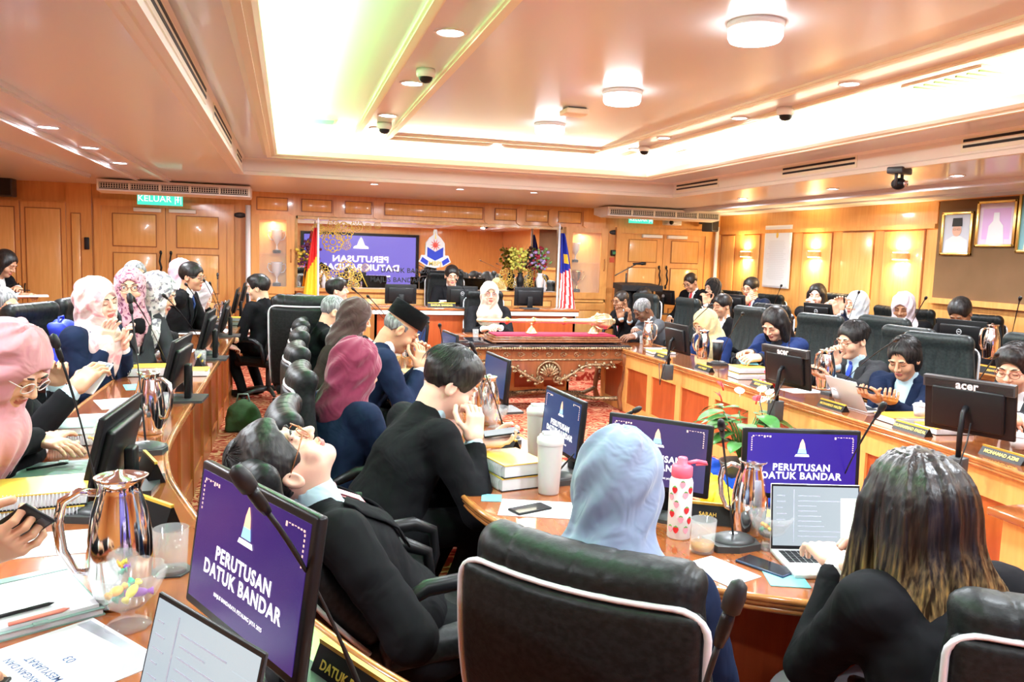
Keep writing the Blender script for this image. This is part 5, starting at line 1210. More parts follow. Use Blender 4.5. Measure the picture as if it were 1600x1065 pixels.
# ---------------------------------------------------------------- carved table with mace
CTX0, CTX1, CTY0, CTY1, CTZ = 1.72, 3.55, 7.92, 8.78, .71
def carved_table():
    cx, cy = (CTX0+CTX1)/2, (CTY0+CTY1)/2; hx, hy = (CTX1-CTX0)/2, (CTY1-CTY0)/2
    t = thing('carved_table', 'ornate carved wooden table with gilt scrolls in the middle of the room', 'table', (cx, cy, 0)); Z = CTZ
    dk = wood('carved_walnut', (.16, .05, .02), (.26, .09, .035), .25, .5); gl = noisy('antique_gilt', (.10, .055, .025), (.46, .34, .20), 60, .32, .4, metal=.5)
    MB().box(-hx, hx, -hy, hy, Z-.02, Z, bev=.006).build('glass_top', M['screen'], t)
    b = MB()
    for q in range(74):
        x = -hx+q*2*hx/73; b.ell((x, -hy, Z-.025), (.016, .018, .016), u=8, v=5); b.ell((x, hy, Z-.025), (.016, .018, .016), u=6, v=4)
    for q in range(34):
        y = -hy+q*2*hy/33; b.ell((-hx, y, Z-.025), (.018, .016, .016), u=6, v=4); b.ell((hx, y, Z-.025), (.018, .016, .016), u=6, v=4)
    e = b.build('gilt_rim', gl, t); 
    b = MB().box(-hx+.03, hx-.03, -hy+.03, -hy+.06, Z-.15, Z-.03).box(-hx+.03, hx-.03, hy-.06, hy-.03, Z-.15, Z-.03).box(-hx+.03, -hx+.06, -hy+.03, hy-.03, Z-.15, Z-.03).box(hx-.06, hx-.03, -hy+.03, hy-.03, Z-.15, Z-.03)
    arc = [(-hx+.06, Z-.15), (hx-.06, Z-.15), (hx-.12, Z-.19), (hx*.5, Z-.20), (hx*.28, Z-.29), (.12, Z-.36), (-.12, Z-.36), (-hx*.28, Z-.29), (-hx*.5, Z-.20), (-hx+.12, Z-.19)]
    b.prism(arc[::-1], hy-.06, hy-.03, mt=Matrix(((1, 0, 0, 0), (0, 0, -1, 0), (0, 1, 0, 0), (0, 0, 0, 1)))); b.build('apron', dk, t)
    b = MB()
    for i in range(11):
        x = -hx+.14+i*(2*hx-.28)/10; y = -hy+.027
        for s in (-1, 1): b.tube([(x+s*.03*math.cos(a), y, Z-.09+s*.022*math.sin(a)) for a in np.linspace(0, PI, 6)], .004, 5, False)
        b.tube([(x-.02, y, Z-.075), (x+.02, y, Z-.105)], .004, 5); b.tube([(x+.02, y, Z-.075), (x+.05, y, Z-.09), (x+.02, y, Z-.105)], .003, 5)
    b.tube([(-hx+.04, -hy+.028, Z-.148), (hx-.04, -hy+.028, Z-.148)], .008, 6); b.build('fretwork', gl, t)
    def scroll(mb, x, z, r, d=1, turns=1.4, y=-hy+.02, rr=.010):
        mb.tube([(x+d*r*(1-a/(turns*2*PI)*.8)*math.cos(a), y, z+r*(1-a/(turns*2*PI)*.8)*math.sin(a)) for a in np.linspace(0, turns*2*PI, 18)], [rr]*10+[rr*.8]*8, 6)
    b = MB()
    for s in (-1, 1):
        pts = [(.12, -.37), (.20, -.335), (.28, -.29), (.36, -.235), (.44, -.205), (.54, -.20), (.64, -.21), (.72, -.20)]
        b.tube([(s*x, -hy+.02, Z+z) for x, z in pts], [.022, .02, .018, .016, .016, .016, .015, .012], 8)
        for i, (x, z) in enumerate(pts): scroll(b, s*x, Z+z-.015, .032-.001*i, s*(1 if i % 2 else -1), rr=.008); b.ell((s*(x+.02), -hy+.012, Z+z-.03), (.022, .014, .014), u=8, v=6); b.ell((s*(x-.02), -hy+.012, Z+z+.02), (.016, .012, .02), u=8, v=6)
    for q in range(9):
        a = PI*(q+.5)/9; b.tube([(0, -hy+.012, Z-.32), (.07*math.cos(a), -hy-.005, Z-.30+.07*math.sin(a)), (.105*math.cos(a), -hy+.005, Z-.29+.105*math.sin(a))], [.010, .015, .012], 6)
    b.tube([(.125*math.cos(a), -hy+.01, Z-.28+.115*math.sin(a)) for a in np.linspace(-.3, PI+.3, 16)], .012, 6)
    for s in (-1, 1): scroll(b, s*.09, Z-.36, .045, s)
    b.build('gilt_garland', gl, t)
    for sx in (-1, 1):
        for sy in (-1, 1):
            X, Y = sx*(hx-.06), sy*(hy-.06)
            l_ = MB().tube([(X, Y, Z-.05), (X+sx*.035, Y+sy*.03, Z-.14), (X+sx*.050, Y+sy*.04, Z-.24), (X+sx*.025, Y+sy*.02, Z-.38), (X-sx*.015, Y-sy*.01, Z-.50), (X-sx*.02, Y-sy*.01, .12), (X+sx*.0, Y, .05), (X+sx*.02, Y+sy*.01, .0)], [.055, .062, .055, .040, .030, .026, .034, .040], 12).build('leg', dk, t)
            g_ = MB(); rn = random.Random(sx*3+sy)
            for i in range(26):
                z = Z-.08-i*.016; off = .02+.04*math.sin(min(1, i/16)*PI); g_.ell((X+sx*(off*.8+.02)+rn.uniform(-.015, .015), Y+sy*off*.5-.035, z), (.020, .016, .012), u=8, v=5)
            g_.build('gilt_carving', gl, l_)
    b = MB()
    for s in (-1, 1): b.tube([(s*(hx-.08), s_*(hy-.07), .13) if k == 0 else ((s*(hx-.30), s_*(hy-.25), .10) if k == 1 else (s*.25, s_*.03, .14)) for s_ in (-1,) for k in range(3)], .024, 8); b.tube([(s*(hx-.08), hy-.07, .13), (s*(hx-.30), hy-.25, .10), (s*.25, .03, .14)], .024, 8)
    b.tube([(-.25, 0, .14), (0, -.04, .17), (.25, 0, .14)], .026, 8); b.build('stretcher', gl, t)
    # plinth with red cushion
    p = thing('mace_stand', 'dark stand with a crimson cloth top on the carved table', 'stand', (cx+.16, cy, Z))
    MB().box(-.72, .72, -.22, .22, .03, .055, bev=.006).box(-.70, .70, -.20, .20, .055, .075, bev=.006).box(-.74, .74, -.24, .24, .012, .032, bev=.006).build('plinth', dk, p)
    MB().box(-.68, .68, -.18, .18, .075, .088, bev=.004).build('crimson_cloth', mat('crimson', (.35, .01, .05), .8), p)
    for s in (-1, 1):
        for s2 in (-1, 1): MB().tube([(s*.70, s2*.20, .014), (s*.71, s2*.21, -.0)], [.02, .028], 8).build('foot', dk, p)
    gm = mat('pale_gold', (.86, .70, .42), .25, .75); Zc = Z+.088
    for s in (-.30, .60):
        c_ = thing('mace_cradle', 'gold bell-shaped cradle under the '+('thin end' if s < 0 else 'crowned head')+' of the mace', 'cradle', (cx+.16+s*.8, cy, Zc), 0, 'gold cradles')
        MB().lathe([(0, 0), (.065, 0), (.067, .012), (.050, .025), (.042, .045), (.030, .06), (.012, .075), (.010, .10), (.022, .112), (.0, .116)], 20).build('bell', gm, c_)
    m = thing('ceremonial_mace', 'long gold ceremonial mace with a crowned head resting on cradles', 'mace', (cx+.16, cy, Zc+.14))
    RX = Matrix.Rotation(PI/2, 4, 'Y')
    pr = [(0, -.86), (.022, -.85), (.026, -.80), (.018, -.78), (.022, -.74), (.022, -.55), (.030, -.54), (.030, -.50), (.020, -.48), (.022, -.25), (.032, -.235), (.032, -.20), (.024, -.18), (.026, .10), (.036, .115), (.036, .15), (.026, .17), (.030, .40), (.040, .44), (.034, .46)]
    MB().lathe(pr, 20, mt=RX).build('shaft', gm, m)
    b = MB().lathe([(.034, .44), (.055, .46), (.060, .48), (.045, .50), (.070, .55), (.082, .60), (.080, .65), (.055, .69), (.03, .70), (.028, .73), (0, .745)], 24, mt=RX, wob=lambda a, i: .10*math.cos(a*6) if i > 3 else 0)
    for k in range(6): a = k*PI/3; b.tube([(.50, .06*math.cos(a), .06*math.sin(a)), (.54, .095*math.cos(a), .095*math.sin(a)), (.58, .085*math.cos(a), .085*math.sin(a))], [.01, .014, .006], 6)
    b.build('crown_head', gm, m)
    bx = MB(); 
    for z in (-.52, -.22, .13): bx.lathe([(.030, z-.02), (.040, z), (.030, z+.02)], 16, mt=RX, wob=lambda a, i: .1*math.cos(a*8))
    bx.build('knop', M['gold'], m)
carved_table()
# flags
def flag(px, label, cols, rev=1, ztop=2.0):
    p = at(px, 400, Y=11.2); t = thing('flag', label, 'flag', (p.x, p.y, 0))
    MB().tube([(0, 0, .14), (0, 0, ztop)], .016, 10).lathe([(0, ztop), (.02, ztop+.01), (.012, ztop+.05), (0, ztop+.08)], 12).build('pole', M['white'], t)
    MB().lathe([(0, .12), (.16, .12), (.15, .15), (.04, .18), (0, .18)], 20).build('base', M['dgrey'], t)
    def S(u, v):   # draped cloth hanging from the top corner
        w_ = (.04+(.17 if rev < 0 else .24)*min(1, v*1.15)**.8); z = ztop-.06-v*1.25-.10*u*v; return Vector((rev*(.015+u*w_), -.03*math.sin(u*9+v*2)-.02-.02*u, z))
    nu, nv = 26, 40; b = MB().grid(S, nu, nv); b.mi = []
    for j in range(nv-1):
        for i in range(nu-1): b.mi.append(cols(i/(nu-1), j/(nv-1)))
    o = b.build('cloth', [mat('flag_red', (.62, .02, .02), .6), mat('flag_yellow', (.95, .50, .03), .6), mat('flag_blue', (.01, .02, .28), .6), mat('flag_white', (.85, .82, .80), .6)], t)
    md = o.modifiers.new('thick', 'SOLIDIFY'); md.thickness = .004
def f_left(u, v): return 0 if v < .28+.15*u or v > .80+.1*u else 1
def f_right(u, v): return (1 if .22 < v < .32 and .45 < u < .8 else 2) if v < .34-.10*u+.12 else (0 if int((u*.9+v*.35)*9) % 2 else 3)
flag(497, 'tall red and yellow state flag left of the mirror', f_left, -1, 1.98)
flag(873, 'striped red, white and blue national flag right of the mirror', f_right, 1, 2.04)
# flower arrangements in vases, before the mirror
def bouquet(x, y, z, label, cols, vase, h=.38, n=46, r=.15):
    t = thing('flower_arrangement', label, 'flowers', (x, y, z)); rn = random.Random(int(x*100))
    MB().lathe([(0, 0), (.05, 0), (.06, .02), (.035, .06), (.055, .13), (.06, .20), (.035, .26), (.045, .29), (.04, .29), (0, .25)], 20).build('vase', vase, t)
    for k, c in enumerate(cols):
        b = MB()
        for i in range(n):
            a = rn.uniform(0, 2*PI); q = rn.uniform(.2, 1); p = (r*q*math.cos(a)+(k-1)*.04, r*.5*q*math.sin(a), .30+h*rn.uniform(.1, 1)*(1-.3*q)); s = rn.uniform(.012, .026)
            b.ell(p, (s*1.3, s, s), u=7, v=5)
        b.build('blossom', c, t)['kind'] = 'stuff'
    b = MB()
    for i in range(22): a = rn.uniform(0, 2*PI); b.tube([(0, 0, .26), (r*.5*math.cos(a), r*.3*math.sin(a), .40), (r*1.0*math.cos(a), r*.5*math.sin(a), .30+h*rn.uniform(.3, 1))], [.003, .002, .001], 4)
    o = b.build('stems', mat('stem_green', (.05, .14, .03), .6), t); o['kind'] = 'stuff'
bouquet(.28, 11.62, 1.09, 'yellow and purple flower arrangement in a dark vase beside the left flag', [mat('fl_yellow', (.80, .60, .08), .6), mat('fl_purple', (.12, .02, .08), .6)], M['blk'], .42)
bouquet(3.35, 11.62, 1.09, 'yellow-green flower ball reflected beside the gold etching, in a dark vase', [mat('fl_lime', (.62, .58, .10), .6)], M['blk'], .45, 80)
bouquet(3.66, 11.62, 1.09, 'mixed red, lilac and yellow flowers beside the right flag', [mat('fl_red', (.28, .01, .03), .6), mat('fl_lilac', (.40, .28, .55), .6), mat('fl_green', (.20, .35, .12), .6)], M['white'], .42, 26)
for px, lb, m_ in [(466, 'small glass ornament on the ledge left of the left flag', M['glass']), (506, 'white figurine on the ledge right of the left flag', M['white']), (482, 'string of pearls ornament before the left vase', M['white']), (838, 'small dark ornament on the ledge near the lime flower ball', M['blk']), (850, 'white dish on the mirror ledge beside the right flag', M['white'])]:
    p = at(px, 448, Y=11.74); tag(MB().lathe([(0, 0), (.035, 0), (.03, .03), (.045, .06), (.025, .10), (.035, .14), (.01, .19), (0, .2)], 16).build('ornament', m_, None, (p.x, 11.74, 1.09)), lb, 'ornament')
# lectern with microphone on an arm
p = at(990, 440, Y=10.95); t = thing('lectern', 'black lectern in front of the right double door', 'lectern', (p.x, 10.9, 0))
MB().box(-.24, .24, -.15, .2, 0, 1.20, bev=.01).build('column', M['blk'], t); MB().prism([(-.32, -.2), (.32, -.2), (.30, .18), (.15, .26), (-.15, .26), (-.30, .18)], 1.20, 1.28, mt=Matrix.Rotation(.06, 4, 'X')).build('reading_top', M['blk_m'], t)
MB().box(-.04, .04, -.17, -.15, 1.06, 1.12).build('badge', mat('lectern_orange', (.8, .25, .05), .5), t)
t2 = thing('boom_microphone', 'handheld microphone on a boom arm above the lectern', 'microphone', (p.x-.1, 11.0, 1.27))
MB().tube([(0, 0, 0), (0, 0, .16)], .012, 8).tube([(-.18, 0, .12), (.16, 0, .30)], .008, 8).build('boom_stand', M['dgrey'], t2)
MB().tube([(.10, 0, .30), (.22, 0, .305), (.24, 0, .306), (.30, 0, .31)], [.014, .018, .026, .024], 12).build('handheld_mic', M['blk'], t2)
# plants and cloth on the carpet inside the ring
def anthurium(x, y, label, s=1, fc=None, seed=1, z=0):
    t = thing('potted_anthurium', label, 'plant', (x, y, z), 0, None); rn = random.Random(seed); t.scale = (s,)*3
    MB().lathe([(0, 0), (.10, 0), (.14, .18), (.15, .20), (.13, .20), (0, .17)], 24).build('pot', M['dgrey'], t)
    lf_ = M.setdefault('leaf', noisy('leaf_green', (.03, .13, .03), (.07, .24, .05), 8, .35)); b = MB(); st = MB(); fl = MB(); sp = MB()
    def leaf(mb, base, d, L, w, droop, m=0):
        d = Vector(d).normalized(); u = Vector((0, 0, 1)); sdir = d.cross(u).normalized()
        def S(a, v): q = L*v; wd_ = w*math.sin(min(1, v*1.02+.12)*PI)**.8; return Vector(base)+d*q+u*(-droop*v*v*L+.02)+sdir*wd_*(a-.5)*2+u*abs(a-.5)*.05*L
        mb.grid(S, 5, 9)
    for i in range(34):
        a = rn.uniform(0, 2*PI); e = rn.uniform(.25, 1); tip = Vector((.16*e*math.cos(a), .16*e*math.sin(a), .30+.22*rn.random())); st.tube([(0, 0, .16), tuple(tip*.6+Vector((0, 0, .12))), tuple(tip)], .004, 5); leaf(b, tip, (math.cos(a), math.sin(a), .15), rn.uniform(.14, .22), rn.uniform(.045, .07), rn.uniform(.3, .8))
    b.build('leaves', lf_, t)['kind'] = 'stuff'; st.build('stems', lf_, t)['kind'] = 'stuff'
    for i in range(9):
        a = rn.uniform(0, 2*PI); tip = Vector((.15*math.cos(a), .15*math.sin(a), .50+.14*rn.random())); f_ = MB(); leaf(f_, tip, (math.cos(a)*.6, math.sin(a)*.6, .6), .075, .034, .2); f_.tube([tip, tip+Vector((math.cos(a)*.02, math.sin(a)*.02, .06))], [.005, .003], 5)
        o_ = f_.build('flower', fc[i % len(fc)], t)
    return t
fr_, fw_, fp_ = mat('flower_red', (.70, .02, .03), .3), mat('flower_white', (.80, .78, .60), .4), mat('flower_pink', (.75, .10, .25), .4)
q = at(1158, 770, z=0); anthurium(q.x, q.y, 'potted anthurium with red and white flowers left of the blue-violet monitor', 1.15, [fw_, fr_, fw_], 2)
q = at(1210, 735, z=0); anthurium(q.x, q.y, 'leafy anthurium with red blooms behind the blue-violet monitor', 1.15, [fr_], 5)
q = at(1505, 868, z=0); anthurium(q.x, q.y, 'low leafy plant with pink flowers beside the oak desk end', .8, [fp_, fr_], 8)
q = at(1375, 800, z=0); anthurium(q.x, q.y, 'leafy plant half hidden behind the long-haired woman', .8, [fr_], 9)
def heap(pts, r, label, m, z=0, name='draped_cloth'):
    P0 = np.array([[p.x, p.y] for p in pts])
    def f(P):
        d = None
        for i in range(len(P0)-1):
            e = caps(P, (*P0[i], .04), (*P0[i+1], .05), r, r); d = e if d is None else smin(d, e, .06)
        return d+.030*wob(P, 22, 3)+.018*wob(P, 48, 1)
    lo = (*(P0.min(0)-r-.08), 0.0); hi = (*(P0.max(0)+r+.08), r+.15); V, Q = sdf_mesh(f, lo, hi, .014); o = link(name, np_mesh(name, [(V, Q, 0)], m)); return tag(o, label, 'cloth')
heap([at(1100, 718, z=.1), at(1130, 735, z=.1), at(1150, 748, z=.1), at(1190, 770, z=.1)], .11, 'crumpled royal blue cloth at the foot of the anthurium', cloth('blue_satin', (.01, .07, .50), .5))
heap([at(1098, 745, z=.08), at(1125, 770, z=.08), at(1160, 795, z=.08), at(1230, 830, z=.08)], .09, 'crumpled yellow cloth in front of the blue cloth', cloth('yellow_satin', (.90, .72, .04), .5))
# green bag on the carpet in the aisle
q = at(380, 655, z=.1)
def bagf(P): d = ell(P, (0, 0, .13), (.14, .11, .15)); d = smin(d, rbox(P, (0, 0, .06), (.15, .10, .07), .04), .04); return d+.010*wob(P, 30, 2)
V, Q = sdf_mesh(bagf, (-.2, -.16, .0), (.2, .16, .32), .012); t = thing('canvas_bag', 'dark green canvas bag on the carpet in the left aisle', 'bag', (q.x, q.y, 0)); link('body', np_mesh('body', [(V, Q, 0)], cloth('olive_canvas', (.055, .10, .05), .8)), t); MB().tube([(-.06, 0, .25), (-.04, 0, .33), (.04, 0, .33), (.06, 0, .25)], .008, 6).build('handle', M['green_l'], t)
# ================================================================ the people
BLK, NV = 'black', 'navy'
def W(px, py, **k): return at(px, py, **k)
person('pink', 'woman in a plain pink headscarf and glasses bending over papers', W(14, 572, D=2.55), -14, 22, 1.1, (-8, -38, 0), 'light', BLK, 'white', 'pink', glasses=(.75, .68, .66), R=W(100, 690, z=.86), L=W(60, 700, z=.86), floor=.12, res=1, drape=1.0, curlR=.25, curlL=.3, hdR=(.3, 1, -.1), nR=(0, 0, -1))
person('lanyard', 'person with a bright blue lanyard holding a phone, behind the pink headscarf', W(14, 552, D=3.5), 0, 8, 1.15, (0, -20, 0), 'tan', BLK, 'sky', None, 'short', R=W(112, 612, D=3.3), L=W(88, 600, D=3.5), floor=.12, res=2, badge=True)
person('gesture', 'woman in a white-and-pink headscarf and navy suit gesturing with both hands', W(152, 472, z=1.28), -20, 2, 1.15, (-12, -6, 8), 'fair', NV, 'white', 'blush', L=W(193, 545, D=5.0), R=W(160, 545, D=4.85), floor=.12, res=1, hdL=(.3, .3, 1), hdR=(-.2, .2, 1), nL=(-.2, 1, .2), nR=(.5, .8, 0), curlL=.4, curlR=.3, elbow=((-.5, -.2, -1), (.5, -.2, -1)))
person('rose', 'woman in a rose print headscarf and glasses turned towards the camera', W(203, 450, z=1.34), -50, 4, 1.05, (-32, -2, 0), 'light', 'charcoal', 'white', 'rose', drape=.8, glasses=(.03, .02, .02), floor=.12, res=2, eyes='open')
person('floral', 'woman in a white floral headscarf leaning forward with folded arms', W(246, 460, z=1.29), -5, 24, 1.18, (-4, -20, 0), 'light', BLK, 'white', 'floral', L=W(275, 530, z=.88), R=W(262, 538, z=.88), floor=.12, res=2)
person('greyman', 'grey-haired person half hidden behind the rose print headscarf', W(212, 432, Y=7.3), -30, 5, 1.1, (-30, 0, 0), 'tan', 'charcoal', 'white', None, 'thin', 'grey', floor=.12, res=3)
person('suitman', 'man with cropped hair in a black suit and blue tie at the far left desk', W(300, 433, z=1.33), -10, 20, 1.12, (-8, -8, 0), 'tan', BLK, 'white', None, 'short', glasses=(.3, .3, .3), tie=(.02, .06, .2), floor=.12, res=2, R=W(318, 480, z=.88))
person('pinkfar', 'woman in a pale pink headscarf hidden behind the man with cropped hair', W(285, 425, Y=9.2), -20, 2, 1.1, (0, 0, 0), 'light', BLK, 'white', 'palepink', floor=.12, res=3)
person('whitefar', 'woman in a pale headscarf resting her chin on her hand beside the black-suited man', W(313, 460, Y=8.9), 10, 22, 1.1, (0, -22, 0), 'fair', BLK, 'white', 'lilac', L=W(322, 478, D=8.5), hdL=(0, .2, 1), floor=.12, res=3)
person('writer', 'woman in black writing on a pad against the left wall', W(8, 412, Y=9.4), -15, 12, 1.1, (0, -30, 0), 'tan', BLK, 'white', None, 'long', L=W(34, 455, Y=8.9), R=W(30, 462, Y=8.9), floor=.12, res=3, skirt=cloth('patterned_skirt', (.42, .34, .40), .8))
person('greyglasses', 'grey-haired person with glasses cut by the left edge, under the writing woman', W(4, 478, Y=6.2), -30, 10, 1.1, (0, -10, 0), 'tan', 'charcoal', 'white', None, 'thin', 'grey', glasses=(.1, .1, .1), floor=.12, res=3)
person('aisle', 'young man in a black suit sitting in the aisle with his back turned', W(404, 450, Y=9.1), 140, 6, 1.12, (25, -8, 0), 'light', BLK, 'white', None, 'fluffy', floor=0, res=2, L=('l', -.12, .28, -.30), R=('l', .2, .3, -.33))
person('reader', 'person at the left edge whose hand with gold rings holds a phone', W(-190, 690, D=2.2), 8, 14, 1.15, (0, -30, 0), 'tan', BLK, 'white', 'black', R=W(28, 872, D=1.72), L=W(-60, 900, D=1.7), floor=.12, res=1, hdR=(.5, .75, .35), nR=(-.6, .5, .6), curlR=.75, fat=1)
person('corner', 'person below the left edge whose fingers touch a dark phone', W(-330, 800, D=1.75), 10, 14, 1.1, (0, -30, 0), 'tan', BLK, 'white', 'black', R=W(-10, 1075, D=1.28), L=W(-100, 1100, D=1.3), floor=.12, res=1, hdR=(.55, .8, .1), nR=(0, 0, -1), curlR=.5)
# inner left row
person('i1', 'young man with spiky black hair before the left flag', W(527, 454, Y=8.7), 20, 4, 1.05, (-25, 4, 0), 'fair', BLK, 'white', None, 'fluffy', res=3)
person('i2', 'grey-haired man in a dark suit left of the brown headscarf', W(522, 487, z=1.13), 12, 14, 1.1, (-6, -20, 0), 'light', BLK, 'white', None, 'thin', 'grey', res=2)
person('i3', 'woman in a dark brown headscarf and brown jacket', W(556, 496, z=1.13), 8, 18, 1.12, (-6, -22, 0), 'light', 'brown', 'white', 'brown', res=2)
person('i4', 'man in a black velvet cap and navy suit bowing his head onto his hands', W(626, 515, z=1.13), 2, 26, 1.22, (-4, -38, 0), 'tan', NV, 'white', None, 'bald', 'grey', tie=(.5, .01, .02), songkok=True, res=1, R=W(655, 578, D=5.3), L=W(660, 572, D=5.5), hdR=(-.15, .1, 1), hdL=(.15, .1, 1), nR=(-.7, -.6, 0), nL=(.7, -.6, 0), fat=1.05, bulk=1.05)
person('i5', 'woman in a maroon headscarf and navy jacket seen from behind', W(556, 577, z=1.06), 35, 10, 1.16, (-8, -18, 0), 'light', NV, 'white', 'maroon', res=1, drape=.9)
person('i6', 'young man in a black suit looking at his phone, hand against his mouth', W(703, 600, D=3.5), 15, 26, 1.2, (-14, -30, 0), 'fair', BLK, 'sky', None, 'fluffy', res=1, R=W(740, 692, D=3.42), L=W(745, 690, D=3.55), hdR=(-.1, .1, 1), nR=(-.9, -.3, -.1), hdL=(.6, .8, .1), nL=(.2, 0, 1), curlR=.9, curlL=.45, elbow=((-.5, .1, -1), (.45, .35, -1)))
person('i7', 'man in a black suit leaning back in his chair with his face to the ceiling', W(446, 728, D=2.45), 12, -32, 1.2, (-6, 66, 6), 'fair', BLK, 'sky', None, 'fluffy', glasses=(.35, .14, .06), tie=(.75, .35, .38), res=1, R=('l', .08, .22, -.30), L=('l', -.06, .24, -.28), elbow=((-1, .1, -.5), (1, .2, -.5)), torso=.48, fat=1.08, bulk=1.1)
person('i8', 'woman in a blue-grey headscarf seen from behind at the front of the inner desk', W(966, 764, D=2.08), 50, 26, 1.2, (6, -14, 0), 'light', NV, 'white', 'bluegrey', res=1, drape=1.18)
person('i9', 'woman with long brown hair with lighter ends typing on a laptop', W(1424, 792, D=2.10), 88, 16, 1.2, (4, -22, -4), 'fair', BLK, 'white', None, None, res=1, L=W(1312, 882, D=2.35), hdL=(.15, 1, .1), nL=(0, -.1, -1), R=W(1395, 905, D=2.25), curlL=.6, eyes=None, skirt=cloth('grey_lace_skirt', (.30, .28, .32), .8))
# head table
person('pres', 'man in glasses, black suit and red tie speaking at the head table', W(706, 431, Y=11.0), 268, 6, 1.15, (0, -14, 0), 'light', BLK, 'white', None, 'short', glasses=(.1, .1, .1), tie=(.45, .02, .04), floor=.12, res=2, R=W(690, 474, Y=10.7), L=W(728, 474, Y=10.7), eyes='down')
person('sec', 'woman in a beige headscarf and glasses facing the camera behind the mace', W(765, 460, Y=9.72), 266, 4, 1.2, (0, -2, 0), 'fair', BLK, 'white', 'beige', glasses=(.35, .12, .12), res=2, eyes='open', L=W(782, 512, Y=9.3), R=W(755, 514, Y=9.3))
# inner right row
person('r1', 'man in glasses and a red tie with clasped hands, nearest the lectern', W(970, 470, X=4.3), 195, 10, 1.12, (0, -10, 0), 'brown', BLK, 'sky', None, 'thin', 'dark', tie=(.6, .02, .03), res=2, glasses=(.05, .05, .05), R=W(984, 506, X=3.95), L=W(980, 506, X=3.95), hdR=(.2, .2, 1), hdL=(-.2, .2, 1))
person('r2', 'man with bushy black hair beside the clasped-hands man', W(1006, 466, X=4.9), 200, 8, 1.12, (0, -10, 0), 'brown', BLK, 'white', None, 'fluffy', res=3, tie=(.6, .02, .03))
person('r3', 'balding man in a grey suit with his head bowed low', W(1004, 484, X=4.2), 185, 24, 1.15, (0, -38, 0), 'dark', 'grey', 'white', None, 'thin', 'grey', res=2, R=W(985, 522, X=3.8), L=W(990, 525, X=3.85))
person('r4', 'woman in a pale yellow headscarf and blue jacket', W(1102, 506, X=4.2), 190, 14, 1.18, (0, -30, 0), 'light', 'blue', 'white', 'yellow', res=2, glasses=(.5, .4, .35))
person('r4b', 'person with black hair hidden behind the pale yellow headscarf', W(1128, 478, X=4.9), 190, 6, 1.1, (0, -10, 0), 'tan', BLK, 'white', None, 'short', res=3)
person('r5', 'woman with long straight black hair in a blue jacket holding a phone', W(1210, 506, X=4.25), 200, 20, 1.18, (4, -34, 0), 'light', 'blue', 'charcoal', None, 'long', res=2, R=W(1172, 553, X=3.85), L=W(1180, 560, X=3.8), badge=False, hdR=(0, 1, .1))
person('r6', 'young man in a grey suit, glasses and blue tie raising one hand', W(1332, 532, X=4.2), 188, 14, 1.18, (0, -14, 0), 'light', 'charcoal', 'sky', None, 'short', tie=(.02, .06, .45), glasses=(.15, .05, .04), res=1, R=W(1306, 572, X=3.95), L=W(1298, 590, X=3.75), hdR=(.1, .3, 1), nR=(-1, .2, 0), curlR=.9, nL=(0, 0, 1), hdL=(.2, 1, .2))
person('r7', 'woman with a dark ponytail and navy blazer looking at her phone', W(1412, 560, X=4.1), 205, 8, 1.16, (0, -28, 0), 'tan', NV, 'sky', None, 'ponytail', res=1, R=W(1390, 626, X=3.8), L=W(1375, 624, X=3.75), nR=(0, -.2, 1), nL=(0, -.2, 1), hdR=(-.5, 1, .3), hdL=(.5, 1, .3))
person('r8', 'young man in round glasses and a black tie at the right edge', W(1585, 578, X=4.15), 205, 6, 1.16, (0, -14, 0), 'light', 'charcoal', 'white', None, 'fluffy', glasses=(.25, .08, .06), tie=(.01, .01, .012), res=1, L=W(1590, 655, X=3.75), R=W(1575, 662, X=3.7))
# outer right row
def B(px, py, X=6.12): return at(px, py, X=X)
person('b1', 'man in glasses and a red tie reading at the far right corner', B(1079, 441, 5.80), 200, 14, 1.15, (0, -30, 0), 'tan', BLK, 'white', None, 'thin', 'dark', tie=(.6, .02, .03), glasses=(.1, .1, .1), floor=.12, res=2)
person('b2', 'woman in a black headscarf raising her hands to her mouth', B(1113, 450), 195, 8, 1.15, (0, -10, 0), 'light', 'charcoal', 'white', 'black', floor=.12, res=2, R=B(1106, 476, 5.8), L=B(1102, 476, 5.8), hdR=(0, .1, 1), hdL=(.1, .1, 1))
person('b3', 'man in glasses and navy suit covering his mouth with his hand', B(1173, 450), 200, 12, 1.15, (0, -14, 0), 'light', NV, 'white', None, 'short', tie=(.6, .02, .03), glasses=(.1, .1, .1), floor=.12, res=2, R=B(1168, 472, 5.75), L=B(1162, 485, 5.8), hdR=(-.7, .2, .5), nR=(-.2, -1, 0))
person('b4', 'smiling woman with long black hair raising both hands to her face', B(1276, 462), 215, 6, 1.15, (4, -6, 0), 'fair', BLK, 'white', None, 'long', floor=.12, res=2, R=B(1290, 488, 5.85), L=B(1276, 486, 5.85), hdR=(-.5, .1, .8), hdL=(.4, .1, .8))
person('b5', 'woman in a white headscarf and navy jacket turned away, hand at her face', B(1338, 476), 170, 6, 1.15, (10, -4, 0), 'light', NV, 'white', 'white', floor=.12, res=2, R=B(1312, 486, 5.75), L=B(1308, 492, 5.7), hdR=(0, .2, 1), hdL=(0, .3, 1))
person('b6', 'woman in a pale lilac headscarf and black blazer looking down', B(1411, 480), 215, 8, 1.18, (0, -22, 0), 'brown', BLK, 'white', 'lilac', floor=.12, res=2, R=B(1365, 517, 5.75), L=B(1375, 520, 5.75), drape=1.1)
person('b7', 'man with slicked black hair looking down behind a monitor', B(1500, 489), 205, 12, 1.15, (0, -40, 0), 'brown', BLK, 'white', None, 'short', floor=.12, res=2)
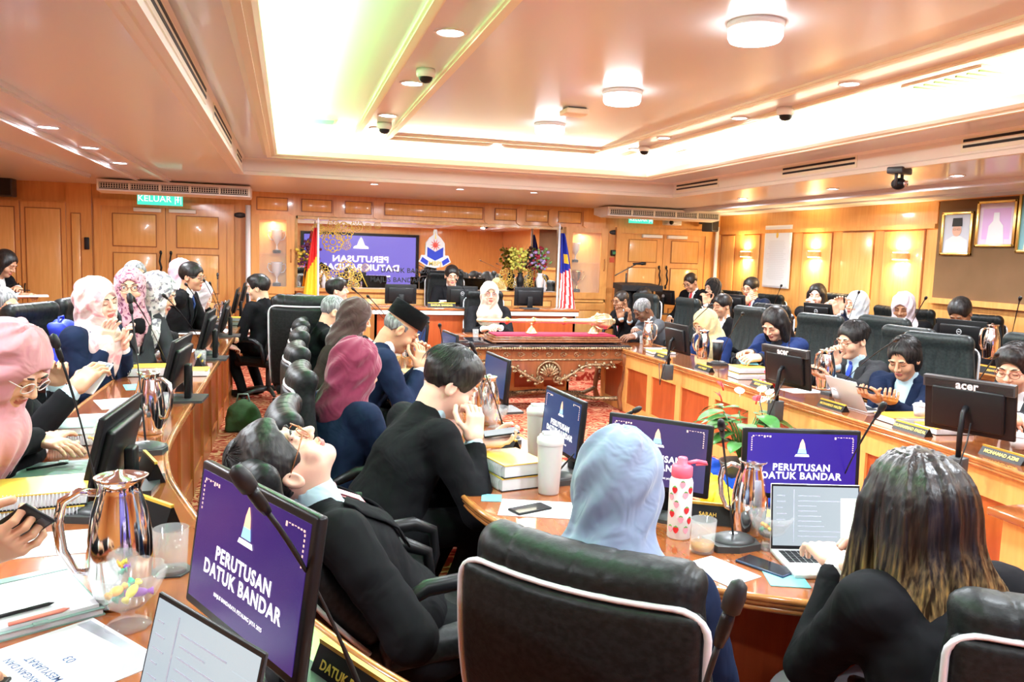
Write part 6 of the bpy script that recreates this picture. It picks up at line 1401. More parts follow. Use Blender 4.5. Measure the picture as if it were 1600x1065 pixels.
# ---- long hair with lighter ends for the typing woman: a solid mass with strands over it
def long_hair():
    pr = PEOPLE['i9']; root = pr['root']; loc = pr['toloc']; hc = loc(pr['head']); s = 1.2
    def f(P):
        q = (P-hc)/s
        d = ell(q, (0, -.012, .035), (.092, .112, .100)); d = smin(d, ell(q, (0, -.07, -.10), (.115, .075, .19)), .06)
        d = smin(d, ell(q, (.02, -.12, -.28), (.155, .060, .19)), .07); d = smin(d, ell(q, (.06, -.13, -.44), (.14, .045, .14)), .06); d = smin(d, ell(q, (.15, -.10, -.36), (.13, .05, .20)), .06)
        d = smin(d, caps(q, (-.075, .03, .0), (-.11, .03, -.22), .030, .030), .04); d = smin(d, caps(q, (.075, .02, .0), (.14, .0, -.30), .032, .040), .04)
        d = smax(d, -ell(q, (0, .12, -.03), (.058, .070, .095)), .01); an = np.arctan2(q[:, 0], -q[:, 1])
        return (d+.003*np.sin(an*17+q[:, 2]*6)+.0015*np.sin(an*41+q[:, 2]*14))*s
    V, Q = sdf_mesh(f, hc+A(-.27, -.30, -.78), hc+A(.42, .18, .18), .0085)
    m = mat('long_hair', (.02, .012, .008), .36, spec=.5); n, l = nt(m); tc = n.new('ShaderNodeTexCoord'); sp = n.new('ShaderNodeSeparateXYZ'); l.new(tc.outputs['Object'], sp.inputs[0])
    mp = n.new('ShaderNodeMapping'); mp.inputs['Scale'].default_value = (1, 1, .07); l.new(tc.outputs['Object'], mp.inputs[0]); nz = n.new('ShaderNodeTexNoise'); nz.inputs['Scale'].default_value = 95; nz.inputs['Detail'].default_value = 3; l.new(mp.outputs[0], nz.inputs['Vector'])
    mr_ = n.new('ShaderNodeMapRange'); mr_.inputs['From Min'].default_value = float(hc[2]-.05); mr_.inputs['From Max'].default_value = float(hc[2]-.40); l.new(sp.outputs[2], mr_.inputs[0])
    r1 = ramp(n, l, mr_.outputs[0], [(0, (.014, .009, .008)), (.45, (.20, .13, .055)), (1, (.26, .16, .09))]); r0 = ramp(n, l, nz.outputs[0], [(.40, (.10, .08, .07)), (.56, (1, 1, 1)), (.70, (2.2, 2.0, 1.4))])
    mm = n.new('ShaderNodeMixRGB'); mm.blend_type = 'MULTIPLY'; mm.inputs[0].default_value = 1; l.new(r1.outputs[0], mm.inputs[1]); l.new(r0.outputs[0], mm.inputs[2]); l.new(mm.outputs[0], n['Principled BSDF'].inputs['Base Color'])
    b = n.new('ShaderNodeBump'); b.inputs['Strength'].default_value = .35; b.inputs['Distance'].default_value = .005; l.new(nz.outputs[0], b.inputs['Height']); l.new(b.outputs[0], n['Principled BSDF'].inputs['Normal'])
    o = link('hair', np_mesh('hair', [(V, Q, 0)], m), root)
    rn = random.Random(4); mb = MB()
    for i in range(420):
        a = rn.uniform(-1.9, 1.9); w0 = .095*s; x0 = w0*math.sin(a)*.98; y0 = -.012*s-.115*s*math.cos(a)
        x1, z1 = x0*1.75+.06+rn.uniform(-.03, .09), -.30*s+rn.uniform(-.05, .05); x2, z2 = x1*1.12+.05+rn.uniform(-.05, .08), -rn.uniform(.45, .62)*s
        yb = -.175*s*max(.25, math.cos(a*.8))
        mb.tube([tuple(hc+A(x0*.45, y0*.55, .125*s)), tuple(hc+A(x0, y0-.004, .03*s)), tuple(hc+A(x0*1.25, min(y0, yb*.8)-.010, -.12*s)), tuple(hc+A(x1, yb-.02+rn.uniform(-.015, .01), z1)), tuple(hc+A(x2, yb-.012+rn.uniform(-.03, .015), z2))], [.0008, .0012, .0014, .0013, .0005], 4, False)
    o2 = mb.build('hair_strands', m, root); o2['kind'] = 'stuff'
long_hair()
# ---- chairs
ch = 'high-backed black leather chair '
for k, kind, lb, g, dx in [('pink', 'black', 'under the woman in the pink headscarf', 'L', 0), ('gesture', 'black', 'behind the gesturing woman in navy', 'L', -.1), ('floral', 'black', 'behind the woman in the white floral headscarf', 'L', 0), ('suitman', 'black', 'behind the far man in the blue tie', 'L', 0), ('whitefar', 'black', 'behind the far pale lilac headscarf', 'L', 0),
                      ('writer', 'black', 'under the woman writing by the left wall', 'L', 0),
                      ('reader', 'black', 'under the person with the gold rings', 'L', 0), ('corner', 'black', 'under the person in the lower left corner', 'L', 0), ('aisle', 'black', 'under the young man sitting in the aisle', 'L', 0),
                      ('i1', 'black', 'behind the spiky-haired young man', 'I', 0), ('sec', 'black', 'behind the woman in the beige headscarf', 'I', 0), ('r1', 'green', 'behind the man with clasped hands', 'R', 0), ('r3', 'green', 'behind the man in the grey suit', 'R', -.05), ('r4', 'green', 'behind the woman in the pale yellow headscarf', 'R', -.1), 
                      ('r5', 'green', 'behind the woman with long straight black hair', 'R', -.15), ('r6', 'green', 'behind the young man in the grey suit', 'R', -.12), ('r7', 'green', 'behind the woman with the dark ponytail', 'R', -.1), ('r8', 'green', 'behind the young man at the right edge', 'R', -.1),
                      ('b1', 'black', 'behind the reading man in the far right corner', 'B', 0), ('b2', 'black', 'behind the black headscarf', 'B', 0), ('b3', 'black', 'behind the man covering his mouth', 'B', 0), ('b4', 'black', 'behind the smiling long-haired woman', 'B', 0), ('b5', 'black', 'behind the white headscarf', 'B', 0), ('b6', 'black', 'behind the pale lilac headscarf and black blazer', 'B', 0), ('b7', 'black', 'behind the man with slicked hair', 'B', 0)]:
    p = PEOPLE[k]; f_ = Vector((math.cos(math.radians(p['face'])), math.sin(math.radians(p['face'])), 0)); q = p['pel']-f_*(.02-dx)
    gs = {'L': 'black chairs of the left outer row', 'I': 'black chairs of the inner row', 'R': 'ribbed green-black chairs of the right inner row', 'B': 'black chairs before the sconce wall'}
    chair(kind, q.x, q.y, p['face'], ('ribbed green-black leather chair ' if kind == 'green' else ch)+lb, gs[g], p['root'].location.z, {'L': .97, 'B': .93, 'I': 1.0, 'R': 1.02}[g])
for x, y, f_, lb in [(.27, 2.98, 0, 'nearest of the inner row, behind the phone-reading man'), (.34, 3.95, 3, 'behind the woman in the maroon headscarf'), (.33, 4.85, 3, 'behind the man in the velvet cap'), (.36, 5.75, 0, 'behind the dark brown headscarf'), (.38, 6.55, 0, 'behind the grey-haired man in the inner row')]:
    chair('black', x, y, f_, ch+lb, 'black chairs of the inner row', 0, (1, 1, .93))
q = at(466, 470, z=1.2); chair('big', q.x+.1, q.y+.25, 80, 'large black chair with its back to the camera beside the left flag', 'large black chairs', 0, 1.0)
p = PEOPLE['pres']; chair('big', p['pel'].x, p['pel'].y+.16, 268, 'large black presidential chair at the head table', 'large black chairs', .12, 1.0)
p = PEOPLE['i7']; chair('recline', p['pel'].x+.02, p['pel'].y, 12, ch+'in which the man leans back', 'black chairs of the inner row', 0, .95)
chair('big', .83, 1.80, 45, 'large black chair back hiding the shoulders of the blue-grey headscarf woman', 'large black chairs', 0, (1.02, 1, .82))
q = at(1700, 990, D=1.65); chair('big', q.x+.12, q.y+.28, 68, ch+'at the lower right corner', 'large black chairs', 0, (1.0, 1, .78))
chair('black', 4.62, 7.35, 190, 'empty black leather chair beside the pale yellow headscarf', 'black chairs of the inner row', 0, 1.04)
chair('green', 4.68, 5.75, 190, 'empty ribbed green-black chair between the blue jacket and the grey suit', 'ribbed green-black chairs of the right inner row', 0, 1.06)
chair('green', 4.66, 4.18, 195, 'empty ribbed green-black chair right of the ponytail woman', 'ribbed green-black chairs of the right inner row', 0, 1.06)
chair('black', 6.45, 8.7, 185, 'empty black chair under the white notice', 'black chairs before the sconce wall', .12, 1.0); chair('black', 6.45, 5.2, 190, 'empty black chair at the far right edge by the brown board', 'black chairs before the sconce wall', .12, 1.0)
# ================================================================ things on the desks
def O(px, py): return at(px, py, z=ZO)
def I(px, py): return at(px, py, z=ZI)
R_ = math.radians
# ---- monitors
monitor((-.078, 1.50, 1.070), 208, 'large purple PERUTUSAN monitor in front, behind the open laptop', ZO, .46, .29, 8, 'scr_purple', True)
c = at(1252, 725, D=2.85); monitor(c, 255, 'blue-violet PERUTUSAN monitor behind the laptop of the long-haired woman', ZI, .42, .25, 4, 'scr_blue', True)
monitor((1.335, 2.70, .920), 224, 'dim violet monitor behind the blue-grey headscarf and strawberry bottle', ZI, .41, .27, 5, 'scr_dusk', True)
monitor((1.18, 3.36, .905), 184, 'slate-blue PERUTUSAN monitor behind the travel tumblers', ZI, .43, .27, 5, 'scr_slate', True)
monitor((1.225, 4.75, .90), 184, 'dark slate monitor before the carved table, beside the young man\'s hair', ZI, .44, .26, 5, 'scr_slate')
monitor((1.2, 6.15, .90), 184, 'edge-on monitor beyond the man in the velvet cap', ZI, .44, .26, 5, 'scr_slate')
monitor((1.15, 7.4, .90), 195, 'small grey-lit monitor before the brown headscarf', ZI, .42, .26, 5, 'scr_slate')
for c, lb, f_ in [(at(170, 697, X=-.60), 'nearest black monitor of the left desk, seen edge-on behind the steel jug', 176), (at(272, 568, X=-.60), 'second black monitor of the left desk, seen edge-on, silver-topped', 176), (at(320, 515, X=-.60), 'third black monitor along the left desk', 178), (at(347, 495, X=-.60), 'fourth black monitor along the left desk', 180), (at(366, 470, X=-.60), 'fifth black monitor along the left desk', 180), (at(378, 458, X=-.60), 'farthest black monitor of the left desk', 180)]:
    monitor(c, f_, lb, ZO, .48, .31, 14, 'screen')
monitor(at(1060, 528, X=3.42), 0, 'black monitor clamped to the right inner desk beside the yellow headscarf', ZI, .44, .27, 8, 'screen', stand='clamp')
monitor(at(1232, 572, X=3.36), 8, 'acer monitor clamped before the woman with long straight black hair', ZI, .44, .28, 8, 'screen', logo='acer', stand='clamp')
monitor(at(1516, 634, X=3.36), 22, 'big acer monitor clamped before the young man in round glasses', ZI, .44, .29, 8, 'screen', logo='acer', stand='clamp')
monitor(at(626, 459, Y=10.25), 90, 'black monitor on the left half of the head table', ZP, .40, .25, 4, 'screen')
monitor(at(722, 461, Y=10.25), 84, 'black monitor with a round badge in front of the speaking man', ZP, .40, .24, 4, 'screen', logo='dell')
monitor(at(826, 463, Y=10.25), 90, 'black monitor on the right half of the head table', ZP, .40, .25, 4, 'screen')
monitor(at(872, 485, Y=8.7, ), 60, 'small black monitor at the near end of the right inner desk, behind the mace', ZI, .30, .22, 6, 'screen') if False else None
for px, py, lb, w_ in [(1040, 464, 'black monitor beside the lectern', .40), (1147, 472, 'black monitor in front of the man covering his mouth', .38), (1280, 489, 'black monitor in front of the smiling long-haired woman', .40), (1504, 522, 'large black monitor hiding the man with slicked hair', .46)]:
    monitor(at(px, py, X=5.66), 12 if px > 1200 else 20, lb, ZO, w_, w_*.56, 8, 'screen', logo='dell')
# ---- microphones (base pixel, head pixel, depth of the head)
def onto(p, pad=.0):
    x, y, z = p
    if abs(z-ZO) < .12 and x < .5 and y > 3.6: x = min(max(x, -.95+pad), -.60-pad*.3); y = min(y, 9.12)
    elif z < .80 and .3 < x < 2.0 and y > 3.4: x = min(max(x, .76+pad), 1.12-pad); y = min(y, 7.85)
    elif z < .80 and x > 3: x = min(max(x, 3.55), 3.95-pad); y = min(y, 8.4)
    return Vector((x, y, z))
def bx_(px, py): q = at(px, py, X=5.72); return Vector((5.72, q.y, ZO))
def micp(bp, hp, D, label, z=ZO, r=1.0, bz=True, sag=.03, base=None):
    b = onto(base if base else at(*bp, z=z)); h = at(*hp, D=D); d = 1
    return mic(b, h, label, z, sag, basetype=bz, r=r)
micp((570, 1120), (418, 800), 1.25, 'large blurred microphone crossing the front purple monitor', r=1.35)
micp((158, 806), (97, 565), 2.35, 'tall microphone in front of the pink headscarf', r=1.15)
micp((228, 706), (206, 490), 3.3, 'upright microphone beside the edge-on monitor, before the navy suit', r=1.15)
micp((262, 578), (212, 472), 4.7, 'slanting microphone under the gesturing woman\'s face', r=1.1)
micp((330, 556), (262, 467), 5.4, 'microphone pointing at the white floral headscarf', r=1.1)
micp((333, 520), (293, 447), 6.6, 'microphone before the black-suited man with cropped hair', r=1.1)
micp((353, 500), (320, 440), 7.2, 'thin microphone, third from the far end of the left desk', r=1.1)
micp((366, 488), (330, 446), 8.0, 'thin microphone, second from the far end of the left desk', r=1.1)
micp((372, 472), (340, 436), 8.8, 'thin microphone at the far end of the left desk', r=1.1)
micp((1145, 852), (1129, 682), 2.35, 'black microphone standing beside the strawberry bottle', ZI, 1.05, sag=.0)
micp((1290, 822), (1368, 652), 2.65, 'microphone slanting up behind the blue-violet monitor', ZI, 1.05)
micp((868, 752), (975, 650), 3.4, 'low slanting microphone pointing right in front of the slate monitor', ZI, 1.1)
micp((790, 690), (745, 555), 3.95, 'microphone beside the black hair of the phone-reading man', ZI, 1.1)
micp((742, 600), (688, 513), 5.1, 'microphone behind the velvet cap, before the carved table', ZI, 1.1)
micp((694, 560), (668, 505), 5.9, 'microphone behind the forehead of the man in the cap', ZI, 1.1)
micp((632, 500), (578, 466), 6.6, 'microphone above the brown headscarf, right one', ZI, 1.1)
micp((610, 492), (557, 456), 7.1, 'microphone above the brown headscarf, left one', ZI, 1.1)
micp((1098, 1120), (1122, 1008), 1.05, 'blurred microphone at the bottom edge before the blue-grey headscarf', ZO, 1.25, base=Vector((.50, .92, ZO)))
micp((1122, 570), (1159, 492), 5.6, 'microphone beside the yellow headscarf and black tumbler', ZI, 1.1)
micp((1092, 510), (1109, 478), 6.9, 'microphone leaning against the empty chair back', ZI, 1.1, base=at(1058, 548, z=ZI))
micp((1226, 600), (1238, 500), 5.1, 'microphone in front of the long straight black hair', ZI, 1.1)
micp((1352, 616), (1397, 533), 4.5, 'microphone beside the silver laptop and ponytail woman', ZI, 1.1)
micp((1470, 668), (1384, 640), 3.9, 'microphone', ZI, 1.1) if False else None
micp((1510, 640), (1553, 560), 4.1, 'microphone leaning before the young man in round glasses', ZI, 1.1, base=at(1500, 668, z=ZI))
micp((1330, 490), (1341, 459), 7.2, 'microphone before the white headscarf of the back row', ZO, 1.1, base=bx_(1318, 500))
micp((1420, 540), (1445, 468), 6.3, 'microphone beside the pale lilac headscarf', ZO, 1.1, base=bx_(1405, 545))
micp((1560, 560), (1593, 470), 5.3, 'microphone against the brown felt board', ZO, 1.1, base=bx_(1570, 575))
micp((1200, 500), (1220, 448), 8.2, 'microphone under the white framed notice', ZO, 1.1, base=bx_(1198, 505))
micp((724, 478), (716, 440), 10.2, 'red-lit microphone at the speaking man\'s mouth', ZP, 1.1, base=Vector((at(737, 476, Y=10.35).x, 10.35, ZP)))
# ---- name plates
for (px, py, f_, lb, tx, z) in [(240, 818, 40, 'name plate behind the large steel jug', 'JABATAN', ZO), (235, 745, 20, 'name plate at the curve of the left desk', 'URUSETIA', ZO), (275, 655, 0, 'name plate beside the second left monitor', 'PENGARAH', ZO), (314, 607, 0, 'name plate with bright gold edge, third along the left desk', 'PENGARAH', ZO), (332, 572, 0, 'name plate fourth along the left desk', 'PENGARAH', ZO), (352, 540, 0, 'name plate fifth along the left desk', 'PENGARAH', ZO)]:
    p = at(px, py, z=z); nameplate(p.x, p.y, z, f_, lb, tx, .20)
_a, _b = at(490, 1006, z=.87), at(640, 1068, z=.87); nameplate((_a.x+_b.x)/2, (_a.y+_b.y)/2, ZO, 210, 'large name plate with a yellow edge at the bottom of the view', 'DATUK BANDAR', .26, .068)
nameplate(*I(1105, 815)[:2], ZI, 240, 'black name plate reading RAH behind the glass of tea', 'SARAH', .20, .07)
nameplate(*I(795, 700)[:2], ZI, 186, 'name plate beside the tumblers and slate monitor', 'AHLI', .20, .06)
for px, py, lb, tx in [(1030, 545, 'name plate at the end of the right inner desk near the bowed grey-suited man', 'AHLI MAJLIS'), (1095, 562, 'name plate before the yellow headscarf', 'AHLI MAJLIS'), (1185, 590, 'name plate before the stacked books, right inner desk', 'MUHD NAZRI'), (1295, 617, 'name plate under the silver laptop', 'MOHAMAD NAZRI'), (1418, 655, 'name plate under the ponytail woman', 'MUHAMMAD FAIZAL'), (1560, 700, 'name plate under the big acer monitor', 'MOHAMAD AZMI')]:
    p = at(px, py, X=3.52); nameplate(3.56, p.y, ZI, 180, lb, tx, .26, .045)
nameplate(6-.42, at(1555, 580, X=5.6).y, ZO, 180, 'name plate on the outer desk by the slicked-hair man', 'PEGAWAI', .26, .055)
nameplate(at(690, 476, Y=10.2).x, 10.2, ZP, 270, 'gold-lettered name plate on the head table', 'DATUK BANDAR', .36, .06)
# ---- jugs, glasses, bowls
jug(at(190, 940, z=ZO), R_(10), 'largest polished steel jug at the lower left, behind the sweet bowl', 1.28)
jug(at(243, 676, z=ZO), R_(150), 'steel jug with striped reflections beside the edge-on monitor', 1.15)
jug(at(352, 510, z=ZO), 0, 'steel jug far along the left desk', 1.1)
jug(I(1168, 832), R_(-50), 'steel jug beside the open laptop of the long-haired woman', 1.12)
jug(I(762, 662), R_(90), 'steel jug in front of the phone-reading man, right one', 1.15); jug(I(738, 668), R_(80), 'steel jug in front of the phone-reading man, left one', 1.1)
jug(I(645, 572), 0, 'steel jug beside the bowed man\'s hands', 1.15); jug(at(733, 527, z=.70), 0, 'tall steel jug on the secretary table', 1.1)
jug(I(1012, 540), R_(120), 'steel jug before the bowed grey-suited man', 1.15); jug(at(1098, 560, X=3.72), 0, 'steel jug before the yellow headscarf', 1.1); jug(at(1288, 608, X=3.72), R_(-90), 'steel jug hidden behind the acer monitor', 1.2)
jug(at(1546, 560, X=5.72), 0, 'golden-looking steel jug on the outer desk behind the round glasses', 1.2); jug(I(600, 500), 0, 'steel jug before the brown headscarf', 1.1)
g = glass(at(268, 892, z=ZO+.004), 'clear water glass on a dark coaster beside the purple monitor', 1.22); tag(MB().prism([(.055*math.cos(a), .055*math.sin(a)) for a in np.linspace(0, 2*PI, 6, endpoint=False)], 0, .004).build('coaster', M['dgrey'], None, at(268, 892, z=ZO)), 'dark coaster under the clear water glass', 'coaster')
glass(at(262, 648, z=ZO), 'clear glass behind the striped jug on the left desk', 1.15); glass(at(325, 570, z=ZO), 'small glass beside the third left monitor', 1.1)
p = I(1097, 862); g = glass(p, 'glass with a little amber tea beside the strawberry bottle', 1.2); MB().lathe([(0, .010), (.0335*.93, .010), (.0345*.93, .028), (0, .028)], 24).build('tea', M['water'], g)
glass(I(1150, 812), 'empty glass behind the microphone base', 1.0) if False else None
glass(at(743, 527, z=.70), 'small glass on the secretary table', 1.0); glass(I(1000, 536), 'glass beside the bowed grey-suited man', 1.0); glass(at(1218, 592, X=3.6), 'glass behind the stacked books', 1.1)
bowl(at(200, 978, z=ZO), 'crystal sweet bowl in front of the largest jug', 1.15); bowl(at(158, 715, z=ZO), 'crystal sweet bowl beside the sage folders', 1.0); bowl(I(1202, 856), 'crystal sweet bowl beside the laptop', 1.05)
bowl(at(240, 565, z=ZO), 'crystal sweet bowl on the middle of the left desk', 1.1, False); bowl(I(778, 668), 'crystal sweet bowl by the two jugs', 1.05, False); bowl(at(1388, 541, X=5.8), 'crystal sweet bowl before the pale lilac headscarf', 1.1, False)
# covered cups
def cup(p, label, s=1):
    t = thing('covered_cup', label, 'cup', p, 0, 'white covered cups'); t.scale = (s,)*3
    MB().lathe([(0, 0), (.028, 0), (.038, .06), (.036, .06), (.026, .004)], 20).build('cup', M['white'], t); MB().lathe([(.042, .060), (.030, .072), (.006, .078), (.006, .086), (0, .088)], 20).build('lid', M['white'], t)
cup(at(1308, 622, X=3.66), 'white covered cup between the jug and the silver laptop', 1.1); cup(at(1437, 650, X=3.66), 'white covered cup beside the big acer monitor', 1.1); cup(at(1590, 700, X=3.66), 'white covered cup at the right edge under the round glasses', 1.1); cup(at(1458, 540, X=5.75), 'white covered cup on the outer desk beside the large monitor', 1.1)
# ---- strawberry bottle
p = I(1060, 838); t = thing('water_bottle', 'white bottle printed with strawberries and a pink lid', 'bottle', p); s = 1.08; t.scale = (s,)*3
MB().lathe([(0, 0), (.036, 0), (.038, .004), (.038, .185), (.034, .198), (.028, .205), (0, .205)], 36).build('body', M['white'], t)
pk = mat('pink_lid', (.85, .12, .20), .35); MB().lathe([(.030, .200), (.034, .205), (.034, .235), (.028, .240), (.016, .244), (.016, .262), (.013, .266), (0, .266)], 28).tube([(.015, 0, .245), (.05, .0, .25), (.085, 0, .243), (.09, 0, .238), (.05, 0, .238)], [.006, .007, .006, .004, .004], 8).build('lid', pk, t)
a0 = math.atan2(-p.y, -p.x)
def on_cyl(u, z, r=.0386): a = a0+u/.038; return Vector((r*math.cos(a), r*math.sin(a), z)), Vector((math.cos(a), math.sin(a), 0)), Vector((-math.sin(a), math.cos(a), 0))
srd = [mat('strawberry_red', (.65, .02, .03), .4), mat('strawberry_pink', (.85, .35, .45), .4), mat('strawberry_leaf', (.12, .35, .08), .5)]
for i, (u, z, c_) in enumerate([(-.020, .165, 0), (.016, .150, 1), (-.012, .118, 1), (.022, .100, 0), (-.026, .085, 0), (.004, .070, 1), (-.010, .035, 0), (.022, .035, 1), (.005, .185, 1), (-.032, .14, 1), (.035, .065, 0), (-.030, .035, 1), (.034, .165, 0)]):
    o, nn, tt = on_cyl(u, z); F = frame(o, tt, Vector((0, 0, 1)), nn); b = MB()
    b.m = 0; sh_ = [(0, -.013), (.006, -.008), (.0095, .001), (.007, .008), (0, .009), (-.007, .008), (-.0095, .001), (-.006, -.008)]; b.prism(sh_, -.001, .0006, mt=F)
    b.m = 1; b.prism([(-.007, .009), (-.003, .0065), (0, .010), (.003, .0065), (.007, .009), (.0, .0135)], 0, .0012, mt=F); b.build('strawberry_print', [srd[c_], srd[2]], t)
# ---- tumblers
tumbler(I(838, 712), 'pale grey travel tumbler, the one set back by the name plate', 1.25); tumbler(I(857, 770), 'pale grey travel tumbler nearest the phone and paper', 1.25)
t = thing('black_tumbler', 'black insulated tumbler with a steel rim before the yellow headscarf', 'tumbler', at(1120, 562, X=3.66)); MB().lathe([(0, 0), (.035, 0), (.048, .17), (.045, .17), (.0, .16)], 24).build('body', M['blk'], t); MB().lathe([(.047, .158), (.050, .160), (.050, .172), (.045, .174), (0, .172)], 24).build('rim', M['silver'], t)
# ---- books
def stack(p, rz, n, where, h=.045, z=ZI, w=.20, l=.26, **k):
    for i in range(n): book((p[0]+.004*(i % 2), p[1], z+i*(h+.001)), rz+.03*(i % 2), 'thick yellow-covered agenda book '+where+(', bottom of the stack' if i == 0 and n > 1 else (', top of the stack' if i == n-1 and n > 1 else (', middle of the stack' if n > 1 else ''))), w, l, h, **k)
stack(I(795, 752), R_(12), 2, 'beside the travel tumblers', .055)
stack(at(86, 690, z=ZO), R_(100), 1, 'under the closed sage folder', .05, ZO, .20, .27)
stack(at(55, 802, z=ZO), R_(98), 2, 'under the phone-holding hand', .045, ZO, .21, .29)
stack(at(222, 585, z=ZO), R_(95), 1, 'before the gesturing woman', .06, ZO, .19, .27); stack(at(300, 585, z=ZO), R_(90), 1, 'beside the second monitor', .04, ZO, .17, .24)
stack(at(378, 497, z=ZO), R_(90), 2, 'at the far end of the left desk', .04, ZO, .18, .25); stack(I(655, 600), R_(90), 2, 'beside the bowed man\'s elbow', .05)
stack(Vector((3.72, at(1165, 575, X=3.7).y, 0)), R_(85), 2, 'between the microphone and the acer monitor', .05); stack(Vector((3.74, at(1405, 632, X=3.7).y, 0)), R_(85), 1, 'before the ponytail woman', .045, ZI, .20, .28)
stack(Vector((3.72, at(1030, 540, X=3.7).y, 0)), R_(85), 1, 'before the bowed grey-suited man', .03); stack(Vector((3.78, at(1470, 655, X=3.75).y, 0)), R_(85), 1, 'beside the ponytail woman\'s elbow', .04, ZI, .2, .26); stack(I(600, 528), R_(90), 1, 'before the brown headscarf', .05)
# ---- folders and papers on the left desk
notebook(at(88, 672, z=ZO+.051), R_(98), 'closed sage-green folder on top of a yellow book', .22, .30, .03); notebook(at(95, 742, z=ZO), R_(98), 'sage-green folder with a black pen on it', .22, .30, .025)
pen(at(75, 728, z=ZO+.032), R_(-58), 'black pen lying on the sage-green folder')
t = notebook(at(38, 950, z=ZO), R_(-62), 'open sage-covered notebook with a strap in the lower left', .30, .26, .018); MB().box(-.14, .14, -.12, .12, .018, .026).build('open_page', M['paper'], t); MB().box(-.145, -.115, -.13, .13, .016, .028).build('strap', M['green_l'], t)
pen(at(30, 955, z=ZO+.032), R_(-60), 'black pen with an orange tip on the open notebook'); pen(at(62, 962, z=ZO+.031), R_(-60), 'coral pen beside the black pen on the open notebook', mat('coral', (.80, .25, .18), .4), .12)
t = paper(at(85, 1040, z=ZO), R_(-52), 'white leaflet reading MESYUARAT KEWANGAN at the bottom left', .30, .30, lines=False)
b = MB(); F = lambda x, y: frame((x, y, .0022), (-1, 0, 0), (0, -1, 0), (0, 0, 1)); add_text(b, 'MESYUARAT', .024, F(0, -.02), depth=.0002); add_text(b, 'KEWANGAN DAN', .022, F(0, -.05), depth=.0002); add_text(b, '03', .028, F(0, .03), depth=.0002); b.build('lettering', mat('slate_print', (.06, .10, .22), .6), t)
MB().prism([(-.14, .14), (.14, .14), (.14, .06), (.05, .12), (-.14, .11)], .002, .0023).prism([(.14, .02), (.14, -.14), (.10, -.14)], .002, .0023).build('grey_artwork', mat('grey_art', (.35, .37, .42), .6), t)
for px, py, rz, lb, kw in [(150, 655, 8, 'white paper under the pink-scarfed woman\'s hand', {}), (185, 630, 20, 'large white paper sheet beside the nearest jug on the left', {}), (120, 755, 96, 'white sheet under the sage-green folder with the pen', {}), (205, 640, 0, 'mint-edged paper between the sheets on the left desk', dict(m='mint')), (165, 605, 15, 'light blue card at the edge of the left desk', dict(m='ltblue', w=.12, l=.2)),
                          (255, 548, 90, 'white open papers before the white floral headscarf', {}), (275, 520, 90, 'white papers before the floral headscarf\'s folded arms', {}), (337, 486, 90, 'white papers before the black-suited man', {}), (300, 500, 85, 'tan folder on the left desk', dict(m=mat('tan_card', (.55, .38, .25), .6))), (70, 850, 95, 'white page sticking out under the yellow books', {})]:
    paper(at(px, py, z=ZO+.0005*(px % 5)), R_(rz), lb, **{**dict(w=.20, l=.28), **kw})
for p, rz, lb, kw in [(I(838, 795), 70, 'white paper under the smartphone on the inner desk', {}), (I(768, 778), 75, 'light blue sticky note beside the book stack', dict(w=.09, l=.08, m='ltblue', lines=False)), (I(745, 740), 20, 'white paper left of the book stack', dict(w=.12, l=.2)), (I(750, 768), 10, 'lime sticky note at the desk edge', dict(w=.05, l=.06, m=mat('lime_note', (.50, .80, .30), .6), lines=False)),
                      (I(1228, 905), 70, 'turquoise card beside the long-haired woman\'s elbow', dict(w=.12, l=.12, m=mat('turquoise', (.20, .62, .66), .5), lines=False)), (I(1125, 892), 20, 'white sheet at the shoulder of the blue-grey headscarf woman', dict(w=.15, l=.2)), (I(1352, 822), 60, 'white sheet right of the laptop', dict(w=.14, l=.2)), (at(1030, 545, X=3.85), 90, 'white papers before the man in the grey suit', {}), (Vector((3.8, at(1255, 590, X=3.8).y, ZI)), 90, 'white papers hidden behind the acer monitor', {}),
                      (at(785, 522, z=.70), 0, 'white papers before the woman in beige', {}), (at(700, 470, Y=10.45), 0, 'white papers before the speaking man', {})]:
    paper((p[0], p[1], p[2]+.0006), R_(rz), lb, **{**dict(w=.20, l=.28), **kw})
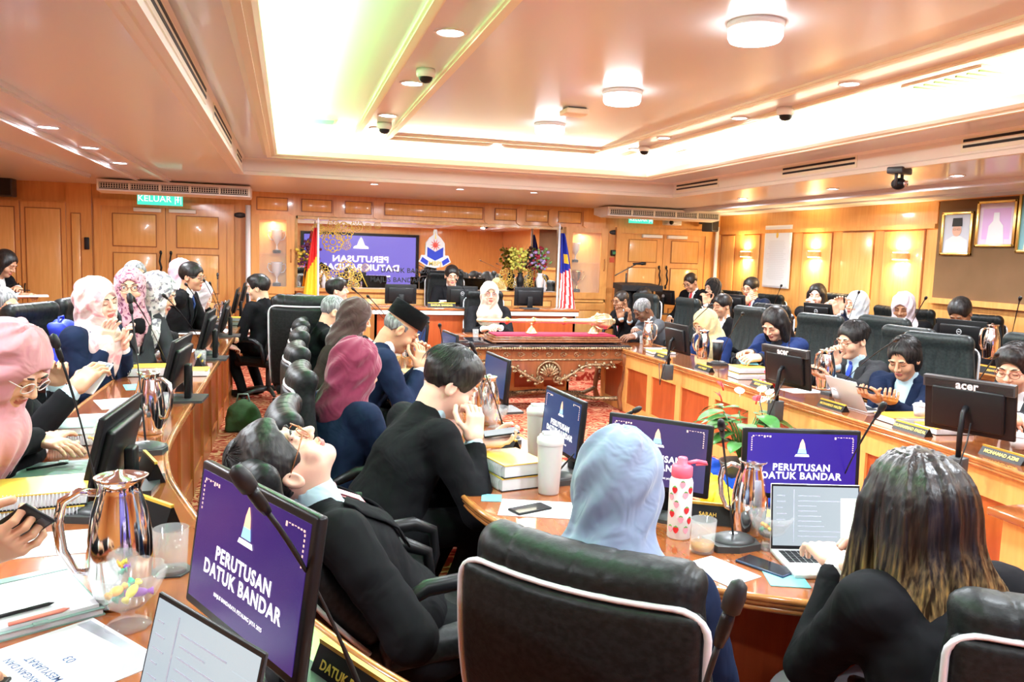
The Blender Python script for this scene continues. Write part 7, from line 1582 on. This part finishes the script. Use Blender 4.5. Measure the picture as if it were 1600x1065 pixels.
# ---- phones and laptops
phone(I(828, 797)+Vector((0, 0, .003)), R_(-70), 'black smartphone with camera lenses lying on white paper'); phone(I(1196, 886), R_(25), 'large dark blue smartphone beside the laptop', m=mat('dark_blue', (.02, .04, .10), .35), s=1.1)
laptop(Vector((-.27, 1.215, ZO)), 35, 'open laptop with a white page in front of the purple monitor', w=.32, d=.25, ang=104, back='dgrey', body='dgrey')
laptop(I(1294, 884), 76, 'silver laptop with a pale page used by the long-haired woman', w=.305, d=.225, ang=99, ui='green')
p = at(1338, 618, X=3.72); laptop(Vector((3.80, p.y, ZI)), 180, 'grey laptop seen from behind on the right inner desk', w=.32, d=.23, ang=118, back='silver', ui=False)
phone_in_hand('i6', 0, 'smartphone with a pale screen in the young man\'s hand', lit=True); phone_in_hand('r7', 0, 'smartphone held by the ponytail woman'); phone_in_hand('r5', 0, 'blue smartphone held by the woman with long straight black hair', m='ltblue')
phone_in_hand('reader', 1, 'dark smartphone in the hand with gold rings', s=1.05); phone_in_hand('lanyard', 1, 'white smartphone held by the person with the blue lanyard', m='white'); phone_in_hand('corner', 1, 'dark phone touched by fingers in the lower left corner')
phone_in_hand('r6', 0, 'smartphone in the lowered hand of the grey-suited young man')
# gold rings and watches
def ring(key, k, fi, label, m='gold', r=.0105):
    p, (x, d, n) = PEOPLE[key]['hands'][k]
# notepad on the lap of the writing woman
p = at(46, 461, Y=8.85); t = thing('writing_pad', 'white writing pad on the lap of the woman by the left wall', 'notepad', p, .3); MB().box(-.16, .16, -.11, .11, -.012, 0).build('pages', M['paper'], t); pen(at(38, 453, Y=8.85), 1.0, 'dark pen in the writing woman\'s hand')
# blue bag hung on a chair
q = at(98, 535, z=1.0); 
def bb(P): return rbox(P, (0, 0, 0), (.05, .13, .20), .03)+.016*wob(P, 22, 4)
V, Q = sdf_mesh(bb, (-.10, -.19, -.26), (.10, .19, .26), .012); t = thing('tote_bag', 'bright blue bag hanging on the chair behind the gesturing woman', 'bag', at(97, 552, D=5.0)); link('body', np_mesh('body', [(V, Q, 0)], M['blue']), t); MB().tube([(0, -.07, .18), (0, -.05, .23), (0, .05, .23), (0, .07, .18)], .006, 6).build('strap', M['blue'], t)
# ---- keep every small thing on its desk top
for o in list(COL.objects):
    if o.parent is None and 'label' in o and .66 < o.location.z < .94:
        if o['category'] in ('jug', 'glass', 'bowl', 'cup', 'nameplate'): o.location = onto(o.location)
        elif o['category'] in ('book', 'paper'): o.location = onto(o.location, .08)
